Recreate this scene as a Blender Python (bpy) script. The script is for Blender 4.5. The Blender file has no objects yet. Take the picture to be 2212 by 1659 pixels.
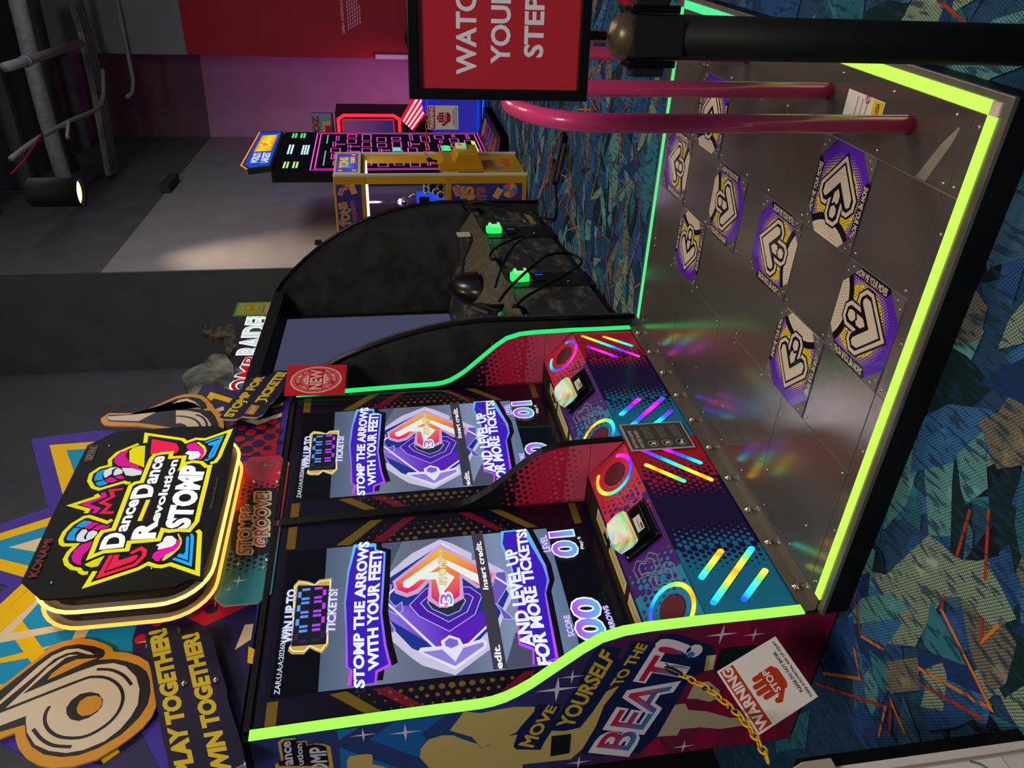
import bpy, bmesh, math, random
from math import sin, cos, pi, radians, sqrt, atan2
from mathutils import Vector, Matrix
random.seed(7)
S = bpy.context.scene
COL = S.collection
# ------------------------------------------------------------------ camera
cam = bpy.data.cameras.new('camera')
cam.sensor_fit = 'HORIZONTAL'; cam.sensor_width = 36.0
cam.lens = 36.0 * 1649.11 / 2212.0
cam.clip_start = 0.02; cam.clip_end = 200
camo = bpy.data.objects.new('camera', cam); COL.objects.link(camo)
def cam_axes(yaw, pitch, roll):
    f = Vector((sin(yaw)*cos(pitch), cos(yaw)*cos(pitch), -sin(pitch)))
    r = Vector((cos(yaw), -sin(yaw), 0)); d = f.cross(r)
    return cos(roll)*r + sin(roll)*d, -sin(roll)*r + cos(roll)*d, f
_r, _d, _f = cam_axes(radians(57.38969), radians(8.99177), radians(2.88330))
# the phone was held on its side: the picture's right is the room's down
camo.matrix_world = Matrix(((_d.x, _r.x, -_f.x, -1.57465), (_d.y, _r.y, -_f.y, -1.37599),
                            (_d.z, _r.z, -_f.z, 1.41322), (0, 0, 0, 1)))
S.camera = camo
# ------------------------------------------------------------------ light and exposure
S.view_settings.view_transform = 'Standard'
S.view_settings.look = 'None'
S.view_settings.exposure = 0.0
S.view_settings.gamma = 1.0
S.view_settings.use_curve_mapping = False
S.cycles.use_denoising = True
S.cycles.max_bounces = 6
S.cycles.transparent_max_bounces = 12
S.cycles.sample_clamp_indirect = 4.0
wd = bpy.data.worlds.new('world'); S.world = wd; wd.use_nodes = True
wd.node_tree.nodes['Background'].inputs[0].default_value = (0.80, 0.79, 0.90, 1)
wd.node_tree.nodes['Background'].inputs[1].default_value = 0.14
def area(name, loc, size, power, col, target=None, sy=None):
    l = bpy.data.lights.new(name, 'AREA'); l.energy = power; l.color = col
    l.shape = 'RECTANGLE'; l.size = size; l.size_y = sy or size
    o = bpy.data.objects.new(name, l); COL.objects.link(o); o.location = loc
    if target: o.rotation_euler = (Vector(target)-Vector(loc)).to_track_quat('-Z', 'Y').to_euler()
    return o
def spot(name, loc, target, power, col, angle, blend=.5, r=.06):
    l = bpy.data.lights.new(name, 'SPOT'); l.energy = power; l.color = col
    l.spot_size = radians(angle); l.spot_blend = blend; l.shadow_soft_size = r
    o = bpy.data.objects.new(name, l); COL.objects.link(o); o.location = loc
    o.rotation_euler = (Vector(target)-Vector(loc)).to_track_quat('-Z', 'Y').to_euler()
    return o
WARM = (1.0, .80, .56); NEUT = (1.0, .93, .84)
area('ceiling_lamp', (-3.2, -2.6, 4.6), 1.2, 150, NEUT, (-.6, 0, 0.6))
area('ceiling_lamp', (2.2, -3.0, 4.9), 1.2, 85, WARM, (1.2, -.5, 0))
area('ceiling_lamp', (6.2, -2.6, 4.9), 1.2, 85, (.95, .92, 1.0), (5.2, .2, 0.3))
# ------------------------------------------------------------------ materials
def lin(c): return c/12.92 if c <= .04045 else ((c+.055)/1.055)**2.4
def hexl(h):
    h = h.lstrip('#'); return tuple(lin(int(h[i:i+2], 16)/255) for i in (0, 2, 4))
MATS = {}
def D(h, rough=.5, metal=0.0, coat=0.0, spec=.2):
    k = ('d', h, rough, metal, coat, spec)
    if k not in MATS:
        m = bpy.data.materials.new('paint_'+h.strip('#')); m.use_nodes = True
        b = m.node_tree.nodes['Principled BSDF']
        b.inputs['Base Color'].default_value = (*hexl(h), 1)
        b.inputs['Roughness'].default_value = rough; b.inputs['Metallic'].default_value = metal
        b.inputs['Coat Weight'].default_value = coat; b.inputs['Specular IOR Level'].default_value = spec
        MATS[k] = m
    return MATS[k]
def E(h, s=1.0):
    k = ('e', h, s)
    if k not in MATS:
        m = bpy.data.materials.new('glow_'+h.strip('#')); m.use_nodes = True
        nt = m.node_tree; nt.nodes.clear()
        o = nt.nodes.new('ShaderNodeOutputMaterial'); e = nt.nodes.new('ShaderNodeEmission')
        e.inputs[0].default_value = (*hexl(h), 1); e.inputs[1].default_value = s
        nt.links.new(e.outputs[0], o.inputs[0]); MATS[k] = m
    return MATS[k]
def V(kind, s=1.0, rough=.5):
    """colour read from the mesh's own colour attribute: 'e' glows, 'd' is paint"""
    k = ('v', kind, s, rough)
    if k not in MATS:
        m = bpy.data.materials.new('print_'+kind); m.use_nodes = True
        nt = m.node_tree
        a = nt.nodes.new('ShaderNodeAttribute'); a.attribute_name = 'Col'
        if kind == 'e':
            nt.nodes.clear(); a = nt.nodes.new('ShaderNodeAttribute'); a.attribute_name = 'Col'
            o = nt.nodes.new('ShaderNodeOutputMaterial'); e = nt.nodes.new('ShaderNodeEmission')
            e.inputs[1].default_value = s
            nt.links.new(a.outputs['Color'], e.inputs[0]); nt.links.new(e.outputs[0], o.inputs[0])
        else:
            b = nt.nodes['Principled BSDF']; b.inputs['Roughness'].default_value = rough
            nt.links.new(a.outputs['Color'], b.inputs['Base Color'])
        MATS[k] = m
    return MATS[k]
def noise_mat(name, c1, c2, scale=8, rough=(.4, .6), metal=0.0, stretch=(1, 1, 1), bump=0.0, lo=.35, hi=.65, coords='Object', aniso=0):
    m = bpy.data.materials.new(name); m.use_nodes = True; nt = m.node_tree
    b = nt.nodes['Principled BSDF']; b.inputs['Metallic'].default_value = metal
    tc = nt.nodes.new('ShaderNodeTexCoord'); mp = nt.nodes.new('ShaderNodeMapping')
    mp.inputs['Scale'].default_value = stretch
    n = nt.nodes.new('ShaderNodeTexNoise'); n.inputs['Scale'].default_value = scale; n.inputs['Detail'].default_value = 6
    r = nt.nodes.new('ShaderNodeValToRGB')
    r.color_ramp.elements[0].position = lo; r.color_ramp.elements[1].position = hi
    r.color_ramp.elements[0].color = (*hexl(c1), 1); r.color_ramp.elements[1].color = (*hexl(c2), 1)
    mr = nt.nodes.new('ShaderNodeMapRange'); mr.inputs['To Min'].default_value = rough[0]; mr.inputs['To Max'].default_value = rough[1]
    L = nt.links.new
    L(tc.outputs[coords], mp.inputs[0]); L(mp.outputs[0], n.inputs['Vector']); L(n.outputs[0], r.inputs[0])
    L(r.outputs[0], b.inputs['Base Color']); L(n.outputs[0], mr.inputs['Value']); L(mr.outputs[0], b.inputs['Roughness'])
    if bump:
        bp = nt.nodes.new('ShaderNodeBump'); bp.inputs['Strength'].default_value = bump; bp.inputs['Distance'].default_value = .01
        L(n.outputs[0], bp.inputs['Height']); L(bp.outputs[0], b.inputs['Normal'])
    return m
def glass_mat(name, fac=.07, tint='#ffffff', rough=.0):
    m = bpy.data.materials.new(name); m.use_nodes = True; nt = m.node_tree; nt.nodes.clear()
    o = nt.nodes.new('ShaderNodeOutputMaterial'); mx = nt.nodes.new('ShaderNodeMixShader')
    t = nt.nodes.new('ShaderNodeBsdfTransparent'); g = nt.nodes.new('ShaderNodeBsdfGlossy')
    lw = nt.nodes.new('ShaderNodeLayerWeight'); lw.inputs['Blend'].default_value = fac
    t.inputs[0].default_value = (*hexl(tint), 1); g.inputs['Roughness'].default_value = rough
    L = nt.links.new
    L(lw.outputs['Fresnel'], mx.inputs[0]); L(t.outputs[0], mx.inputs[1]); L(g.outputs[0], mx.inputs[2]); L(mx.outputs[0], o.inputs[0])
    return m
METAL = noise_mat('brushed_steel', '#857e74', '#8f887e', 3, (.15, .21), .72, (1, 2, 1))
METAL2 = noise_mat('edge_steel', '#8a8378', '#979083', 6, (.28, .4), .75)
CHROME = D('#d8d2c8', .15, 1.0)
BLACK = D('#0c0d0f', .5); BLACKG = D('#0b0b0d', .18); BLACKM = D('#111214', .75)
GLASS = glass_mat('clear_glass', .12); PANE = glass_mat('window_pane', .015)
# ------------------------------------------------------------------ mesh helpers
class P:
    """a flat frame in the room: origin, two directions along it, its normal"""
    def __init__(s, o, u, v):
        s.o = Vector(o); s.u = Vector(u).normalized(); s.v = Vector(v).normalized(); s.n = s.u.cross(s.v)
    def __call__(s, a, b, h=0.0): return s.o + s.u*a + s.v*b + s.n*h
def front(y): return P((0, y, 0), (1, 0, 0), (0, 0, 1))
class MB:
    def __init__(s): s.v = []; s.f = []; s.m = []; s.c = []; s.ml = []; s.sm = []; s.k = 0
    def mi(s, m):
        if m not in s.ml: s.ml.append(m)
        return s.ml.index(m)
    def face(s, pts, m, col=None, smooth=False):
        i = len(s.v); s.v += [tuple(p) for p in pts]
        s.f.append(tuple(range(i, i+len(pts)))); s.m.append(s.mi(m)); s.sm.append(smooth)
        if callable(col): s.c += [(*col(p), 1.0) for p in pts]
        else: s.c += [col if (col and len(col) == 4) else ((*col, 1.0) if col else (1, 1, 1, 1))]*len(pts)
    def mesh(s, verts, faces, m, smooth=False, col=None):
        i = len(s.v); s.v += [tuple(p) for p in verts]; k = s.mi(m)
        s.c += [(*col(p), 1.0) if callable(col) else ((*col, 1.0) if col else (1, 1, 1, 1)) for p in verts]
        for f in faces: s.f.append(tuple(i+j for j in f)); s.m.append(k); s.sm.append(smooth)
    def flat(s, p, pts, m, h=.0005, col=None):
        s.k = (s.k+1) % 60; h += s.k*3e-6     # no two printed shapes share one plane
        a = sum(pts[i][0]*pts[(i+1) % len(pts)][1]-pts[(i+1) % len(pts)][0]*pts[i][1] for i in range(len(pts)))
        if a < 0: pts = list(reversed(pts))
        if callable(col): s.face([p(a, b, h) for a, b in pts], m, None); s.c[-len(pts):] = [(*col(a, b), 1.0) for a, b in pts]
        else: s.face([p(a, b, h) for a, b in pts], m, col)
    def rect(s, p, a0, b0, a1, b1, m, h=.0005, col=None): s.flat(p, [(a0, b0), (a1, b0), (a1, b1), (a0, b1)], m, h, col)
    def disc(s, p, a, b, r, m, h=.0005, n=14, ry=None, col=None, rot=0):
        s.flat(p, [(a+r*cos(2*pi*i/n+rot), b+(ry or r)*sin(2*pi*i/n+rot)) for i in range(n)], m, h, col)
    def stroke(s, p, pts, w, m, h=.0005, closed=False, col=None, caps=False):
        pts = [Vector(q) for q in pts]; n = len(pts); L = []; R = []
        for i in range(n):
            a = pts[i-1] if (i or closed) else None; c = pts[(i+1) % n] if (i < n-1 or closed) else None
            d1 = (pts[i]-a).normalized() if a is not None else None; d2 = (c-pts[i]).normalized() if c is not None else None
            d1 = d1 or d2; d2 = d2 or d1
            t = d1+d2; t = t.normalized() if t.length > 1e-6 else d1
            nn = Vector((-t.y, t.x)); k = max(.4, abs(nn.dot(Vector((-d1.y, d1.x)))))
            L.append(pts[i]+nn*(w/2/k)); R.append(pts[i]-nn*(w/2/k))
        for i in range(n if closed else n-1):
            j = (i+1) % n; q = [R[i], R[j], L[j], L[i]]
            s.face([p(x.x, x.y, h) for x in q], m, None)
            if col: s.c[-4:] = [(*col(i/(n-1)), 1)]+[(*col((i+1)/(n-1)), 1)]*2+[(*col(i/(n-1)), 1)]
        if caps:
            for e in (0, -1):
                cc = col(0 if e == 0 else 1) if col else None
                s.disc(p, pts[e].x, pts[e].y, w/2, m, h, 10, col=cc)
    def prism(s, p, pts, d0, d1, m, m2=None, smooth=False):
        """outline pts on frame p, pulled from depth d0 to d1 along its normal (front face at d1)"""
        a = sum(pts[i][0]*pts[(i+1) % len(pts)][1]-pts[(i+1) % len(pts)][0]*pts[i][1] for i in range(len(pts)))
        if a < 0: pts = list(reversed(pts))
        if d0 > d1: d0, d1 = d1, d0
        n = len(pts)
        s.face([p(a, b, d1) for a, b in pts], m); s.face([p(a, b, d0) for a, b in reversed(pts)], m)
        for i in range(n):
            a, b = pts[i], pts[(i+1) % n]
            s.face([p(*a, d0), p(*b, d0), p(*b, d1), p(*a, d1)], m2 or m, None, smooth)
    def box(s, lo, hi, m):
        x0, y0, z0 = lo; x1, y1, z1 = hi
        v = [(x0, y0, z0), (x1, y0, z0), (x1, y1, z0), (x0, y1, z0), (x0, y0, z1), (x1, y0, z1), (x1, y1, z1), (x0, y1, z1)]
        s.mesh(v, [(3, 2, 1, 0), (4, 5, 6, 7), (0, 1, 5, 4), (1, 2, 6, 5), (2, 3, 7, 6), (3, 0, 4, 7)], m)
    def obox(s, p, a0, b0, a1, b1, d0, d1, m): s.prism(p, [(a0, b0), (a1, b0), (a1, b1), (a0, b1)], d0, d1, m)
    def tube(s, path, r, m, seg=10, closed=False, caps=True, col=None):
        path = [Vector(q) for q in path]; n = len(path); rings = []; up = None
        rr = r if isinstance(r, (list, tuple)) else [r]*n
        for i in range(n):
            if closed: t = path[(i+1) % n]-path[i-1]
            else: t = path[min(i+1, n-1)]-path[max(i-1, 0)]
            t.normalize()
            if up is None: up = Vector((0, 0, 1)) if abs(t.z) < .9 else Vector((1, 0, 0))
            x = t.cross(up).normalized(); up = x.cross(t).normalized()
            rings.append([path[i]+(x*cos(2*pi*k/seg)+up*sin(2*pi*k/seg))*rr[i] for k in range(seg)])
        vs = [q for g in rings for q in g]; fs = []
        for i in range(n if closed else n-1):
            j = (i+1) % n
            for k in range(seg): fs.append((i*seg+k, i*seg+(k+1) % seg, j*seg+(k+1) % seg, j*seg+k))
        if caps and not closed: fs.append(tuple(range(seg-1, -1, -1))); fs.append(tuple((n-1)*seg+k for k in range(seg)))
        base = len(s.v); s.mesh(vs, fs, m, True)
        if col: s.c[base:] = [(*col(i/(n-1)), 1) for i in range(n) for k in range(seg)]
    def lathe(s, prof, m, o=(0, 0, 0), ax=(0, 0, 1), seg=20, smooth=True):
        ax = Vector(ax).normalized(); o = Vector(o)
        x = ax.orthogonal().normalized(); y = ax.cross(x); vs = []; fs = []
        for r, z in prof: vs += [o+ax*z+(x*cos(2*pi*k/seg)+y*sin(2*pi*k/seg))*r for k in range(seg)]
        for i in range(len(prof)-1):
            for k in range(seg): fs.append((i*seg+k, i*seg+(k+1) % seg, (i+1)*seg+(k+1) % seg, (i+1)*seg+k))
        if prof[0][0] > 1e-4: fs.append(tuple(range(seg-1, -1, -1)))
        if prof[-1][0] > 1e-4: fs.append(tuple((len(prof)-1)*seg+k for k in range(seg)))
        s.mesh(vs, fs, m, smooth)
    def text(s, p, string, quad, m, h=.0008, bold=.02, col=None, arc=0.0):
        vs, fs = glyphs(string, bold); bx = glyphs(string, .02)[0]
        x0 = min(v[0] for v in bx); x1 = max(v[0] for v in bx); y0 = min(v[1] for v in bx); y1 = max(v[1] for v in bx)
        bl, br, tr, tl = [Vector(q) for q in quad]; out = []; cc = []; isl = islands(string, bold)
        for vi, v in enumerate(vs):
            a = (v[0]-x0)/(x1-x0); b = (v[1]-y0)/(y1-y0)
            q = (bl*(1-a)+br*a)*(1-b)+(tl*(1-a)+tr*a)*b
            if arc: q = q+(tl-bl)*(arc*4*a*(1-a))
            out.append(p(q.x, q.y, h+(isl[vi] % 2)*2e-5)); cc.append((a, b))
        i = len(s.v); s.mesh(out, fs, m)
        if col: s.c[i:] = [(*col(a, b), 1) for a, b in cc]
    def dots(s, p, lo, hi, pitch, rf, m, h=.0007, ang=0.0, n=8, inside=None, col=None):
        ca, sa = cos(ang), sin(ang); cx, cy = (lo[0]+hi[0])/2, (lo[1]+hi[1])/2
        R = int(max(hi[0]-lo[0], hi[1]-lo[1])/pitch)+2
        for i in range(-R, R+1):
            for j in range(-R, R+1):
                x0 = (i+.5*(j % 2))*pitch; y0 = j*pitch*.866
                x = cx+x0*ca-y0*sa; y = cy+x0*sa+y0*ca
                r = rf(x, y)
                if r <= pitch*.06 or x < lo[0]+r or x > hi[0]-r or y < lo[1]+r or y > hi[1]-r: continue
                if inside and not inpoly(x, y, inside): continue
                s.disc(p, x, y, r, m, h, n, col=col(x, y) if col else None)
    def build(s, name, parent=None, bevel=0.0, seg=2):
        me = bpy.data.meshes.new(name); me.from_pydata(s.v, [], s.f)
        for m in s.ml: me.materials.append(m)
        me.polygons.foreach_set('material_index', s.m); me.polygons.foreach_set('use_smooth', s.sm)
        at = me.color_attributes.new('Col', 'FLOAT_COLOR', 'POINT')
        at.data.foreach_set('color', [x for c in s.c for x in c])
        me.update(); o = bpy.data.objects.new(name, me); COL.objects.link(o)
        if parent is not None:
            o.parent = parent
            o.matrix_parent_inverse = world_of(parent).inverted()
        if bevel:
            bm = bmesh.new(); bm.from_mesh(me); bmesh.ops.remove_doubles(bm, verts=bm.verts, dist=1e-5); bm.to_mesh(me); bm.free()
            b = o.modifiers.new('bevel', 'BEVEL'); b.width = bevel; b.segments = seg; b.limit_method = 'ANGLE'; b.angle_limit = radians(35)
        return o
def world_of(o):
    m = o.matrix_basis.copy()
    while o.parent is not None:
        m = o.parent.matrix_basis @ o.matrix_parent_inverse @ m; o = o.parent
    return m
def inpoly(x, y, poly):
    r = False; j = len(poly)-1
    for i in range(len(poly)):
        xi, yi = poly[i]; xj, yj = poly[j]
        if (yi > y) != (yj > y) and x < (xj-xi)*(y-yi)/(yj-yi)+xi: r = not r
        j = i
    return r
GL = {}
def glyphs(string, bold):
    k = (string, bold)
    if k not in GL:
        cu = bpy.data.curves.new('t', 'FONT'); cu.body = string; cu.size = 1; cu.offset = bold; cu.resolution_u = 3; cu.fill_mode = 'FRONT'
        o = bpy.data.objects.new('t', cu); me = o.to_mesh()
        GL[k] = ([(v.co.x, v.co.y) for v in me.vertices], [tuple(f.vertices) for f in me.polygons])
        o.to_mesh_clear(); bpy.data.objects.remove(o); bpy.data.curves.remove(cu)
    return GL[k]
IS = {}
def islands(string, bold):
    k = (string, bold)
    if k not in IS:
        vs, fs = glyphs(string, bold); par = list(range(len(vs)))
        def find(i):
            while par[i] != i: par[i] = par[par[i]]; i = par[i]
            return i
        for f in fs:
            for i in f[1:]: par[find(i)] = find(f[0])
        left = {}
        for i, v in enumerate(vs): r = find(i); left[r] = min(left.get(r, 9e9), v[0])
        order = {r: n for n, r in enumerate(sorted(left, key=left.get))}
        IS[k] = [order[find(i)] for i in range(len(vs))]
    return IS[k]
def thing(name, label, cat, loc=(0, 0, 0), group=None):
    o = bpy.data.objects.new(name, None); COL.objects.link(o); o.location = loc; o.empty_display_size = .1
    tag(o, label, cat, group); return o
def tag(o, label, cat, group=None):
    o['label'] = label; o['category'] = cat
    if group: o['group'] = group
    return o
def struct(o): o['kind'] = 'structure'; return o
def lerp(a, b, t): return tuple(x+(y-x)*t for x, y in zip(a, b))
def ramp(stops):
    st = [(t, hexl(c)) for t, c in stops]
    def f(t):
        t = min(max(t, 0), 1)
        for (t0, c0), (t1, c1) in zip(st, st[1:]):
            if t <= t1: return lerp(c0, c1, (t-t0)/max(t1-t0, 1e-6))
        return st[-1][1]
    return f
def sub(pts, n=6):
    """even points along a polyline"""
    pts = [Vector(q) for q in pts]; out = []
    for a, b in zip(pts, pts[1:]): out += [a.lerp(b, i/n) for i in range(n)]
    return out+[pts[-1]]
def smooth_path(pts, n=8):
    pts = [Vector(q) for q in pts]; out = []
    for i in range(len(pts)-1):
        p0 = pts[max(i-1, 0)]; p1 = pts[i]; p2 = pts[i+1]; p3 = pts[min(i+2, len(pts)-1)]
        for k in range(n):
            t = k/n
            out.append(.5*((2*p1)+(p2-p0)*t+(2*p0-5*p1+4*p2-p3)*t*t+(3*p1-p0-3*p2+p3)*t**3))
    return out+[pts[-1]]
def dup(o, mat=None, parent=None):
    c = o.copy(); COL.objects.link(c)
    if parent is not None: c.parent = parent
    if mat is not None: c.matrix_basis = mat @ c.matrix_basis
    return c
def star4(mb, p, a, b, r, m, h=.0008, k=.16):
    mb.flat(p, [(a+(r if i % 2 == 0 else r*k)*cos(pi*i/4), b+(r*1.15 if i % 2 == 0 else r*k)*sin(pi*i/4)) for i in range(8)], m, h)
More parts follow.
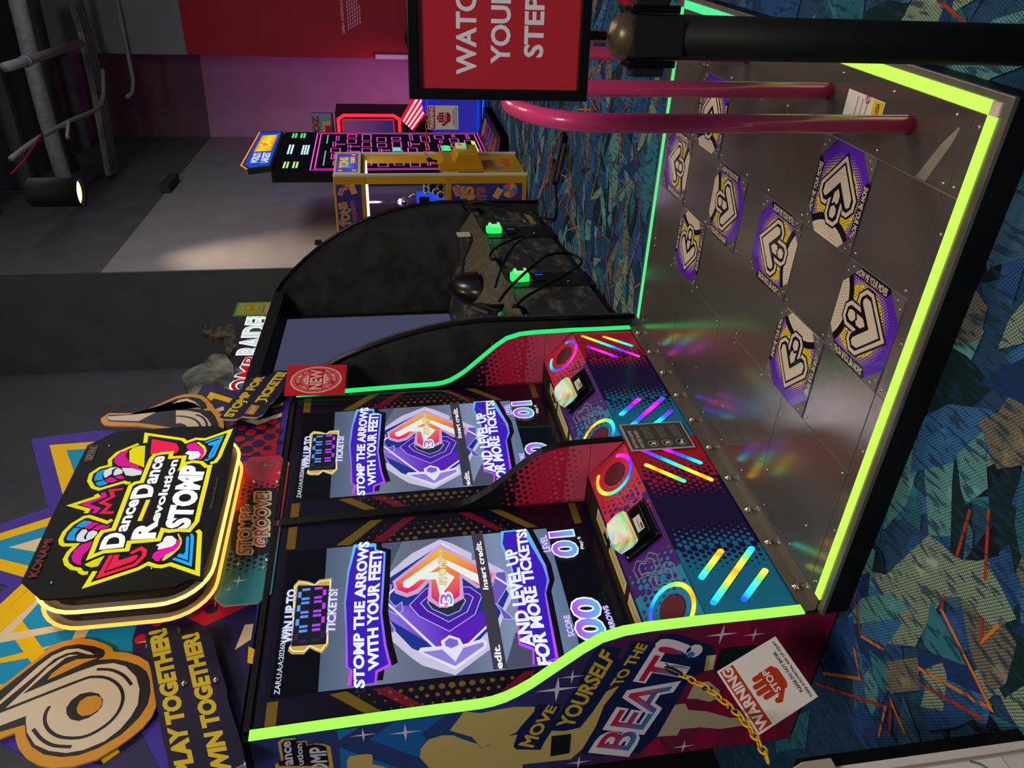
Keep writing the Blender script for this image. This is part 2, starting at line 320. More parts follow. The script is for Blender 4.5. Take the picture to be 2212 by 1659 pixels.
TR={'box_panel':[(0.5182,2.7035),(0.4333,2.617),(0.4269,2.5868),(0.425,2.5211),(0.4304,2.3314),(0.4316,2.1872),(0.4476,2.1634),(0.4632,2.1333),(0.4518,2.0962),(0.5186,2.1035),(0.6862,2.0962),(0.8241,2.0941),(0.8866,2.0924),(1.1333,2.1007),(1.3114,2.1086),(1.3853,2.1062),(1.3653,2.1563),(1.3987,2.1941),(1.4054,2.3731),(1.398,2.566),(1.3971,2.6227),(1.3049,2.7135),(0.8674,2.7127)],
'lg_m1':[(0.9662,2.5863),(0.952,2.5744),(0.9099,2.6598),(0.8746,2.5893),(0.8564,2.5926)],
'lg_m2':[(0.9743,2.5625),(0.9498,2.5494),(0.9096,2.6111),(0.8758,2.553),(0.8532,2.5644)],
'lg_m3':[(0.9881,2.4917),(0.9844,2.5357),(0.9445,2.5166),(0.9137,2.5527),(0.892,2.5149),(0.8532,2.532),(0.8475,2.4906)],
'lg_lface':[(0.8078,2.4853),(0.793,2.4981),(0.8361,2.5743),(0.8331,2.5922),(0.7976,2.623),(0.7579,2.6375),(0.7176,2.6382),(0.6952,2.6293),(0.6862,2.6177),(0.6828,2.5749),(0.6456,2.5896),(0.6137,2.5916),(0.5863,2.5784),(0.5634,2.5533),(0.5548,2.5277),(0.5427,2.5204),(0.5326,2.506),(0.5353,2.4934)],
'lg_lb0':[(0.8145,2.5868),(0.8042,2.5539),(0.7907,2.5636),(0.7732,2.578),(0.7812,2.6059),(0.7951,2.6018)],
'lg_lb1':[(0.7769,2.6108),(0.771,2.5866),(0.7528,2.5935),(0.7311,2.5952),(0.7036,2.5841),(0.7084,2.6125),(0.7183,2.6185),(0.7464,2.6199)],
'lg_lm0':[(0.7998,2.5579),(0.7957,2.5361),(0.7878,2.5236),(0.7812,2.5362),(0.7605,2.551),(0.771,2.5733),(0.7896,2.5673)],
'lg_lm1':[(0.7802,2.5277),(0.7811,2.5073),(0.7751,2.4975),(0.7506,2.5196),(0.7595,2.5425)],
'lg_lm2':[(0.7784,2.4839),(0.764,2.4842),(0.7498,2.5133),(0.7662,2.5033)],
'lg_lm3':[(0.6949,2.5225),(0.6614,2.5211),(0.6272,2.5331),(0.6013,2.5354),(0.5759,2.5271),(0.5792,2.5426),(0.5989,2.5639),(0.6201,2.5721),(0.6524,2.5719),(0.6806,2.5564)],
'lg_lw':[(0.762,2.5636),(0.7483,2.5546),(0.7208,2.56),(0.7078,2.5542),(0.7054,2.5465),(0.7198,2.5516),(0.7447,2.5506),(0.7527,2.5386),(0.7443,2.5199),(0.7313,2.5164),(0.7076,2.526),(0.6933,2.5481),(0.698,2.5754),(0.7081,2.5834),(0.7331,2.5857),(0.7604,2.5774)],
'lg_ly':[(0.6125,2.4583),(0.5603,2.4676),(0.5571,2.488),(0.5665,2.508),(0.5759,2.5156),(0.5933,2.4923)],
'lg_out':[(0.6064,2.5067),(0.6596,2.5067),(0.7086,2.5082),(0.7387,2.5001),(0.7472,2.4634),(0.8186,2.4629),(0.9998,2.4651),(1.0166,2.4512),(1.0215,2.4268),(1.1048,2.4265),(1.1717,2.4254),(1.1993,2.4175),(1.2066,2.3883),(1.2089,2.3513),(1.1721,2.3484),(1.1726,2.2919),(1.1136,2.29),(1.0942,2.2936),(1.1279,2.2743),(1.1348,2.2479),(1.1253,2.2152),(1.0956,2.1916),(1.0955,2.1764),(0.9751,2.1737),(0.8604,2.1722),(0.8329,2.1717),(0.756,2.169),(0.708,2.1881),(0.7155,2.2269),(0.713,2.2598),(0.7239,2.2851),(0.6708,2.288),(0.6691,2.3893),(0.6308,2.3876),(0.6298,2.4668)],
'lg_mid':[(0.905,2.3764),(0.7827,2.3805)],
'lg_low':[(0.5367,2.4708),(0.47,2.4806),(0.5309,2.3281),(0.5532,2.2984),(0.5369,2.2692),(0.5328,2.2467),(0.541,2.2208),(0.4837,2.1193),(0.6925,2.1475),(0.7094,2.1589)],
'lg_r1':[(0.6113,2.4363),(0.5105,2.4483),(0.5527,2.3431),(0.5934,2.3219),(0.6204,2.325),(0.6344,2.3424),(0.611,2.3708)],
'lg_r2':[(0.613,2.4249),(0.6093,2.4061),(0.5892,2.4089),(0.581,2.401),(0.604,2.3493),(0.5958,2.3414),(0.5842,2.3426),(0.5683,2.3546),(0.5325,2.4351)],
'lg_c1':[(0.5844,2.2925),(0.6047,2.29),(0.6227,2.2657),(0.6338,2.2314),(0.6479,2.222),(0.6721,2.2185),(0.6559,2.2112),(0.6311,2.2085),(0.6079,2.2162),(0.5878,2.2463),(0.5689,2.2603),(0.559,2.2622),(0.5622,2.2767)],
'lg_c2':[(0.6185,2.2809),(0.6365,2.2807),(0.644,2.2924),(0.6598,2.2714),(0.6783,2.2712),(0.6898,2.2633),(0.6876,2.2442),(0.6634,2.223),(0.645,2.2235),(0.6309,2.2329),(0.6227,2.2657)],
'lg_c3':[(0.5625,2.255),(0.5908,2.2469),(0.6082,2.2182),(0.6311,2.2085),(0.6556,2.2091),(0.695,2.2271),(0.6977,2.2235),(0.6678,2.2073),(0.6425,2.2015),(0.6157,2.2055),(0.5851,2.2237),(0.5601,2.2465)],
'lg_c4':[(0.6897,2.1814),(0.6919,2.1735),(0.672,2.1637),(0.5177,2.1441),(0.5627,2.2202),(0.572,2.2121),(0.5408,2.1572),(0.6639,2.1746)],
'lg_c5':[(0.6753,2.1923),(0.6794,2.1868),(0.6676,2.1795),(0.5517,2.1642),(0.5757,2.2068),(0.5911,2.1998),(0.5835,2.1852),(0.5978,2.1808)],
'lg_d0':[(1.2929,2.4761),(1.3589,2.4862),(1.3029,2.3238),(1.2794,2.3048),(1.3017,2.2699),(1.2932,2.2293),(1.3493,2.1314),(1.1588,2.1497),(1.1274,2.1591),(1.1176,2.1787)],
'lg_d1':[(1.2054,2.4363),(1.3185,2.4542),(1.2751,2.3451),(1.2437,2.3281),(1.2224,2.324),(1.2025,2.3308)],
'lg_d2':[(1.2124,2.4249),(1.2932,2.4378),(1.2641,2.3621),(1.2435,2.346),(1.2293,2.3504),(1.2234,2.3729),(1.2417,2.3886),(1.2458,2.4085),(1.2193,2.4123)],
'lg_d3':[(1.2448,2.2983),(1.2656,2.295),(1.2734,2.2673),(1.2483,2.2508),(1.2243,2.2226),(1.1901,2.2132),(1.1466,2.226),(1.1499,2.2383),(1.1873,2.2258),(1.2099,2.2441),(1.2182,2.2838)],
'lg_d4':[(1.1946,2.2949),(1.2142,2.2855),(1.2054,2.2409),(1.1834,2.2276),(1.1595,2.2329),(1.1463,2.2612),(1.1558,2.2747),(1.1843,2.2752)],
'lg_d5':[(1.2707,2.262),(1.2738,2.2504),(1.2409,2.2205),(1.206,2.2075),(1.1774,2.2099),(1.1443,2.2232),(1.1902,2.2144),(1.2244,2.2238)],
'lg_d6':[(1.2692,2.2265),(1.2751,2.2214),(1.3159,2.1528),(1.165,2.1698),(1.1312,2.1939),(1.1386,2.2069),(1.1502,2.203),(1.1471,2.193),(1.1782,2.179),(1.2953,2.1657),(1.2623,2.2217)],
'lg_d7':[(1.2572,2.2135),(1.2845,2.1666),(1.1625,2.1848),(1.1576,2.1959),(1.2414,2.1843),(1.2435,2.2052)],
'lg_d8':[(1.2396,2.5276),(1.2637,2.5193),(1.2738,2.4956),(1.2713,2.4712),(1.1181,2.441),(1.1648,2.5095)],
'lg_d9':[(1.1485,2.5055),(1.1066,2.443),(1.0913,2.444),(1.1204,2.4987)],
'lg_e0':[(1.2915,2.503),(1.2693,2.5334),(1.2363,2.5745),(1.1896,2.5926),(1.1488,2.582),(1.137,2.6174),(1.1011,2.6413),(1.0554,2.6362),(1.0121,2.6098),(0.9963,2.5815),(1.0329,2.4984),(1.0241,2.4851),(1.0245,2.4719)],
'lg_e1':[(1.2503,2.5311),(1.2079,2.5371),(1.1646,2.508),(1.1324,2.4654),(1.1044,2.4589),(1.1285,2.5016),(1.139,2.5453),(1.1673,2.5708),(1.208,2.5766),(1.2393,2.5636)],
'lg_e2':[(1.1277,2.531),(1.1192,2.4879),(1.0951,2.4435),(1.0719,2.4416),(1.066,2.4752),(1.0746,2.502)],
'lg_e3':[(1.1238,2.6026),(1.1243,2.5891),(1.0885,2.5953),(1.0572,2.5847),(1.0511,2.6141),(1.0724,2.6211),(1.1065,2.6204)],
'lg_e4':[(1.0411,2.6069),(1.0532,2.5814),(1.0283,2.5571),(1.0131,2.586),(1.0257,2.6004)],
'lg_e5':[(1.1151,2.5935),(1.1325,2.5754),(1.1335,2.5484),(1.1158,2.5643),(1.0884,2.5595),(1.064,2.5776),(1.0841,2.5897)],
'lg_e6':[(1.0877,2.5525),(1.1108,2.554),(1.1292,2.5451),(1.1073,2.5214),(1.0878,2.5188),(1.0755,2.5449)],
'lg_e7':[(1.0524,2.5745),(1.0692,2.5567),(1.0431,2.5232),(1.0303,2.5421),(1.0361,2.5614)],
'lg_e8':[(1.0677,2.5429),(1.0786,2.521),(1.0555,2.4995),(1.0503,2.5206)],
'tq_D1':[(0.648,2.4068),(0.7208,2.4117),(0.7249,2.4882),(0.6449,2.4828)],
'tq_a1':[(0.7305,2.414),(0.9095,2.4086),(0.9116,2.4427),(0.7324,2.4443)],
'tq_D2':[(0.9245,2.3696),(0.9971,2.3734),(1.0018,2.45),(0.9188,2.4444)],
'tq_a2':[(1.0039,2.3681),(1.1843,2.3715),(1.1863,2.4099),(1.0061,2.4055)],
'tq_R':[(0.6854,2.3055),(0.7739,2.3143),(0.7704,2.3889),(0.6868,2.3844)],
'tq_ev':[(0.7744,2.3102),(1.1538,2.3124),(1.1533,2.3457),(0.7772,2.3434)],
'tq_st':[(0.7244,2.193),(1.0957,2.1962),(1.1096,2.2894),(0.7357,2.2769)],
'tq_kon':[(0.5311,2.6553),(0.719,2.6629),(0.7214,2.6913),(0.5328,2.6852)],
'tq_cop':[(0.8241,2.1246),(1.019,2.1295),(1.02,2.1388),(0.8255,2.1368)],
'tq_bem':[(1.183,2.6619),(1.2896,2.667),(1.2903,2.6942),(1.1839,2.6895)],
'bd_star':[(1.6807,3.1212),(1.1622,2.8797),(0.9441,3.2493),(0.757,2.8778)],
'bd_y':[(1.6072,3.0225),(1.2311,2.8477),(1.1108,2.8412),(1.0131,3.012),(0.8654,2.958),(0.7998,2.839)],
'bd_core':[(1.5594,2.9578),(1.3245,2.8476),(1.0684,2.8407),(0.9776,2.999),(0.9231,2.9791),(0.8471,2.8415)],
'bd_cream':[(0.9568,2.9235),(1.0033,2.8421),(0.9093,2.841)],
'bd_left':[(0.7227,2.8273),(0.6253,2.8701),(0.5719,2.8506),(0.6895,2.7956)],
'bd_chev':[(0.5046,2.8259),(0.4836,2.7815),(0.4798,2.5652),(0.4798,2.5652),(0.4424,2.8032)],
'bd_chev2':[(0.6366,2.7485),(0.4885,2.82),(0.4424,2.8032),(0.4798,2.5652),(0.5055,2.5815),(0.4828,2.7812),(0.6301,2.7296)],
'bd_stub':[(0.4758,2.5641),(0.4701,2.5189),(0.406,2.5265),(0.4297,2.5648)],
'bd_y2':[(0.3756,2.7787),(0.4109,2.6242),(0.3654,2.6708),(0.3532,2.7705)],
'bd_navyL':[(0.3532,2.7705),(0.3685,2.6663),(0.2628,2.7374)],
'bd_navyL2':[(0.0583,2.6626),(0.0763,2.6192),(-0.0185,2.5617),(-0.0522,2.526),(-0.0386,2.6271)],
'bd_yL3':[(-0.0493,2.3531),(0.0211,2.2492),(-0.0336,2.2364),(-0.0825,2.3023),(-0.0766,2.3457)],
'bd_redL':[(0.5382,2.5837),(0.5731,2.1486),(0.5482,1.9444),(0.3131,1.9415),(0.2372,1.9554),(0.3281,2.0607),(0.3483,2.1416),(0.3561,2.2817),(0.3219,2.3194),(0.4232,2.4968)],
'bd_edgeL':[(0.5185,1.9574),(0.3648,1.9574),(0.29,1.9628),(0.1823,1.9577),(0.0381,1.9605)],
'bd_creamR':[(0.2415,2.037),(0.1964,1.9595),(0.1553,1.9598),(0.1897,2.0151)],
'bd_yR':[(0.1055,1.9862),(0.0826,1.96),(0.0441,1.9586),(0.0588,1.9742)],
'lol_or':[(0.2254,2.755),(0.2557,2.7348),(0.3437,2.669),(0.4109,2.6242),(0.4252,2.5891),(0.4326,2.5457),(0.4211,2.4965),(0.3963,2.4496),(0.3763,2.4215),(0.3579,2.4111),(0.3489,2.369),(0.3266,2.3205),(0.298,2.2833),(0.2345,2.2552),(0.1847,2.2388),(0.157,2.2301),(0.1164,2.2186),(0.0791,2.2237),(0.0444,2.2421),(0.0175,2.2669),(-0.0081,2.2963),(-0.0467,2.3514),(-0.0611,2.4114),(-0.0591,2.4753),(-0.0438,2.5192),(-0.0155,2.5627),(0.0205,2.5972),(0.0521,2.6157),(0.0773,2.6271),(0.0614,2.6637),(0.0502,2.6892)],
'lol_bk':[(0.2049,2.7473),(0.2418,2.7297),(0.3482,2.6485),(0.3808,2.6203),(0.4018,2.5819),(0.4052,2.5376),(0.3891,2.4819),(0.3697,2.4454),(0.3539,2.4372),(0.3374,2.4396),(0.3284,2.4539),(0.3255,2.4027),(0.3114,2.3598),(0.2873,2.3113),(0.2586,2.2801),(0.2216,2.2618),(0.1726,2.2487),(0.1267,2.2476),(0.0841,2.2618),(0.0501,2.285),(0.0255,2.3048),(-0.0111,2.3611),(-0.0273,2.4114),(-0.0263,2.4611),(-0.0105,2.5154),(0.0214,2.5605),(0.0603,2.5886),(0.1018,2.6068),(0.0864,2.6729),(0.078,2.6996)],
'lol_notch':[(0.2645,2.594),(0.291,2.5863),(0.3194,2.5623),(0.3395,2.5241),(0.3374,2.4788),(0.3367,2.4562),(0.3202,2.4962),(0.2924,2.5431)],
'lol_c1':[(0.1847,2.7397),(0.2006,2.7147),(0.326,2.6412),(0.3649,2.6097),(0.3856,2.5714),(0.3858,2.532),(0.3638,2.4862),(0.3509,2.4714),(0.3562,2.4953),(0.3735,2.534),(0.3688,2.5663),(0.3491,2.5991),(0.3033,2.6283),(0.1872,2.7097),(0.1516,2.7273)],
'lol_c2':[(0.1256,2.7175),(0.1539,2.6976),(0.2442,2.6461),(0.315,2.6103),(0.3469,2.5818),(0.3613,2.5528),(0.3576,2.5238),(0.3515,2.561),(0.3062,2.5965),(0.2187,2.6532),(0.2873,2.5032),(0.3069,2.4481),(0.3077,2.3981),(0.2893,2.3543),(0.2415,2.3095),(0.1909,2.2866),(0.1306,2.2779),(0.0876,2.2889),(0.0473,2.3102),(0.0103,2.3467),(-0.0115,2.4011),(-0.0153,2.4497),(-0.0006,2.5038),(0.0261,2.5521),(0.0724,2.5902),(0.111,2.6069),(0.1335,2.6136),(0.1073,2.6805),(0.0969,2.7067)],
'lol_l1':[(0.1516,2.7273),(0.1592,2.6995),(0.2479,2.4917),(0.2577,2.4455),(0.2461,2.3986),(0.2136,2.3575),(0.1704,2.3331),(0.1246,2.3297),(0.0826,2.3452),(0.0503,2.3779),(0.0341,2.4141),(0.0354,2.455),(0.0477,2.4941),(0.0731,2.5274),(0.1033,2.5483),(0.1354,2.5566),(0.1602,2.5526)],
'lol_l2':[(0.0826,2.576),(0.0417,2.5373),(0.0154,2.494),(0.0042,2.4406)],
'lol_l3':[(0.2883,2.4457),(0.2791,2.3963),(0.2502,2.3502),(0.2095,2.3156)],
'lol_eye1':[(0.1468,2.4989),(0.1747,2.4915),(0.1949,2.471),(0.1988,2.44),(0.1887,2.4131),(0.1652,2.3933),(0.1387,2.3889),(0.1178,2.399),(0.1015,2.4179),(0.0929,2.4465),(0.1025,2.4726),(0.1236,2.4908)],
'lol_eye2':[(0.1425,2.4662),(0.1678,2.4631),(0.1818,2.4459),(0.183,2.4195),(0.1711,2.3992),(0.1454,2.3907),(0.127,2.3962),(0.1105,2.4152),(0.1096,2.441),(0.1224,2.4577)],
'rol_or':[(1.8252,2.8494),(1.7935,2.8381),(1.7662,2.8173),(1.7551,2.782),(1.7393,2.6502),(1.6816,2.4658),(1.6633,2.2864),(1.68,2.2401),(1.7184,2.2458),(1.8043,2.2723),(1.8719,2.3196),(1.8899,2.3256),(1.9527,2.3638),(1.9919,2.3954),(2.0116,2.4429),(2.0131,2.4903),(1.9955,2.5276),(1.8548,2.6772),(1.8692,2.8227)],
'rol_bk':[(1.8383,2.8256),(1.8061,2.8116),(1.7913,2.7914),(1.7677,2.6568),(1.7033,2.4701),(1.6829,2.2688),(1.7155,2.2708),(1.7842,2.2966),(1.838,2.3265),(1.8539,2.3719),(1.869,2.3499),(1.9174,2.3672),(1.9625,2.4029),(1.9817,2.447),(1.9826,2.4877),(1.971,2.5227),(1.8441,2.6747),(1.8531,2.8185)],
'rol_c1':[(1.838,2.8228),(1.8137,2.8109),(1.8015,2.7913),(1.7807,2.6599),(1.9601,2.502),(1.9686,2.4664),(1.9346,2.4229),(1.8781,2.3837),(1.9166,2.4197),(1.9449,2.4682),(1.9318,2.515),(1.8394,2.7323)],
'rol_c2':[(1.8609,2.5011),(1.8519,2.4387),(1.8262,2.3794),(1.7712,2.3338),(1.7191,2.3073),(1.6971,2.3037),(1.7142,2.4722)],
'rol_notch':[(1.8843,2.5057),(1.9072,2.4734),(1.9098,2.4401),(1.8919,2.4061),(1.8575,2.3786),(1.8708,2.4269),(1.8784,2.5045)],
'rol_l1':[(1.8091,2.4909),(1.7988,2.4439),(1.772,2.397),(1.7305,2.3658),(1.7023,2.355)],
'rol_l2':[(1.8136,2.3953),(1.7849,2.3602),(1.7438,2.3352),(1.7046,2.3242)],
'rol_eye':[(1.7417,2.4776),(1.742,2.454),(1.7261,2.4303),(1.7089,2.4197),(1.7114,2.4717)],
'bdr_navy':[(2.0067,2.4232),(2.1078,2.4055),(2.098,2.3685),(2.0057,2.22),(1.9058,2.1248),(1.8845,2.0277),(1.9423,1.9724),(1.4242,1.965),(1.4431,2.1668),(1.5343,2.2372),(1.6971,2.3037)],
'bdr_y1':[(1.9652,2.369),(2.019,2.3589),(1.9403,2.2348),(1.9028,2.2467),(1.9554,2.3298),(1.9297,2.3413)],
'bdr_y2':[(1.8494,2.0305),(1.885,1.9723),(1.8583,1.9715),(1.8253,2.0218)],
'bdr_cr':[(1.7509,2.1856),(1.7622,2.1597),(1.7292,2.0795),(1.7857,1.9698),(1.7516,1.9683),(1.6854,2.0806)],
'bdr_cr2':[(1.853,2.3043),(1.8729,2.2703),(1.8374,2.262),(1.8179,2.2958)],
'bdr_red':[(1.5285,2.1324),(1.5524,2.118),(1.5542,2.0861),(1.5898,2.0815),(1.6035,2.0624),(1.6011,2.0384),(1.6379,2.0363),(1.6549,1.9929),(1.682,1.9925),(1.6961,1.9695),(1.4242,1.965),(1.4431,2.1668),(1.5096,2.1444)],
'bdr_rd0':[(1.7109,2.1982),(1.7331,2.2013)],
'bdr_rd1':[(1.6684,2.1521),(1.6957,2.1556)],
'bdr_rd2':[(1.6237,2.1048),(1.6559,2.1087)],
'bdr_rd3':[(1.6697,2.0593),(1.7038,2.063)],
'bdr_rd4':[(1.7084,2.0103),(1.7392,2.0133)],
'bdr_rd5':[(1.8069,2.0107),(1.8302,2.0129)],
'bdr_rd6':[(1.5762,2.1503),(1.6077,2.1545)],
'bdr_nd0':[(1.5801,2.0124),(1.6173,2.0162)],
'bdr_nd1':[(1.5284,2.0583),(1.5672,2.0627)],
'bdr_nd2':[(1.4856,2.1053),(1.5236,2.1101)],
'bdr_nd3':[(1.4883,2.0118),(1.5147,2.0145)],
'bdr_nd4':[(1.4389,2.0582),(1.4662,2.0613)],
'bdr_nd5':[(1.626,1.9722),(1.6504,1.9744)],
'bdr_nd6':[(1.5309,1.9604),(1.5517,1.9623)],
'plate':[(1.3136,2.0908),(1.3762,2.0701),(1.371,1.9414),(1.3134,1.8975),(0.9038,1.8985),(0.5247,1.8938),(0.4792,1.9384),(0.4919,2.0638),(0.5363,2.1),(0.8812,2.0863),(1.136,2.072)],
'pl_blob':[(1.1439,2.0302),(1.1394,1.9319),(1.0815,1.9148),(0.8174,1.9087),(0.7357,1.9256),(0.7252,2.0086),(0.7354,2.0518),(0.7949,2.0777),(0.9035,2.0894),(0.9936,2.0873),(1.0481,2.0493)],
'tq_p1':[(0.738,1.9878),(1.0427,2.022),(1.0361,2.0689),(0.7447,2.0447)],
'tq_p2':[(0.7755,1.9297),(1.1133,1.9567),(1.1205,2.0212),(0.7821,1.986)],
'sgL':[(0.3772,2.3024),(0.3928,2.2755),(0.3962,2.198),(0.355,2.1859),(0.3679,2.088),(0.3488,2.0761),(0.23,2.0345),(0.1788,2.0155),(0.1221,1.9933),(0.0818,1.9847),(0.0351,1.9673),(-0.0041,1.9513),(-0.0855,1.9196),(-0.1446,1.9008),(-0.1606,1.9048),(-0.1743,1.9326),(-0.1951,1.9688),(-0.2045,2.0924),(-0.1488,2.1133),(-0.091,2.134),(-0.0425,2.155),(0.045,2.1848),(0.1111,2.2101),(0.1868,2.2357),(0.3188,2.2818)],
'tq_s1':[(-0.1727,2.0358),(0.3861,2.2336),(0.3743,2.2857),(-0.1738,2.0865)],
'tq_s2':[(-0.1869,1.9309),(0.3536,2.1204),(0.3418,2.1702),(-0.188,1.9821)],
'sgR':[(1.6955,2.2525),(1.7244,2.2391),(1.7906,2.2278),(1.8243,2.2205),(1.8803,2.1944),(1.9154,2.1867),(1.9999,2.1725),(2.0544,2.1472),(2.0741,2.1172),(2.0592,2.0604),(2.1024,2.0354),(2.1138,2.0168),(2.099,1.9264),(2.0664,1.9272),(2.0167,1.9461),(1.943,1.9625),(1.8725,1.9879),(1.8097,2.01),(1.7827,2.0288),(1.7656,2.0301),(1.6946,2.0498),(1.6724,2.0743),(1.6796,2.1198),(1.6879,2.1477),(1.6679,2.1658),(1.6648,2.189),(1.6717,2.2312),(1.6815,2.2474)],
'tq_s3':[(1.6839,2.1902),(2.0468,2.0786),(2.057,2.1201),(1.6939,2.236)],
'tq_s4':[(1.8079,2.0514),(2.0828,1.9647),(2.094,2.0149),(1.8098,2.1008)],
'sg_tk':[(1.7088,2.137),(1.7882,2.1151),(1.7695,2.0702),(1.6906,2.0928)],
'tq_tk':[(1.6968,2.0996),(1.7682,2.0853),(1.7756,2.1029),(1.707,2.1188)],
'new_tag':[(1.8539,1.9614),(2.1601,1.9645),(2.142,1.6488),(1.8379,1.6532)],
'new_c':[(1.997,1.8103),(2.1572,1.8189)],
'tq_new':[(1.8893,1.7536),(2.0909,1.778),(2.0916,1.8526),(1.8941,1.8286)],
'ticket':[(0.2461,1.21),(0.2662,1.2002),(0.5459,1.2131),(0.5711,1.1961),(0.5603,1.1608),(0.544,1.1347),(0.5635,1.12),(0.5659,1.0725),(0.506,1.0734),(0.4817,1.0787),(0.2522,1.0726),(0.2195,1.0942),(0.2334,1.1178),(0.248,1.1358),(0.2242,1.1544),(0.2298,1.1945)],
'ticket_in':[(0.2625,1.1999),(0.5438,1.1973),(0.5282,1.0806),(0.2571,1.0815)],
'tq_win':[(0.2731,1.1979),(0.5206,1.2006),(0.5215,1.2328),(0.2775,1.2298)],
'tq_tix':[(0.2971,1.0521),(0.5001,1.0482),(0.5026,1.0796),(0.3012,1.0817)],
'tq_1000':[(0.2693,1.0908),(0.5204,1.0991),(0.528,1.1931),(0.2821,1.1842)],
'tq_zar':[(0.0696,1.2196),(0.3461,1.2183),(0.3485,1.2361),(0.0723,1.2386)],
'ban1':[(0.0815,1.0053),(0.1438,0.9981),(0.1526,1.0124),(0.2959,1.0155),(0.4374,1.0248),(0.5891,1.0155),(0.7485,0.9918),(0.7322,0.9039),(0.6986,0.9043),(0.6795,0.8677),(0.501,0.8777),(0.3706,0.8864),(0.225,0.8742),(0.1381,0.8589),(0.1173,0.9048),(0.0748,0.9109)],
'ban1_b':[(0.0763,0.9914),(0.1356,0.9884),(0.1548,1.0039),(0.2951,1.0096),(0.4364,1.0174),(0.5881,1.0078),(0.7187,0.9847),(0.7138,0.9108),(0.6852,0.9111),(0.671,0.8745),(0.5021,0.886),(0.3716,0.8943),(0.2262,0.883),(0.1464,0.869),(0.1252,0.9132),(0.0789,0.9165)],
'tq_b1':[(0.0638,0.9487),(0.7454,0.9309),(0.7459,0.9715),(0.0686,0.983)],
'tq_b1m':[(0.3809,0.9627),(0.4291,0.963),(0.4349,1.0063),(0.3867,1.0054)],
'tq_b2':[(0.1304,0.9018),(0.686,0.8809),(0.6874,0.9278),(0.1283,0.9358)],
'ban2':[(0.7451,0.3939),(0.7378,0.2983),(0.731,0.2851),(0.523,0.2473),(0.4428,0.2499),(0.3859,0.2746),(0.0868,0.2893),(0.072,0.3847),(0.134,0.3733),(0.1617,0.4168),(0.305,0.4054),(0.352,0.3944),(0.5237,0.3897),(0.6572,0.4069)],
'ban2_b':[(0.7286,0.3842),(0.7287,0.3071),(0.5247,0.2606),(0.4526,0.2579),(0.3783,0.2813),(0.0918,0.3002),(0.0742,0.3754),(0.1438,0.3654),(0.1715,0.4079),(0.3038,0.3961),(0.359,0.3849),(0.5223,0.3798),(0.6659,0.3986)],
'tq_b3':[(0.1504,0.3611),(0.6346,0.3456),(0.6219,0.3948),(0.1569,0.4085)],
'tq_b4':[(0.0658,0.3146),(0.7367,0.2899),(0.7319,0.3316),(0.0726,0.3638)],
'tq_lev':[(0.5887,0.2146),(0.6815,0.2156),(0.6772,0.2436),(0.5876,0.2427)],
'tq_01':[(0.5465,0.1096),(0.6919,0.1019),(0.6894,0.1997),(0.5566,0.2074)],
'tq_ply':[(0.5845,0.0738),(0.6551,0.0745),(0.6506,0.0935),(0.5821,0.092)],
'tq_sco':[(0.1672,0.2145),(0.2631,0.2133),(0.2622,0.2358),(0.1667,0.2382)],
'tq_100':[(0.0766,0.1129),(0.3234,0.0904),(0.3331,0.1929),(0.09,0.21)],
'tq_arr':[(0.1572,0.0595),(0.2867,0.0622),(0.2854,0.0821),(0.1601,0.0807)],
'tq_ins':[(0.4316,0.4872),(0.6919,0.4837),(0.6902,0.5083),(0.4344,0.5076)],
'tq_ed':[(0.076,0.4853),(0.1748,0.4825),(0.178,0.5062),(0.0759,0.5087)],
'dia_o':[(0.7302,0.6489),(0.7027,0.6042),(0.6349,0.5286),(0.5979,0.5329),(0.5863,0.48),(0.5271,0.414),(0.4022,0.394),(0.311,0.4468),(0.174,0.5037),(0.0761,0.6477),(0.1307,0.7558),(0.171,0.7942),(0.2772,0.879),(0.5525,0.8735),(0.633,0.7989),(0.6659,0.7639)],
'dia_b':[(0.6989,0.6493),(0.5896,0.5406),(0.513,0.4429),(0.4047,0.4131),(0.2834,0.476),(0.1153,0.6439),(0.2057,0.7867),(0.3376,0.8748),(0.5346,0.8707)],
'dia_p1':[(0.3967,0.7835),(0.2611,0.6511),(0.3376,0.5251),(0.285,0.4882),(0.1428,0.6413),(0.3532,0.8745),(0.4169,0.8731)],
'dia_r0':[(0.4012,0.7864),(0.4717,0.7223),(0.4835,0.6828),(0.4579,0.5555),(0.4101,0.5159),(0.3252,0.5518),(0.2611,0.6511),(0.3449,0.7551)],
'dia_r1':[(0.4038,0.7455),(0.4439,0.705),(0.4252,0.5656),(0.4062,0.5485),(0.3407,0.5782),(0.3032,0.6503),(0.3643,0.723)],
'dia_r2':[(0.4045,0.7203),(0.429,0.6869),(0.4113,0.5864),(0.3936,0.5787),(0.3485,0.6056),(0.3307,0.651),(0.3698,0.7039)],
'dia_g':[(0.4037,0.7141),(0.4031,0.5873),(0.3524,0.6052),(0.3346,0.6506),(0.3778,0.7033)],
'arr_o':[(0.6989,0.6493),(0.5139,0.4495),(0.4709,0.4589),(0.4417,0.4989),(0.446,0.5309),(0.5046,0.5798),(0.4027,0.5841),(0.3662,0.6478),(0.3704,0.6788),(0.4127,0.7198),(0.4998,0.7075),(0.4499,0.7492),(0.4351,0.7943),(0.4617,0.8375),(0.5225,0.8452)],
'arr_i':[(0.6749,0.6513),(0.5112,0.4632),(0.4769,0.4712),(0.4591,0.4999),(0.4625,0.5256),(0.541,0.586),(0.4171,0.5986),(0.3827,0.6495),(0.3861,0.6744),(0.4228,0.7033),(0.5376,0.6951),(0.4717,0.7543),(0.4558,0.7933),(0.4773,0.8274),(0.5165,0.8326)],
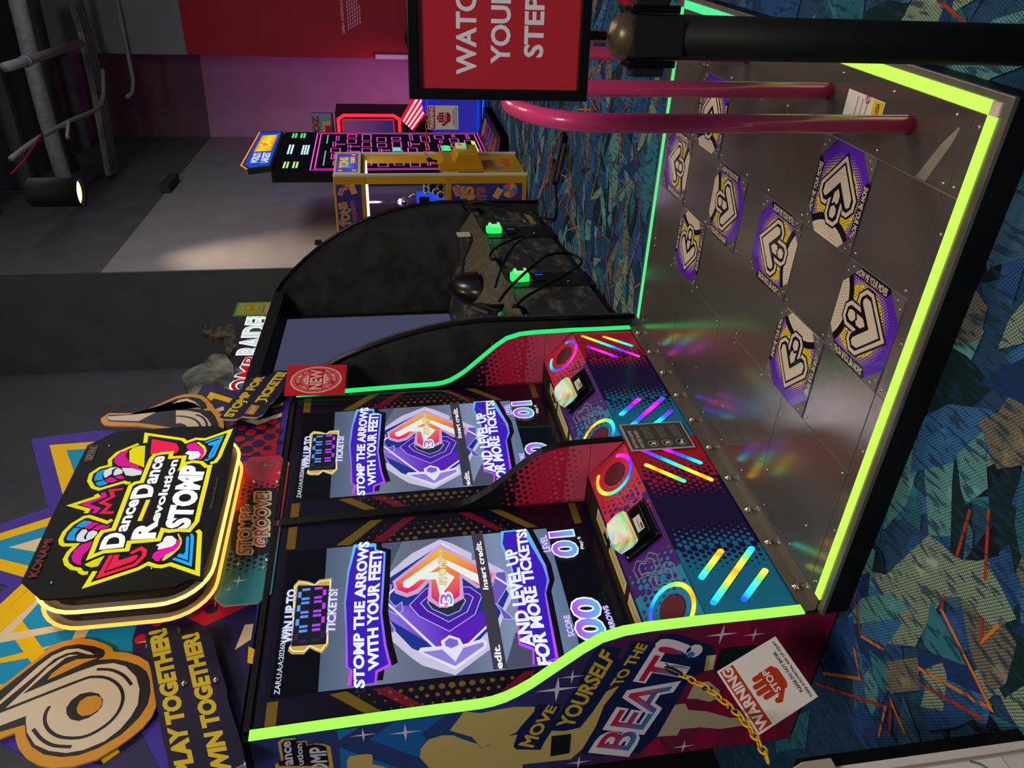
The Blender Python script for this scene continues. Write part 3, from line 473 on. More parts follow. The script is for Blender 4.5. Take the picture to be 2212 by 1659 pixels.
'arr_w':[(0.6284,0.6584),(0.5033,0.5041),(0.4748,0.488),(0.4561,0.5101),(0.59,0.6481),(0.4802,0.7859),(0.487,0.8048),(0.5131,0.8069)],
'arr_w2':[(0.5183,0.7485),(0.5486,0.7108),(0.5478,0.6714),(0.5585,0.6507),(0.5128,0.6086),(0.4767,0.6316),(0.4227,0.6715),(0.5093,0.6809)],
'tq_stp':[(0.4779,0.6412),(0.6576,0.6288),(0.6573,0.6629),(0.4814,0.6668)],
'tq_3':[(0.3797,0.6277),(0.4333,0.6259),(0.4351,0.6705),(0.382,0.6748)],
'dia_s0':[(0.5057,0.8489),(0.5177,0.8742),(0.4668,0.8752),(0.3962,0.8395),(0.4171,0.8138),(0.3764,0.8123),(0.3596,0.8345),(0.3835,0.8646),(0.3693,0.8772),(0.2948,0.8426),(0.2806,0.8491),(0.288,0.8758),(0.361,0.8743)],
'dia_s1':[(0.5178,0.4456),(0.5174,0.4088),(0.439,0.4143),(0.3618,0.4647),(0.2827,0.4135),(0.2877,0.4503),(0.3283,0.4568),(0.3886,0.4801),(0.4467,0.4721)],
'dia_a':[(0.185,0.7672),(0.2017,0.7574),(0.1988,0.6835),(0.2209,0.6847),(0.2425,0.6528),(0.2229,0.6184),(0.1958,0.6092),(0.2114,0.535),(0.1917,0.5255),(0.1706,0.5312),(0.0949,0.6459)],
'dia_a2':[(0.1834,0.7555),(0.184,0.6818),(0.129,0.6426),(0.1815,0.6107),(0.1969,0.5369),(0.1785,0.5362),(0.1084,0.6446)],
'dia_a3':[(0.2156,0.6732),(0.2314,0.6538),(0.2164,0.6251),(0.1943,0.6243),(0.1836,0.6522),(0.1971,0.6718)],
'sl_card':[(0.498,0.1791),(0.3422,0.1873),(0.3422,0.0245),(0.4933,0.0262),(0.5279,0.0907)],
'ringL':[(0.0661,0.0933),(0.1472,0.0568)],
'ringR':[(0.7968,0.1156),(0.6817,0.1582)],
'sp':[(0.0614,0.0939),(0.1056,0.074)],
'bL0':[(0.118,0.4136),(0.2289,0.2984)],
'bL1':[(0.0068,0.4157),(0.228,0.184)],
'bL2':[(0.0081,0.3092),(0.1215,0.1821)],
'bR0':[(1.8008,0.4158),(1.5896,0.1897)],
'bR1':[(1.8014,0.3103),(1.6984,0.1913)],
'bR2':[(1.6978,0.4142),(1.5849,0.3005)],
'bR3':[(1.0898,0.4131),(1.1979,0.296)],
'bR4':[(0.9946,0.4048),(1.1996,0.1878)],
'bR5':[(0.9846,0.3064),(1.093,0.1897)],
'bR6':[(0.8391,0.4134),(0.6122,0.1846)],
'bR7':[(0.8225,0.3023),(0.7204,0.1885)],
'bR8':[(0.7271,0.4114),(0.6153,0.2951)],
'ring_l':[(0.0707,0.1983),(0.1253,0.157),(0.1483,0.1074),(0.1398,0.0523),(0.1096,0.0237),(0.0599,0.0129),(0.0204,0.0182),(-0.006,0.0352)],
'ring_r':[(0.8343,0.1735),(0.7981,0.1948),(0.7512,0.1945),(0.7105,0.1758),(0.6856,0.1358),(0.6841,0.0878),(0.7073,0.0465),(0.7452,0.0194),(0.7881,0.0147),(0.8373,0.0411)],
'ring_r2':[(1.8057,0.1775),(1.7681,0.1979),(1.7269,0.2004),(1.6803,0.1813),(1.655,0.1475),(1.65,0.0989),(1.6688,0.0566),(1.7049,0.0268),(1.7432,0.0168),(1.777,0.022),(1.8063,0.0452)],
'ring_l2':[(1.0995,0.1757),(1.1299,0.1378),(1.1295,0.0873),(1.1012,0.0427),(1.0456,0.0184),(1.0039,0.0251),(0.9733,0.0409)],
'spk_r':[(0.7667,0.1012),(0.8222,0.0804)],
'spk_r2':[(1.7385,0.1059),(1.8008,0.0868)],
'spk_l2':[(1.0358,0.0977),(1.0577,0.0585)],
'wm1':[(0.6603,0.1978),(0.7342,0.1531),(0.6938,0.0833),(0.6449,0.0336),(0.6617,0.0784),(0.6091,0.1229),(0.6511,0.1555),(0.6501,0.191)],
'wm_ul':[(0.2389,0.1512),(0.3221,0.0088),(0.3594,0.0855),(0.3075,0.1947)],
'rules':[(0.9991,0.4491),(1.0039,0.1705),(0.8142,0.175),(0.823,0.4496)],
'tq_rul1':[(0.8621,0.441),(0.9849,0.4161),(0.9811,0.4315),(0.8637,0.4563)],
'tq_rul2':[(0.8303,0.4243),(0.9769,0.3905),(0.973,0.4047),(0.8313,0.4346)],
'st1':[(0.7053,0.7265),(0.5443,0.73),(0.5376,0.7648),(0.6936,0.7765)],
'st2':[(0.5118,0.7171),(0.2915,0.7129),(0.2897,0.7688),(0.4992,0.7777)],
'st3':[(0.2775,0.72),(0.097,0.7093),(0.1283,0.7505),(0.2584,0.7748)],
'sd_outb':[(-0.5327,0.0792),(-1.161,0.0577),(-1.2093,0.0587),(-1.2007,0.1979),(-1.2178,0.6692)],
'sd_sil0':[(-0.9067,1.2812),(-0.8148,1.2352),(-0.8338,1.1784),(-0.826,1.132),(-0.8217,1.075),(-0.8334,1.0035),(-0.8927,1.0027),(-0.9279,1.0436),(-0.9599,1.0582),(-1.0252,1.1745),(-0.9561,1.2077)],
'sd_sil1':[(-0.8744,1.1909),(-0.8465,1.1804),(-0.8359,1.1586),(-0.8464,1.0872),(-0.8488,1.043),(-0.8914,1.0409),(-0.8904,1.1086),(-0.9036,1.1344),(-0.9069,1.1643),(-0.8971,1.1831)],
'sd_sil2':[(-1.0342,1.3808),(-0.9845,1.376),(-0.9402,1.3493),(-0.9277,1.305),(-0.9352,1.2681),(-0.963,1.2382),(-0.9983,1.1887),(-1.0263,1.1768),(-1.0183,1.154),(-0.9775,1.1056),(-0.9725,1.0368),(-1.2198,1.0245),(-1.0991,1.3519)],
'sd_sil3':[(-1.0341,1.6163),(-1.0025,1.6158),(-0.9797,1.6052),(-0.978,1.5547),(-0.9856,1.5335),(-1.0141,1.5332),(-1.0389,1.5364),(-1.0548,1.5078),(-1.0766,1.4828),(-1.1156,1.4845),(-1.0866,1.6127)],
'sd_sil4':[(-1.0824,1.2059),(-1.0343,1.1743),(-0.9878,1.0516),(-0.9752,0.9379),(-0.9705,0.8722),(-0.9344,0.8314),(-0.8638,0.7945),(-0.8004,0.7741),(-0.7756,0.7284),(-0.8028,0.7142),(-0.8763,0.7273),(-0.9804,0.7768),(-1.1004,0.8157),(-1.158,0.8563),(-1.146,1.172),(-1.1386,1.2051)],
'sd_sil5':[(-1.0859,0.5691),(-0.9147,0.5203),(-0.9144,0.4747),(-0.953,0.4565),(-0.9759,0.3826),(-1.0301,0.289),(-1.0445,0.2138),(-1.0787,0.1818),(-1.0883,0.2285),(-1.0905,0.3129),(-1.0659,0.3895),(-1.0598,0.4675),(-1.0959,0.4733)],
'sd_sil6':[(-0.8885,0.4734),(-0.806,0.4595),(-0.8064,0.4088),(-0.8663,0.3572),(-0.9091,0.3604),(-0.9218,0.3869),(-0.895,0.438)],
'sd_blob1':[(-1.0389,1.0656),(-0.9356,1.0486),(-0.8583,1.0047),(-0.8264,0.996),(-0.8372,0.9156),(-0.9074,0.9264),(-0.9752,0.9379),(-1.0425,0.9608),(-1.0774,0.9697),(-1.0578,1.0538)],
'sd_blob2':[(-0.9752,0.9379),(-0.8434,0.9044),(-0.7508,0.8698),(-0.6143,0.8409),(-0.5656,0.8151),(-0.5886,0.7405),(-0.6288,0.7512),(-0.6471,0.7333),(-0.559,0.7131),(-0.5688,0.6495),(-0.6621,0.6414),(-0.7704,0.664),(-0.7794,0.7063),(-0.7672,0.7294),(-0.7781,0.7604),(-0.8966,0.8021),(-0.9772,0.8384),(-0.9859,0.893)],
'sd_blob3':[(-1.1178,0.8227),(-0.9793,0.7825),(-0.869,0.7666),(-0.7608,0.7194),(-0.6934,0.6904),(-0.5842,0.6472),(-0.5401,0.6172),(-0.549,0.5581),(-0.6051,0.4631),(-0.6266,0.4238),(-0.6588,0.4175),(-0.7521,0.4358),(-0.7848,0.4856),(-0.891,0.5071),(-1.0896,0.551),(-1.1737,0.6039),(-1.1639,0.7402),(-1.1389,0.8121)],
'tq_mv':[(-1.0581,0.9959),(-0.8474,0.9282),(-0.8292,0.9588),(-1.0316,1.0484)],
'tq_ys':[(-0.9716,0.8666),(-0.6242,0.756),(-0.5787,0.8035),(-0.9471,0.9235)],
'tq_to':[(-0.7691,0.7184),(-0.5868,0.6547),(-0.5665,0.6888),(-0.7661,0.7591)],
'tq_bt':[(-1.1746,0.6452),(-0.6272,0.4698),(-0.5668,0.6131),(-1.121,0.7851)],
'tq_sl':[(-0.3707,1.225),(-0.376,1.1874),(-0.376,1.1874),(-0.376,1.1874)],
'sd_lg':[(-0.9956,1.8387),(-0.9727,1.8377),(-0.9617,1.8173),(-0.8624,1.8161),(-0.8447,1.8021),(-0.8471,1.7616),(-0.8676,1.762),(-0.8684,1.7295),(-0.8921,1.7301),(-0.8886,1.7037),(-0.8965,1.6801),(-0.9126,1.6604),(-1.0353,1.6598)],
'tq_g1':[(-0.9851,1.7815),(-0.8584,1.7781),(-0.8601,1.7988),(-0.9859,1.8061)],
'tq_g2':[(-0.9919,1.7505),(-0.8771,1.7448),(-0.8822,1.7636),(-0.9942,1.7683)],
'tq_g3':[(-1.0521,1.6792),(-0.9098,1.6742),(-0.9079,1.7264),(-1.041,1.7286)],
'sd_d1':[(-0.8348,1.6333),(-0.834,1.5637),(-0.888,1.6339)],
'sd_d2':[(-0.9017,1.5378),(-0.8232,1.4542),(-0.8242,1.2971),(-0.9053,1.3706),(-1.0327,1.3283),(-1.0326,1.3882)],
'sd_d3':[(-0.9244,1.6332),(-0.9811,1.5694),(-1.0848,1.4458),(-1.0419,1.6386)],
'sd_d4':[(-0.9024,1.2792),(-0.8329,1.2209),(-0.7952,1.0457),(-0.9536,1.0378),(-0.9481,1.2196)],
'sd_vent':[(-0.6417,0.4017),(-0.6399,0.278),(-0.773,0.2622),(-0.7682,0.3992)],
'sd_ven2':[(-1.0069,0.9356),(-1.0066,0.8703),(-1.1131,0.867),(-1.118,0.9323)],
'sd_stk':[(-0.669,0.443),(-0.6695,0.41),(-0.7448,0.4065),(-0.7477,0.4377)],
'sd_star0':[(-0.7554,0.9351),(-0.7639,0.8871)],
'sd_star1':[(-0.6993,0.89),(-0.7029,0.8688)],
'sd_star2':[(-0.5712,0.4103),(-0.5762,0.3768)],
'sd_star3':[(-0.5885,0.2951),(-0.5915,0.2752)],
'sd_star4':[(-1.1821,0.8254),(-1.1875,0.8006)],
'sd_star5':[(-1.1682,0.4374),(-1.1731,0.4135)],
'sd_starj0':[(-0.874,1.5556),(-0.8786,1.5329)],
'sd_starj1':[(-0.8869,1.4233),(-0.8932,1.3918)],
'sd_starj2':[(-1.1548,1.1309),(-1.1699,1.0629)],
'caution':[(0.5023,-0.9744),(0.3273,-0.9746),(0.3217,-0.9383),(0.501,-0.9036)],
'tape':[(0.1211,-0.8432),(0.0693,-0.9372),(0.0312,-0.9852),(0.025,-0.9849),(0.0332,-0.9506),(0.0817,-0.843)],
'cf_out':[(5.6732,1.8504),(5.6734,-0.0022),(6.3773,0.0056),(6.3958,1.8575)],
'cf_mq':[(6.3931,1.8516),(6.4157,1.6036),(5.7832,1.5802),(5.8324,1.8371)],
'cf_win':[(6.2184,1.548),(6.235,0.9609),(5.7667,0.8175),(5.7607,1.5478)],
'cl_out':[(-0.8338,1.8507),(-0.8396,0.008),(-1.323,-0.0177),(-1.4101,1.8581)],
'cl_p1':[(-0.932,1.8498),(-0.9341,1.6164),(-1.3091,1.6139),(-1.4101,1.8581)],
'cl_win':[(-0.9348,1.5457),(-0.9414,0.8136),(-1.1748,0.8149),(-1.2267,1.5365)],
'cl_p2':[(-0.9421,0.7404),(-0.9487,0.0022),(-1.1369,-0.0078),(-1.1271,0.7405)],
'tq_tons':[(-1.3353,1.7144),(-1.0936,1.7469),(-1.1129,1.8219),(-1.3408,1.7963)],
'tq_tix2':[(-1.2944,1.6525),(-1.0877,1.678),(-1.094,1.7082),(-1.3077,1.6928)],
'tq_of':[(-1.1896,1.707),(-1.1553,1.7124),(-1.1617,1.7388),(-1.1933,1.7333)],
'cl_caps':[(-0.9331,0.9856),(-0.9347,0.8069),(-1.1262,0.8079),(-1.1104,0.962)],
'mz_out':[(8.471,2.5577),(8.4895,0.1629),(7.4648,-0.0952),(6.6952,1.9061),(6.7092,2.534)],
'mz_in':[(8.4738,2.2055),(8.4896,0.1448),(7.4085,0.1119),(6.9753,2.2034)],
'mz_top':[(7.0631,2.8447),(8.1443,2.8122),(7.9887,2.5803),(6.7828,2.5767)],
'tq_w1':[(7.0082,2.6243),(7.6608,2.6925),(7.6613,2.7664),(7.0102,2.7372)],
'red_fr':[(-1.1289,1.9419),(-1.1247,1.1593),(-1.3557,1.0842),(-1.3574,1.9746)],
'oz':[(-1.1091,2.2989),(-1.1221,2.0296),(-1.3352,2.0323),(-1.3432,2.3067)],
'pop':[(-1.2009,1.0981),(-0.9083,0.9193),(-0.9881,0.6545),(-1.0431,0.6438),(-1.2332,0.7615),(-1.3466,0.9367)],
'blue_p':[(-0.9224,0.6537),(-0.9171,0.0113),(-1.3908,0.0019),(-1.3912,0.3325),(-1.3233,0.6821)],
'neon':[(-0.9225,0.0054),(-0.9223,-0.0294),(-1.3907,-0.0396),(-1.3908,-0.0099)],
'tq_open':[(-0.3584,1.8238),(0.1019,1.8314),(0.101,1.8664),(-0.3592,1.8627)],
'rw_strip':[(-0.6283,1.4025),(-0.6285,0.9427),(-0.6869,0.9361),(-0.691,1.3975)],
'disc':[(-0.34,0.9168),(-0.3237,0.8665),(-0.6823,0.8515),(-0.7068,0.8945)],
'tq_tomb':[(0.9425,2.3185),(1.6173,2.4046),(1.6367,2.5006),(1.0415,2.5453)],
'tq_raid':[(1.6606,2.3909),(2.4493,2.4126),(2.4686,2.6048),(1.6717,2.5759)],
'rock':[(1.0723,2.8134),(1.2131,2.8611),(1.361,2.9177),(1.4741,2.9046),(1.5525,2.8493),(1.6171,2.8067),(1.7568,2.7763),(1.7459,2.6756),(1.5409,2.5873),(1.3023,2.5372),(1.0404,2.5355)],
'pag':[(2.2864,2.9569),(2.3692,2.9305),(2.2385,2.8991),(2.3632,2.872),(2.2329,2.8454),(2.3794,2.8171),(2.2266,2.784),(2.3738,2.7622),(2.3912,2.7185),(1.9278,2.6179),(1.7242,2.6439),(1.7833,2.6817),(1.9752,2.6982),(2.0791,2.7446),(2.1169,2.8177),(2.1547,2.8876)],
'time':[(2.8226,2.74),(2.8164,2.4208),(2.4607,2.4139),(2.481,2.7285)],
'tq_time':[(2.534,2.578),(2.7606,2.6041),(2.7536,2.6563),(2.5354,2.6378)],
'tq_play':[(2.5241,2.5249),(2.7418,2.5361),(2.7479,2.5983),(2.5298,2.5814)],
'hdr':[(2.829,2.4222),(3.0192,2.413),(2.9737,2.3444),(1.3077,2.297),(1.3161,2.3721)],
'fas0':[(2.36,0.5633),(2.3527,0.011),(2.0292,0.0132),(2.0007,0.5696)],
'fas1':[(1.066,0.5786),(1.1026,0.0415),(0.8019,0.0649),(0.7938,0.5969)],
'wavy':[(3.2095,0.6615),(2.8887,0.7288),(2.3981,0.6765),(2.2484,0.6707),(2.1112,0.7548),(1.9492,0.7872),(1.6923,0.7933),(1.5437,0.7543),(1.3607,0.7693),(1.1893,0.7996),(1.085,0.7958),(0.8996,0.7182),(0.7481,0.7025),(0.6403,0.7001),(0.4091,0.7488),(0.2685,0.7553),(0.1448,0.7134),(-0.0115,0.7067)],
'wavy_lo':[(3.2054,0.5878),(2.4553,0.6144),(2.3026,0.6021),(1.5337,0.6304),(1.1739,0.621),(0.7777,0.6242),(0.3972,0.6268),(0.0911,0.6132)],
'base':[(3.3234,-0.0687),(2.288,-0.0435),(1.4099,-0.0207),(0.7776,0.0072),(0.0922,0.0497)],
'brk0':[(2.8427,0.5416)],
'brk1':[(1.807,0.6434)],
'brk2':[(1.3038,0.6219)],
'brk3':[(0.3305,0.5981)],
'ce_chan':[(10.2332,-0.0778),(10.3393,0.2662),(10.2882,1.081),(10.0731,2.1477)],
'ce_insul':[(8.6246,-0.2412),(8.5446,0.6224),(8.5414,1.4248),(8.5879,1.7534)],
'ce_pipe':[(7.481,0.2597),(8.0206,0.2927),(9.8518,0.3825)],
'ce_cond':[(6.8782,1.0233),(7.639,1.0233),(8.6556,1.0786),(9.9017,1.1571),(10.3202,0.7853)],
'ce_chan2':[(9.526,-0.1496),(9.459,0.5233),(9.2986,1.2785),(9.433,1.8897)],
'ce_cond2':[(10.9426,-0.0057),(10.9234,0.4623),(10.9096,1.0286),(10.7383,1.1729),(10.4585,1.1719)],
'ce_pipe2':[(10.5142,0.4278),(11.3856,0.4715)],
'ce_beam':[(7.3734,0.396),(7.3114,0.938),(6.9174,0.9737)],
'cp0':[(-0.1198,0.2932),(-0.1792,0.2482),(-0.2597,0.0116),(-0.3542,-0.0066),(-0.3858,-0.0161),(-0.3834,0.1169),(-0.3705,0.2159),(-0.3697,0.3318),(-0.2823,0.4258),(-0.2991,0.318),(-0.2103,0.3063)],
'cp1':[(-0.121,0.2954),(-0.2991,0.318),(-0.2819,0.4402),(-0.1803,0.5068),(-0.1326,0.3914)],
'cp2':[(-0.0916,0.3392),(-0.121,0.2954),(-0.1781,0.4521),(-0.1372,0.4423)],
'cp3':[(-0.35,0.1655),(-0.5239,0.2134),(-0.4603,0.2699),(-0.3912,0.3053)],
'cp4':[(-0.373,0.3311),(-0.5328,0.2079),(-0.6031,0.2296),(-0.406,0.3722)],
'cp5':[(-0.4294,0.4155),(-0.4144,0.3613),(-0.6286,0.2553),(-0.5755,0.3981),(-0.5173,0.4992)],
'cp6':[(-0.4229,0.0737),(-0.5173,0.0135),(-0.6025,0.0335),(-0.6288,0.1467),(-0.6057,0.2138),(-0.5114,0.1688)],
'cp7':[(-0.3834,0.1169),(-0.3858,-0.0161),(-0.4329,-0.0791),(-0.5736,-0.0184),(-0.5396,0.0539),(-0.4229,0.0737)],
'cp8':[(-0.0129,0.6755),(-0.1237,0.4862),(-0.2357,0.6459),(-0.1124,0.785)],
'cp9':[(-0.2306,0.518),(-0.3067,0.4865),(-0.3497,0.567),(-0.3093,0.5851)],
'cpa':[(-0.3878,-0.0236),(-0.4031,-0.123),(-0.4103,-0.1801),(-0.4648,-0.1107),(-0.4164,-0.0468)],
'co0':[(-0.3403,-0.148),(-0.3632,-0.0128)],
'co1':[(-0.3864,-0.1886),(-0.461,-0.0281)],
'co2':[(-0.4992,0.0618),(-0.5279,0.1191),(-0.5458,0.0356)],
'co3':[(-0.3814,0.1132),(-0.3914,0.1555),(-0.6311,0.2394),(-0.4071,0.3741)],
'co4':[(-0.4325,0.408),(-0.6262,0.287)],
'co5':[(-0.0964,0.417),(-0.1826,0.5112),(-0.2815,0.4547)],
'co6':[(-0.0845,0.8766),(-0.369,0.6031),(-0.3929,0.718)],
'co7':[(-0.4247,0.6693),(-0.3772,0.5655),(-0.4634,0.5952)],
'co8':[(-0.0254,0.7731),(-0.0999,0.8016),(-0.2449,0.6375),(-0.1718,0.5686)],
'bz_g1':[(0.8888,0.9268),(0.884,0.8752),(0.7479,1.0084),(0.753,1.0637)],
'bz_c1':[(0.886,0.7885),(0.8832,0.738),(0.7493,0.87),(0.7542,0.9244)],
'bz_c2':[(0.8837,0.5564),(0.8863,0.5109),(0.7565,0.3725),(0.7554,0.4134)],
'bz_g2':[(0.8836,0.4238),(0.8859,0.3757),(0.7549,0.2366),(0.7553,0.2815)],
'kick':[(-0.0685,0.1439),(1.8686,0.1512)],
'kbolt':[(0.4131,0.1182),(0.2414,0.1166),(0.0288,0.116)],
'irhalf':[(-0.8317,0.732),(-0.8332,0.6034),(-0.6901,0.6039),(-0.5284,0.4677),(-0.5345,0.7459)]}
# ================================================================== the room
WALLG = noise_mat('wall_paint_grey', '#8f8b92', '#989399', 3, (.75, .85))
WALLD = noise_mat('wall_paint_charcoal', '#525257', '#5b5b60', 3, (.75, .85))
WALLR = noise_mat('wall_paint_red', '#a01122', '#a91526', 2, (.7, .8))
WALLL = noise_mat('wall_paint_light_grey', '#7b7e84', '#84878c', 2, (.7, .8))
CEIL = noise_mat('ceiling_deck', '#55585d', '#63666b', 2, (.7, .9))
ZB = 4.31   # height where the lower paint stops
def wall(name, pts, zsplit, m_lo, m_hi, ztop=6.3, th=.008):
    mb = MB(); (x0, y0), (x1, y1) = pts
    d = Vector((x1-x0, y1-y0, 0)); L = d.length; p = P((x0, y0, 0), d, (0, 0, 1))
    mb.obox(p, 0, 0, L, zsplit, -th, 0, m_lo)
    if m_hi: mb.obox(p, 0, zsplit, L, ztop, -th, 0, m_hi)
    return struct(mb.build(name))
wall('wall_back', ((6.26, 2.02), (12.68, 2.30)), ZB, WALLG, WALLD)
wall('wall_return', ((6.26, 3.2), (6.26, 2.02)), 6.3, WALLD, None)
wall('wall_rear', ((-6.0, 3.2), (6.26, 3.2)), 6.3, WALLD, None)
wall('wall_right', ((12.68, 2.30), (12.95, .3)), ZB, WALLG, WALLD)
# red wall with a lower part standing a little proud and a light upper part
mb = MB(); p = P((11.0, .69, 0), (0, -1, 0), (0, 0, 1))
mb.obox(p, 0, 0, 7, 4.11, -.12, 0, WALLR); mb.obox(p, -.0, 0, 7, 3.05, 0, .05, WALLR); mb.obox(p, 0, 4.11, 7, 6.3, -.12, 0, WALLL)
mb.obox(p, 1.2, 3.3, 7, 6.3, -.12, -.02, WALLL)
struct(mb.build('wall_red'))
mb = MB(); mb.box((1.5, -4.5, 6.2), (13.2, 3.4, 6.3), CEIL)
for k in range(9): mb.box((2.2+k*1.2, -4.5, 6.02), (2.32+k*1.2, 3.3, 6.2), CEIL)
struct(mb.build('ceiling'))
# ---------------------------------------------------------------- carpet
def carpet_mat():
    m = bpy.data.materials.new('woven_carpet'); m.use_nodes = True; nt = m.node_tree; L = nt.links.new
    b = nt.nodes['Principled BSDF']; b.inputs['Roughness'].default_value = .95; b.inputs['Specular IOR Level'].default_value = .1
    at = nt.nodes.new('ShaderNodeAttribute'); at.attribute_name = 'Col'
    tc = nt.nodes.new('ShaderNodeTexCoord'); mp = nt.nodes.new('ShaderNodeMapping')
    mp.inputs['Rotation'].default_value = (0, 0, radians(28)); mp.inputs['Scale'].default_value = (120, 150, 1)
    L(tc.outputs['Object'], mp.inputs[0])
    fr = nt.nodes.new('ShaderNodeVectorMath'); fr.operation = 'FRACTION'; L(mp.outputs[0], fr.inputs[0])
    sb = nt.nodes.new('ShaderNodeVectorMath'); sb.operation = 'SUBTRACT'; sb.inputs[1].default_value = (.5, .5, 0); L(fr.outputs[0], sb.inputs[0])
    sx = nt.nodes.new('ShaderNodeSeparateXYZ'); L(sb.outputs[0], sx.inputs[0])
    cx = nt.nodes.new('ShaderNodeCombineXYZ'); L(sx.outputs[0], cx.inputs[0]); L(sx.outputs[1], cx.inputs[1])
    ln = nt.nodes.new('ShaderNodeVectorMath'); ln.operation = 'LENGTH'; L(cx.outputs[0], ln.inputs[0])
    mr = nt.nodes.new('ShaderNodeMapRange'); mr.inputs['From Min'].default_value = .30; mr.inputs['From Max'].default_value = .46
    mr.inputs['To Min'].default_value = 0; mr.inputs['To Max'].default_value = 1; L(ln.outputs['Value'], mr.inputs['Value'])
    nz = nt.nodes.new('ShaderNodeTexNoise'); nz.inputs['Scale'].default_value = 9; nz.inputs['Detail'].default_value = 5; L(tc.outputs['Object'], nz.inputs['Vector'])
    n2 = nt.nodes.new('ShaderNodeMapRange'); n2.inputs['From Min'].default_value = .36; n2.inputs['From Max'].default_value = .42; L(nz.outputs[0], n2.inputs['Value'])
    m1 = nt.nodes.new('ShaderNodeMath'); m1.operation = 'MULTIPLY'; L(mr.outputs[0], m1.inputs[0]); L(at.outputs['Alpha'], m1.inputs[1])
    m2 = nt.nodes.new('ShaderNodeMath'); m2.operation = 'MULTIPLY'; L(m1.outputs[0], m2.inputs[0]); L(n2.outputs[0], m2.inputs[1])
    mx = nt.nodes.new('ShaderNodeMix'); mx.data_type = 'RGBA'
    dk = nt.nodes.new('ShaderNodeMix'); dk.data_type = 'RGBA'; dk.inputs[0].default_value = .75
    L(at.outputs['Color'], dk.inputs[6]); dk.inputs[7].default_value = (*hexl('#0c2233'), 1)
    L(m2.outputs[0], mx.inputs[0]); L(at.outputs['Color'], mx.inputs[6]); L(dk.outputs[2], mx.inputs[7])
    mp3 = nt.nodes.new('ShaderNodeMapping'); mp3.inputs['Rotation'].default_value = (0, 0, radians(28)); mp3.inputs['Scale'].default_value = (14, 60, 1); L(tc.outputs['Object'], mp3.inputs[0])
    n3 = nt.nodes.new('ShaderNodeTexNoise'); n3.inputs['Scale'].default_value = 1.0; n3.inputs['Detail'].default_value = 4; L(mp3.outputs[0], n3.inputs['Vector'])
    r3 = nt.nodes.new('ShaderNodeMapRange'); r3.inputs['From Min'].default_value = .53; r3.inputs['From Max'].default_value = .60; r3.inputs['To Max'].default_value = .8; L(n3.outputs[0], r3.inputs['Value'])
    dk2 = nt.nodes.new('ShaderNodeMix'); dk2.data_type = 'RGBA'; L(r3.outputs[0], dk2.inputs[0]); L(mx.outputs[2], dk2.inputs[6]); dk2.inputs[7].default_value = (*hexl('#1a3346'), 1)
    L(dk2.outputs[2], b.inputs['Base Color'])
    bp = nt.nodes.new('ShaderNodeBump'); bp.inputs['Strength'].default_value = .5; bp.inputs['Distance'].default_value = .004
    L(ln.outputs['Value'], bp.inputs['Height']); bp.invert = True; L(bp.outputs[0], b.inputs['Normal'])
    return m
CARPET = carpet_mat()
FL = P((0, 0, 0), (1, 0, 0), (0, 1, 0))
mb = MB()
NAVY = hexl('#1d3560'); BLUE = hexl('#2f568f'); STEEL = hexl('#3f74a8'); TEAL = hexl('#2f6f7d'); SAGE = hexl('#8fa288'); DKG = hexl('#14292b'); OLIVE = hexl('#7d775f'); BLK = hexl('#15171a'); SEAF = hexl('#5f9a98')
def cc(c, a): return (*c, a)
mb.box((-7, -9, -.1), (15, 4.2, 0), CARPET); mb.c[:] = [cc(hexl('#2b4a68'), .6)]*len(mb.c)
hh = [0.0001]
def shard(pts, c, a):
    hh[0] += 2.5e-6; mb.flat(FL, pts, CARPET, hh[0], cc(c, a))
pal = [(NAVY, .2), (BLUE, .9), (BLUE, .7), (STEEL, .95), (TEAL, .1), (SAGE, 1.0), (SEAF, .95), (hexl('#3d5f78'), .6), (hexl('#4a6f80'), .9), (DKG, .3), (OLIVE, .95), (BLK, .4), (SEAF, .8), (TEAL, .9)]
rnd = random.Random(31)
def jag(cx, cy, L, w, ang):
    ca, sa = cos(ang), sin(ang)
    q = [(-L/2, rnd.uniform(-w, w)*.4), (-L*rnd.uniform(.1, .4), w*rnd.uniform(.5, 1)), (L*rnd.uniform(0, .3), w*rnd.uniform(.3, .9)), (L/2, rnd.uniform(-w, w)*.4), (L*rnd.uniform(.1, .35), -w*rnd.uniform(.3, 1)), (-L*rnd.uniform(.05, .3), -w*rnd.uniform(.3, .9))]
    return [(cx+x*ca-y*sa, cy+x*sa+y*ca) for x, y in q]
for k in range(2000):
    far = k < 1350
    cx = rnd.uniform(1.0, 9.5) if far else rnd.uniform(-1.6, 3.6); cy = rnd.uniform(-2.6, 1.4) if far else rnd.uniform(-3.0, 1.2)
    c, a = rnd.choice(pal)
    shard(jag(cx, cy, rnd.uniform(.15, .5), rnd.uniform(.03, .13), rnd.choice((.5, 1.1, 1.9, 2.6))+rnd.uniform(-.25, .25)), c, a)
for k in range(170):
    c, a = rnd.choice(pal)
    shard(jag(rnd.uniform(-1.5, -.05), rnd.uniform(-1.3, .8), rnd.uniform(.14, .42), rnd.uniform(.05, .14), rnd.choice((.5, 1.1, 1.9, 2.6))+rnd.uniform(-.25, .25)), c, a)
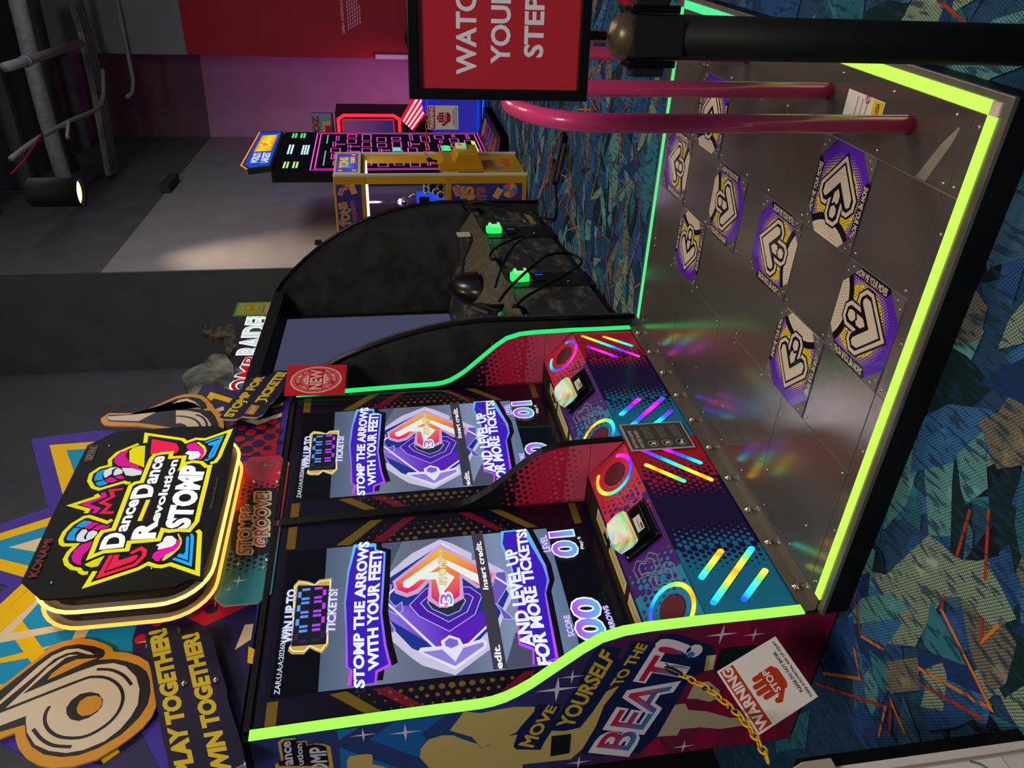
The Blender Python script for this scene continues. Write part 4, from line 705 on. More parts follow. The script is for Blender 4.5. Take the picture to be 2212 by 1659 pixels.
# pattern pieces by the stage's near corner
for n, c, a in (('cp0', SAGE, 1), ('cp1', STEEL, .9), ('cp2', NAVY, .1), ('cp3', TEAL, 0), ('cp4', NAVY, .15), ('cp5', BLUE, .9), ('cp6', OLIVE, 1), ('cp7', SAGE, 1), ('cp8', BLUE, .9), ('cp9', TEAL, .1), ('cpa', BLK, .3)): shard(TR[n], c, a)
OR1, OR2 = hexl('#d4742a'), hexl('#a83a20')
def oline(pts, w=.011):
    hh[0] += 2.5e-6; k = len(mb.v); mb.stroke(FL, pts, w, CARPET, hh[0]+.0006)
    mb.c[k:] = [cc(OR1 if (i//4) % 3 else OR2, .25) for i in range(len(mb.v)-k)]
for k in range(330):
    far = k < 230
    x = rnd.uniform(1.2, 9) if far else rnd.uniform(-1.2, 3.4); y = rnd.uniform(-2.4, 1.2) if far else rnd.uniform(-3.2, -1.15)
    a = rnd.choice((.6, 1.2, 2.0, 2.7))+rnd.uniform(-.2, .2); pts = [(x, y)]
    for _ in range(rnd.choice((1, 2, 2, 3))):
        l = rnd.uniform(.15, .55) if far else rnd.uniform(.10, .38); x += l*cos(a); y += l*sin(a); pts.append((x, y)); a += rnd.choice((-2.3, 2.3, 1.0, -1.0, 2.6, -2.6))
    oline(pts, .009)
for i in range(9): oline(TR['co%d' % i], .010)
struct(mb.build('floor'))
# ---------------------------------------------------------------- pipes and channels under the ceiling
PIPE = D('#8f9296', .5); GALV = noise_mat('galvanised', '#7d8288', '#8b9096', 6, (.4, .6), .3)
INS = noise_mat('pipe_lagging', '#8d8f90', '#a6a8a8', 14, (.8, .95), 0, (1, 1, 1), .8)
def cpts(n, z=5.2): return [(a, b, z) for a, b in TR['ce_'+n]]
mb = MB(); q = cpts('chan'); w = .2
for a, b in zip(q, q[1:]):
    d = (Vector(b)-Vector(a)); pl = P(a, d, Vector((0, 0, 1)).cross(d)); L = d.length
    mb.obox(pl, -.01, -w, L+.01, w, 0, .05, GALV)
    for k in (-.8, -.25, .3, .8): mb.obox(pl, -.01, k*w-.02, L+.01, k*w+.02, -.02, 0, GALV)
tag(mb.build('cable_channel'), 'wide grey ribbed channel running under the dark ceiling', 'channel')
mb = MB(); mb.tube(smooth_path(cpts('insul', 5.3), 5), .09, INS, 12)
tag(mb.build('ceiling_pipe'), 'thick rough lagged pipe under the ceiling left of the ribbed channel', 'pipe')
mb = MB(); mb.tube(cpts('pipe', 5.15), .05, PIPE, 12)
for t in (.45,):
    a, b = Vector(cpts('pipe', 5.15)[0]), Vector(cpts('pipe', 5.15)[1]); c = b
    mb.lathe([(.065, -.03), (.065, .03)], PIPE, c, (Vector(cpts('pipe', 5.15)[2])-c), 12)
tag(mb.build('ceiling_pipe'), 'pale smooth pipe with a coupling crossing under the ceiling', 'pipe')
mb = MB(); mb.tube(smooth_path(cpts('cond', 5.1), 4), .028, PIPE, 10)
tag(mb.build('conduit'), 'thin pale conduit with wires slung across the ceiling beside the hanging lamp', 'pipe')
mb = MB(); mb.tube([(7.6, 1.03, 5.05), (7.5, .93, 4.98), (7.2, .98, 4.98), (6.9, 1.06, 5.0), (6.6, 1.1, 5.02)], .012, D('#7a2a26', .6), 6)
mb.tube(smooth_path([(8.3, 1.06, 5.05), (8.2, .98, 4.95), (8.0, 1.1, 4.93), (8.25, 1.16, 5.0)], 5), .02, PIPE, 6)
tag(mb.build('loose_wire'), 'loose red wire trailing from the thin conduit', 'wire')
mb = MB(); mb.tube(smooth_path(cpts('chan2', 5.5), 4), .11, D('#3c3e42', .7), 8)
tag(mb.build('ceiling_pipe'), 'dark pipe between the lagged pipe and the ribbed channel', 'pipe')
mb = MB(); mb.tube(cpts('cond2', 4.9), .03, PIPE, 8)
tag(mb.build('conduit'), 'bent slim conduit against the light upper wall right of the channel', 'pipe')
# hanging lamp
lp = thing('pendant_lamp', 'black cylinder lamp hanging lit from the dark ceiling', 'lamp', (3.655, .325, 3.33))
mb = MB(); R = .092
mb.lathe([(R*.86, .10), (R*.93, .012), (R*.96, 0), (R, 0), (R, .30), (R*.9, .312), (.02, .315), (.02, .33)], BLACKM, (3.655, .325, 3.33), (0, 0, 1), 32); mb.build('lamp_shade', lp)
mb = MB(); mb.lathe([(.0001, .10), (R*.5, .09), (R*.86, .03)], E('#ffd9a0', 2.2), (3.655, .325, 3.33), (0, 0, 1), 24); mb.build('reflector', lp)
mb = MB(); mb.tube([(3.655, .325, 3.66), (3.655, .325, 6.2)], .006, BLACKM, 6); mb.build('cord', lp)
spot('lamp_light', (3.655, .325, 3.34), (4.0, .4, 0), 40, WARM, 70)
# ================================================================== dance machine
dm = thing('dance_machine', 'two-player dance arcade cabinet with twin lit screens and rainbow light bars', 'arcade machine', (.92, .9, 0))
XL, XR = -.045, 1.86          # inner faces of the two side panels
BAYX = (.0, .9725)            # the right bay repeats the left one
PROF = [(.512, .02), (.515, .30), (.515, .46), (.52, .66), (.527, .735), (.549, .805), (.59, .86), (.654, .93), (.733, 1.015), (.765, 1.058), (.790, 1.1), (.804, 1.14), (.810, 1.18), (.816, 1.4), (.826, 1.67), (.836, 1.9)]
NAVYP = '#1b1334'; GOLD = '#a58a2c'; CRIM = '#8f1636'
SD = P((-.075, 0, 0), (0, -1, 0), (0, 0, 1))
side_pts = [(-y, z) for y, z in PROF]+[(-1.21, 1.9), (-1.21, .02)]
BLUEP = D('#2458a0', .45); side_grad = ramp([(0, '#7d1035'), (.22, '#7d1035'), (.38, '#45204f'), (.5, '#2f2a63'), (.62, '#24407f'), (1, '#26356f')])
def clip_side(pts):
    """keep a printed shape on the panel: Sutherland-Hodgman against the panel's box, then its front edge"""
    def cl(pts, f):
        out = []
        for i in range(len(pts)):
            a, b = pts[i-1], pts[i]; fa, fb = f(a), f(b)
            if fa >= 0: out.append(a)
            if (fa >= 0) != (fb >= 0): t = fa/(fa-fb); out.append((a[0]+(b[0]-a[0])*t, a[1]+(b[1]-a[1])*t))
        return out
    for f in (lambda q: q[0]+1.205, lambda q: q[1]-.025, lambda q: 1.895-q[1], lambda q: -.52-q[0]):
        if pts: pts = cl(pts, f)
    return pts
def led(name, p, d0, d1, hexc, s, prof, parent):
    n = len(prof); q = [Vector((-y, z)) for y, z in prof]; off = []
    for i in range(n):
        t = (q[min(i+1, n-1)]-q[max(i-1, 0)]).normalized(); off.append(q[i]+Vector((t.y, -t.x))*.006)
    mb = MB()
    for i in range(n-1):
        mb.prism(p, [tuple(q[i]), tuple(off[i]), tuple(off[i+1]), tuple(q[i+1])], d0, d1, E(hexc, s))
    return mb.build(name, parent)
# ---- left side panel with its printed art
mb = MB(); mb.prism(SD, side_pts, -.03, 0, BLACK)
g = [(-y, z) for y, z in PROF]
for k in range(len(PROF)-1):      # printed ground, in bands
    (a0, z0), (a1, z1) = g[k], g[k+1]; n = max(1, int((z1-z0)/.08))
    for j in range(n):
        t0, t1 = j/n, (j+1)/n
        q = [(-1.208, z0+(z1-z0)*t0), (a0+(a1-a0)*t0, z0+(z1-z0)*t0), (a0+(a1-a0)*t1, z0+(z1-z0)*t1), (-1.208, z0+(z1-z0)*t1)]
        mb.flat(SD, q, V('d'), .0004, lambda a, b: side_grad(b/1.9))
TAN = D('#c9b06a', .5); TAN2 = D('#bfae8e', .5); WSTAR = D('#d9d2e6', .5)
for n, c in (('sd_d1', '#1f78b8'), ('sd_d2', '#1c66ad'), ('sd_d3', '#1f6fae'), ('sd_d4', '#2b3f8c')): mb.flat(SD, clip_side(TR[n]), D(c, .45), .0008)
for pts, c in (([(-.52, .42), (-.70, .30), (-1.2, .42), (-1.2, .33), (-.78, .22), (-.52, .33)], '#951640'), ([(-.52, .2), (-1.2, .07), (-1.2, .2), (-.8, .25)], '#951640'), ([(-.9, .62), (-1.2, .5), (-1.2, .58), (-1.0, .66)], '#9c1a44')): mb.flat(SD, pts, D(c, .45), .0008)
for n in ('sd_sil0', 'sd_sil1', 'sd_sil2', 'sd_sil3', 'sd_sil4', 'sd_sil5', 'sd_sil6'):
    q = clip_side(TR[n])
    if len(q) > 2: mb.flat(SD, q, TAN2 if n in ('sd_sil5', 'sd_sil6') else TAN, .0012 if n != 'sd_sil4' else .0014)
BLOB = D('#16224f', .45)
for n in ('sd_blob1', 'sd_blob2', 'sd_blob3'): mb.flat(SD, clip_side(TR[n]), BLOB, .0019)
GOLDT = D('#d3b032', .45)
mb.text(SD, 'MOVE', TR['tq_mv'], GOLDT, .0024, .035); mb.text(SD, 'YOURSELF', TR['tq_ys'], GOLDT, .0024, .035); mb.text(SD, 'TO THE', TR['tq_to'], GOLDT, .0024, .035)
mb.text(SD, 'BEAT!', TR['tq_bt'], D('#e9e4f0', .45), .0022, .075)
rb = ramp([(0, '#2a86c0'), (.35, '#5a4f96'), (.6, '#c01c50'), (1, '#c8164a')])
mb.text(SD, 'BEAT!', [tuple(Vector(a)*.93+Vector(b)*.07) for a, b in zip(TR['tq_bt'], [Vector((sum(q[0] for q in TR['tq_bt'])/4, sum(q[1] for q in TR['tq_bt'])/4))]*4)], V('d'), .0027, .01, col=lambda a, b: rb(b))
q = clip_side(TR['sd_lg']); mb.flat(SD, q, D('#c9a93a', .45), .0015)
cx = sum(a for a, b in q)/len(q); cy = sum(b for a, b in q)/len(q)
mb.flat(SD, [(cx+(a-cx)*.86, cy+(b-cy)*.86) for a, b in q], D('#120f1e', .45), .0018)
WL = D('#cfcbe0', .45)
for s_, n in (('ance', 'tq_g1'), ('ution', 'tq_g2'), ('OMP', 'tq_g3')): mb.text(SD, s_, TR[n], WL, .0024, .03)
for n in [k for k in TR if k.startswith('sd_star')]:
    (a, b), (a2, b2) = TR[n]; star4(mb, SD, a, b, abs(b2-b)*1.1+.012 if abs(a2-a) < .01 else max(abs(a2-a), .02), WSTAR, .0021)
sp_l = mb.build('side_panel', dm); sp_l['label'] = 'side panel printed with dancer silhouettes and slogan'
mb = MB()
mb.flat(SD, TR['sd_vent'], D('#10141a', .6), .003)
v0, v1, v2, v3 = [Vector(q) for q in TR['sd_vent']]
for k in range(9):
    t = (k+.5)/9; a = v0.lerp(v3, t); b = v1.lerp(v2, t); mb.stroke(SD, [a.lerp(b, .06), a.lerp(b, .94)], .007, D('#1d3330', .5), .0045)
mb.build('vent_grille', sp_l)
mb = MB(); mb.prism(SD, TR['sd_ven2'], 0, .006, BLACKM); mb.build('handle_recess', sp_l)
mb = MB(); mb.flat(SD, TR['sd_stk'], D('#ddd8cf', .5), .0022)
s0, s1, s2, s3 = [Vector(q) for q in TR['sd_stk']]
mb.flat(SD, [tuple(s0), tuple(s0.lerp(s1, .4)), tuple(s3.lerp(s2, .4)), tuple(s3)], D('#d6b82c', .5), .0026); mb.build('warning_sticker', sp_l)
led('led_strip', SD, -.032, .003, '#aaff5a', 1.12, [(y, z) for y, z in PROF[1:]][:0]+[(.513, .14)]+PROF[1:], dm)['label'] = 'yellow-green glowing edge strip'
# ---- right side panel
SR = P((1.89, 0, 0), (0, -1, 0), (0, 0, 1)); IR = P((1.86, 0, 0), (0, -1, 0), (0, 0, 1))
RED = hexl('#d22744')
def half_inner(mb, p, dim=1.0):
    """red halftone print on the inner face of a panel above the console"""
    pg = ramp([(0, '#14101a'), (.10, '#14101a'), (.28, '#c4183c'), (.62, '#cf2a50'), (1, '#cf6a78')])
    pr = [(y, z) for y, z in PROF if .59 < z < 1.02]
    def xz(z):
        for (y0, z0), (y1, z1) in zip(PROF, PROF[1:]):
            if z0 <= z <= z1: return y0+(y1-y0)*(z-z0)/(z1-z0)
        return PROF[-1][0]
    N = 22
    for i in range(N):
        z0 = .602+(1.03-.602)*i/N; z1 = .602+(1.03-.602)*(i+1)/N
        q = [(-.828, z0), (-xz(z0)-.0, z0), (-xz(z1), z1), (-.828, z1)]
        zone = '#bd1a3e' if (z0+z1)/2 < .86 else '#120f16'
        mb.flat(p, q, D('#c44a66' if z1 < .70 else ('#b91c40' if z1 < .915 else '#131017'), .4), .0006)
    mb.flat(p, [(-.685, .60), (-xz(.46), .46), (-xz(.60), .60)], D('#c44a66', .4), .0006)
    ins = [(-.822, .605)]+[(-xz(.605+k*.04)+-.006, .605+k*.04) for k in range(11)]+[(-.822, 1.01)]
    mb.dots(p, (-.83, .6), (-.50, 1.02), .030, lambda x, y: .013-abs(y-.905)*.16 if y > .9 else 0, D('#b91c40', .4), .0010, radians(12), inside=ins)
    mb.dots(p, (-.83, .6), (-.50, 1.02), .030, lambda x, y: .013-abs(y-.93)*.085 if y < .925 else 0, D('#170f16', .4), .0011, radians(12), inside=ins)
    mb.dots(p, (-.83, .6), (-.50, 1.02), .030, lambda x, y: .0115-abs(y-.70)*.10 if y > .69 else 0, D('#c44a66', .4), .0009, radians(12), inside=ins)
    mb.dots(p, (-.83, .6), (-.50, 1.02), .030, lambda x, y: .012-abs(y-.71)*.13 if y < .72 else 0, D('#b0233f', .4), .0010, radians(12), inside=ins)
mb = MB(); mb.prism(IR, side_pts, -.03, 0, BLACK); half_inner(mb, IR); mb.build('side_panel', dm)['label'] = 'side panel with red halftone inner face'
led('led_strip', P((1.86, 0, 0), (0, -1, 0), (0, 0, 1)), -.033, .002, '#2ee87c', 1.05, [(.513, .14)]+PROF[1:], dm)['label'] = 'green glowing edge strip'
# ---- divider between the two bays
IM = P((.89, 0, 0), (0, -1, 0), (0, 0, 1)); mb = MB()
mid = [(-y, z) for y, z in PROF if z >= .46]; mb.prism(IM, mid+[(-.90, 1.9), (-.90, .46)], -.04, 0, BLACK)
half_inner(mb, IM); mb.build('divider_panel', dm)
# ---- body behind the glass
mb = MB(); mb.box((XL, .868, .02), (XR, 1.2, 1.9), BLACK); mb.box((XL, .54, .02), (XR, .868, .14), BLACK); mb.build('cabinet_body', dm)
mb = MB(); mb.box((-.075, .845, 1.9), (1.89, 1.21, 1.925), D('#101014', .6)); mb.build('top_panel', dm)
# ---- lower front: one printed panel per bay, bent into the speaker console
FR = front(.52); SL = P((0, .522, .458), (1, 0, 0), (0, .163, .142)); SH = P((0, 0, .60), (1, 0, 0), (0, 1, 0))
SLEN = sqrt(.163**2+.142**2)
TEALP, PURP, REDP = '#1f7fae', '#2c1a52', '#c22a44'
RB = ramp([(0, '#ff9a20'), (.12, '#ffe03a'), (.28, '#6dff5a'), (.45, '#20f0ff'), (.6, '#2060ff'), (.75, '#7a20ff'), (.9, '#ff20f0'), (1, '#ff40d0')])
def rain(off, span): return lambda t: RB(abs(((off+t*span) % 2.0)-1) if True else 0)
for bx, b0, b1 in ((BAYX[0], XL, .91), (BAYX[1], .91, XR)):
    left = bx == 0
    def gx(x, b0=b0, b1=b1):   # across the bay: teal, violet, red
        t = (x-b0)/(b1-b0); return lerp(hexl(TEALP), hexl(PURP), min(1, t/.42)) if t < .42 else (hexl(PURP) if t < .60 else lerp(hexl(PURP), hexl(REDP), min(1, (t-.60)/.2)))
    mb = MB(); mb.obox(FR, b0, .14, b1, .458, -.02, 0, BLACK)
    edges = [b0, b0+.30, b0+.36, b1-.36, b1-.30, b1]
    TE, PU, RE = D(TEALP, .25), D('#24164a', .25), D('#b81f3c', .25)
    mb.rect(FR, b0, .141, b0+.30, .458, TE, .0006); mb.rect(FR, b0+.30, .141, b1-.27, .458, PU, .0006); mb.rect(FR, b1-.27, .141, b1, .458, RE, .0006)
    def hd(m, x0, sgn, h): mb.dots(FR, (b0+.01, .145), (b1-.01, .452), .026, lambda x, y: .0125-abs(x-x0)*.10 if (x-x0)*sgn > -.004 else 0, m, h, 0)
    hd(TE, b0+.305, 1, .0010); hd(PU, b0+.295, -1, .0011); hd(RE, b1-.275, -1, .0010); hd(PU, b1-.265, 1, .0011)
    fp = mb.build('front_panel', dm)
    for (q0, q1, off, sp_) in ((TR['bL0'][0], TR['bL0'][1], .55, .5), (TR['bL1'][0], TR['bL1'][1], .45, 1.0), (TR['bL2'][0], TR['bL2'][1], .4, .45), ((.727, .4114), (.6153, .2970), .85, .5), ((.8391, .4134), (.6122, .1846), .1, 1.0), ((.8225, .3023), (.7204, .1885), .1, .5)):
        if not left: off += .9
        a, b = Vector(q0)+Vector((bx, 0)), Vector(q1)+Vector((bx, 0)); mb = MB()
        pts = [a.lerp(b, i/16) for i in range(17)]
        mb.stroke(FR, pts, .023, V('e', 1.5), .003, col=rain(off, sp_), caps=True)
        mb.stroke(FR, [a, b], .027, D('#20202a', .4), .0015); mb.build('light_bar', fp)
    # console
    mb = MB(); cs = [(-.522, .458), (-.685, .600), (-.829, .600), (-.829, .40), (-.522, .40)]
    mb.prism(P((b0, 0, 0), (0, -1, 0), (0, 0, 1)), cs, -(b1-b0 if not left else .89-b0), 0, D('#1c1a18', .6))
    TE2, PU2, RE2 = D('#2a86ae', .3), D('#4a2274', .3), D('#d02f45', .3)
    m0, m1 = b0+.004, (b1 if not left else .888)
    mb.rect(SL, m0, .001, m0+.235, SLEN, TE2, .0008); mb.rect(SL, m0+.235, .001, m1-.305, SLEN, PU2, .0008); mb.rect(SL, m1-.305, .001, m1, SLEN, RE2, .0008)
    def hs(m, x0, sgn, h): mb.dots(SL, (m0+.01, .006), (m1-.01, SLEN-.006), .027, lambda x, y: .013-abs(x-x0)*.10 if (x-x0-.08*(y-.1))*sgn > -.004 else 0, m, h, 0)
    hs(TE2, m0+.24, 1, .0011); hs(PU2, m0+.23, -1, .0012); hs(RE2, m1-.31, -1, .0011); hs(PU2, m1-.30, 1, .0012)
    PT2 = D('#7e86a0', .4); PT3 = D('#c0606c', .4)
    for qx, m in ((.13, PT2), (.56, PT3)):   # ghosted letter outlines beside the speakers
        for k in range(2):
            o = Vector((bx+qx+.02+k*.085, .035+k*.045))
            for s_, w in ((1.0, .004), (.62, .005)):
                c = o+Vector((.04, .045))
                sh = [c+Vector((x*s_, y*s_)) for x, y in ((-.05, -.05), (.02, -.055), (.05, -.03), (.03, .0), (.055, .03), (.03, .055), (-.02, .05), (-.03, .01), (-.055, -.01))]
                mb.stroke(SL, sh, w, m, .0016, closed=True)
    cons = mb.build('speaker_console', dm)
    mb = MB()
    for (qa, qb) in ((.705, .544), (.512, .29), (.25, .095)):
        x0, x1 = bx+qb, bx+qa; mb.rect(SH, x0, .705, x1, .765, D('#d8cbb4', .5), .0012)
        mb.rect(SH, x0, .745, x1, .765, D('#e0b91e', .5), .0016); mb.rect(SH, x0+.012, .737, x1-.012, .741, BLACK, .0016)
        for k in range(3): mb.rect(SH, x0+.012, .713+k*.008, x1-.012, .715+k*.008, D('#4a453c', .5), .0016)
    mb.build('warning_sticker', cons)
    for sx, a0, a1, off in ((.061, 128, -145, .1), (.778, 52, 328, .9)):
        mb = MB(); cx = bx+sx
        mb.disc(SL, cx, .097, .054, D('#2a1016', .5), .0018, 32); mb.disc(SL, cx, .097, .049, D('#6d2733', .6), .0022, 32)
        mb.dots(SL, (cx-.05, .047), (cx+.05, .147), .006, lambda x, y: .0017 if (x-cx)**2+(y-.097)**2 < .0021 else 0, D('#3a1219', .6), .0025, 0, 6)
        mb.build('speaker_grille', cons)
        mb = MB(); n = 40
        pts = [(cx+.089*cos(radians(a0+(a1-a0)*i/n)), .100+.089*sin(radians(a0+(a1-a0)*i/n))) for i in range(n+1)]
        mb.stroke(SL, pts, .017, V('e', 1.45), .003, col=rain(off+(0 if left else .45), 1.1), caps=True); mb.build('light_ring', cons)
    # card reader: black wedge with a clear lit head and a small display
    rd_lo = [(.345, .02), (.545, .02), (.545, .10), (.505, .186), (.345, .186)]
    mb = MB(); mb.prism(SL, [(a+bx, b) for a, b in rd_lo], 0, .016, BLACKG)
    mb.prism(SL, [(bx+.372, .042), (bx+.52, .042), (bx+.52, .178), (bx+.372, .178)], .016, .034, BLACKG)
    mb.rect(SL, bx+.40, .055, bx+.475, .088, D('#c9c4bd', .5), .0346); mb.rect(SL, bx+.405, .060, bx+.435, .066, BLACK, .035); mb.rect(SL, bx+.405, .072, bx+.46, .074, BLACK, .035)
    for ax_, ay_ in ((.355, .03), (.535, .03), (.355, .176)): mb.disc(SL, bx+ax_, ay_, .005, CHROME, .0175, 10)
    cr = mb.build('card_reader', dm, .004)
    mb = MB(); hp = P(SL(bx+.372, .10, .034), SL.u, SL.v)
    head = [(0, 0), (.148, 0), (.158, .03), (.148, .085), (.12, .098), (.03, .098), (0, .085), (-.010, .03)]
    cm = [hexl(c) for c in ('#d4dc90', '#f04a30', '#dce4b4', '#40e860', '#ccd49c', '#e8e0a0', '#a8e498', '#6a98f0')]
    for k, (h0, h1, s0, s1) in enumerate(((0, .014, 1, 1.0), (.014, .028, 1.0, .93), (.028, .038, .93, .74))):
        for i in range(len(head)):
            a, b = Vector(head[i]), Vector(head[(i+1) % len(head)]); c = Vector((.074, .05))
            A0, B0, A1, B1 = c+(a-c)*s0, c+(b-c)*s0, c+(a-c)*s1, c+(b-c)*s1
            mb.face([hp(*A0, h0), hp(*B0, h0), hp(*B1, h1), hp(*A1, h1)], V('e', .9)); mb.c[-4:] = [(*cm[(i+k) % 8], 1), (*cm[(i+1+k) % 8], 1), (*cm[(i+4+k) % 8], 1), (*cm[(i+3+k) % 8], 1)]
    c = Vector((.074, .05)); top = [c+(Vector(a)-c)*.74 for a in head]
    for i in range(len(top)):
        a, b = top[i], top[(i+1) % len(top)]; mb.face([hp(*a, .038), hp(*b, .038), hp(*c, .0385)], V('e', .9)); mb.c[-3:] = [(*lerp(cm[(i+2) % 8], (1, 1, .9), .4), 1), (*lerp(cm[(i+3) % 8], (1, 1, .9), .4), 1), (*hexl('#e8e8c8'), 1)]
    mb.build('lit_cover', cr)
    mb = MB(); mb.flat(hp, [(.03, .101), (.122, .101), (.112, .112), (.04, .112)], BLACKG, .03)
    q = [hp(.018, .0995, .004), hp(.132, .0995, .004), hp(.118, .093, .034), hp(.032, .093, .034)]; mb.face(q, D('#1c2236', .1)); mb.build('display', cr)
# ---- printed bezel, screen and glass for each bay
G = P((0, .829, .6), (1, 0, 0), (0, .0135, 1))
SCX0, SCX1, SCB0, SCB1 = .0745, .738, .05, 1.253
def screen_art(dx):
    mb = MB(); H = [.0032]
    def h(): H[0] += .00022; return H[0]
    def T_(n): return [(a+dx, b) for a, b in TR[n]]
    def clipx(pts, lo=SCX0+.001, hi=SCX1-.001):
        out = pts
        for f in (lambda q: q[0]-dx-lo, lambda q: hi-(q[0]-dx)):
            res = []
            for i in range(len(out)):
                a, b = out[i-1], out[i]; fa, fb = f(a), f(b)
                if fa >= 0: res.append(a)
                if (fa >= 0) != (fb >= 0): t = fa/(fa-fb); res.append((a[0]+(b[0]-a[0])*t, a[1]+(b[1]-a[1])*t))
            out = res
        return out
    def pl(pts, m, col=None): mb.flat(G, clipx(pts), m, h(), col)
    def tx(s_, n, m, bold=.03, col=None, arc=0):
        mb.text(G, s_, T_(n), m, h(), bold, col, arc)
    mb.obox(G, SCX0+dx, SCB0, SCX1+dx, SCB1, .0004, .003, E('#0b0d14', 1))
    sky = ramp([(0, '#5d7390'), (.25, '#7f8fb0'), (.5, '#5a6178'), (.8, '#6f7a90'), (1, '#4d5f78')])
    for k in range(12):
        b0, b1 = .203+(1.10-.203)*k/12, .203+(1.10-.203)*(k+1)/12
        mb.flat(G, [(SCX0+dx, b0), (SCX1+dx, b0), (SCX1+dx, b1), (SCX0+dx, b1)], V('e'), H[0], lambda a, b: sky((b-.203)/.9))
    pl([(dx+.074, .28), (dx+.30, .33), (dx+.22, .42), (dx+.074, .48)], E('#4a4d63')); pl([(dx+.55, .87), (dx+.74, .80), (dx+.74, .92), (dx+.62, .93)], E('#48536b'))
    # the big tile with its arrow
    pl(T_('dia_o'), E('#c8c4e0')); pl(T_('dia_b'), E('#20348c'))
    pu = ramp([(0, '#b6a8ee'), (.35, '#7a4fd8'), (.7, '#5a1fc0'), (1, '#5722b4')])
    pl(T_('dia_p1'), V('e'), lambda a, b: pu(1-(a-dx-.15)/.45 if False else 1-abs((b-.55)/.35)*.8))
    for n, c in (('dia_r0', '#4a1fa8'), ('dia_r1', '#3a2a8e'), ('dia_r2', '#2c2f66')):
        pl(T_(n), E(c)); mb.stroke(G, T_(n), .0035, E('#b9b4ec'), h(), True)
    pl(T_('dia_g'), E('#26303c'))
    for n in ('dia_s0', 'dia_s1'): pl(T_(n), E('#6a5bb8')); mb.stroke(G, clipx(T_(n)), .003, E('#c0b8f2'), h(), True)
    for q in ([(.30, .475), (.13, .66), (.43, .875)], [(.43, .395), (.70, .64), (.45, .872)]): mb.stroke(G, [(a+dx, b) for a, b in q], .009, E('#dfe0f4'), h())
    pl(T_('dia_a'), E('#e6e2f6')); pl(T_('dia_a2'), E('#8d7fd6')); pl(T_('dia_a3'), E('#7466cc')); mb.stroke(G, T_('dia_a3'), .003, E('#d2cdf4'), h(), True); mb.stroke(G, T_('dia_a2'), .0035, E('#d2cdf4'), h(), True)
    ag = ramp([(0, '#d01a72'), (.35, '#e22a6a'), (.6, '#f08a30'), (1, '#f2c030')])
    pl(T_('arr_o'), E('#cfa0d0')); xs = [a for a, b in TR['arr_i']]; lo, hi = min(xs), max(xs)
    pl(T_('arr_i'), V('e'), lambda a, b: ag((a-dx-lo)/(hi-lo)))
    pl(T_('arr_w'), E('#eef0ea')); pl(T_('arr_w2'), E('#e9efe8'))
    tx('STOMP!!!', 'tq_stp', E('#c8a018'), .06); tx('STOMP!!!', 'tq_stp', E('#f6f2d8'), .0)
    tx('3', 'tq_3', E('#f4f4ff'), .09); tx('3', 'tq_3', V('e'), .01, lambda a, b: lerp(hexl('#30a8ff'), hexl('#d020d8'), b))
    b0 = min(b for a, b in TR['tq_ins'])-.012; b1 = max(b for a, b in TR['tq_ins'])+.010
    pl([(SCX0+dx, b0), (SCX1+dx, b0), (SCX1+dx, b1), (SCX0+dx, b1)], E('#3d3a48')); tx('Insert credit.', 'tq_ins', E('#f4f4f4'), .03); tx('edit.', 'tq_ed', E('#f4f4f4'), .03)
    # banners
    gr = ramp([(0, '#d040f0'), (.45, '#8a6cf0'), (1, '#58c8f4')])
    for o, i_, sh in (('ban1', 'ban1_b', (.010, -.022)), ('ban2', 'ban2_b', (.006, -.022))):
        pl([(a+sh[0], b+sh[1]) for a, b in T_(o)], E('#100e18')); pl(T_(o), V('e'), lambda a, b: gr((a-dx-SCX0)/(SCX1-SCX0))); pl(T_(i_), E('#3d20b8'))
    W_ = E('#e8f0fa', 1.05)
    tx('STOMP THE ARROWS', 'tq_b1', W_, .045, arc=.28); tx('WITH YOUR FEET!', 'tq_b2', W_, .045, arc=.22); tx('AND LEVEL UP', 'tq_b3', W_, .045, arc=.12); tx('FOR MORE TICKETS!', 'tq_b4', W_, .045, arc=.15)
    # ticket counter
    pl(T_('ticket'), E('#c4a648')); mb.stroke(G, [tuple(Vector((.405+dx, 1.14))+(Vector(q)-Vector((.405+dx, 1.14)))*.93) for q in T_('ticket')], .005, E('#f4ecc8'), h(), True); pl(T_('ticket_in'), E('#1d1f2b'))
    x0, x1, z0, z1 = .270+dx, .524+dx, 1.096, 1.186
    bd = ramp([(0, '#c23cf0'), (.45, '#9a50f0'), (.55, '#6a80f0'), (1, '#58a0f4')])
    for k in range(4):      # four seven-segment figures: a dark blank "1", then 0 0 0
        cx0 = x0+(x1-x0)*(k+.15)/4; cx1 = x0+(x1-x0)*(k+.85)/4; zm = (z0+z1)/2; w = .008
        segs = {'a': [(cx0+w, z1), (cx1-w, z1)], 'd': [(cx0+w, z0), (cx1-w, z0)], 'f': [(cx0, zm+w), (cx0, z1-w)], 'b': [(cx1, zm+w), (cx1, z1-w)], 'e': [(cx0, z0+w), (cx0, zm-w)], 'c': [(cx1, z0+w), (cx1, zm-w)]}
        for s_, q in segs.items():
            on = s_ in 'bc' if k == 0 else True
            m = E('#2c2d3a') if not on else None
            if m: mb.stroke(G, q, .012, m, h())
            else:
                kk = len(mb.v); mb.stroke(G, q, .012, V('e'), h()); mb.c[kk:] = [(*bd((G.v.dot(Vector(v)-G.o)-z0)/(z1-z0)), 1) for v in mb.v[kk:]]
    lav = lambda a, b: lerp(hexl('#f0d8f4'), hexl('#d4f6f0'), b)
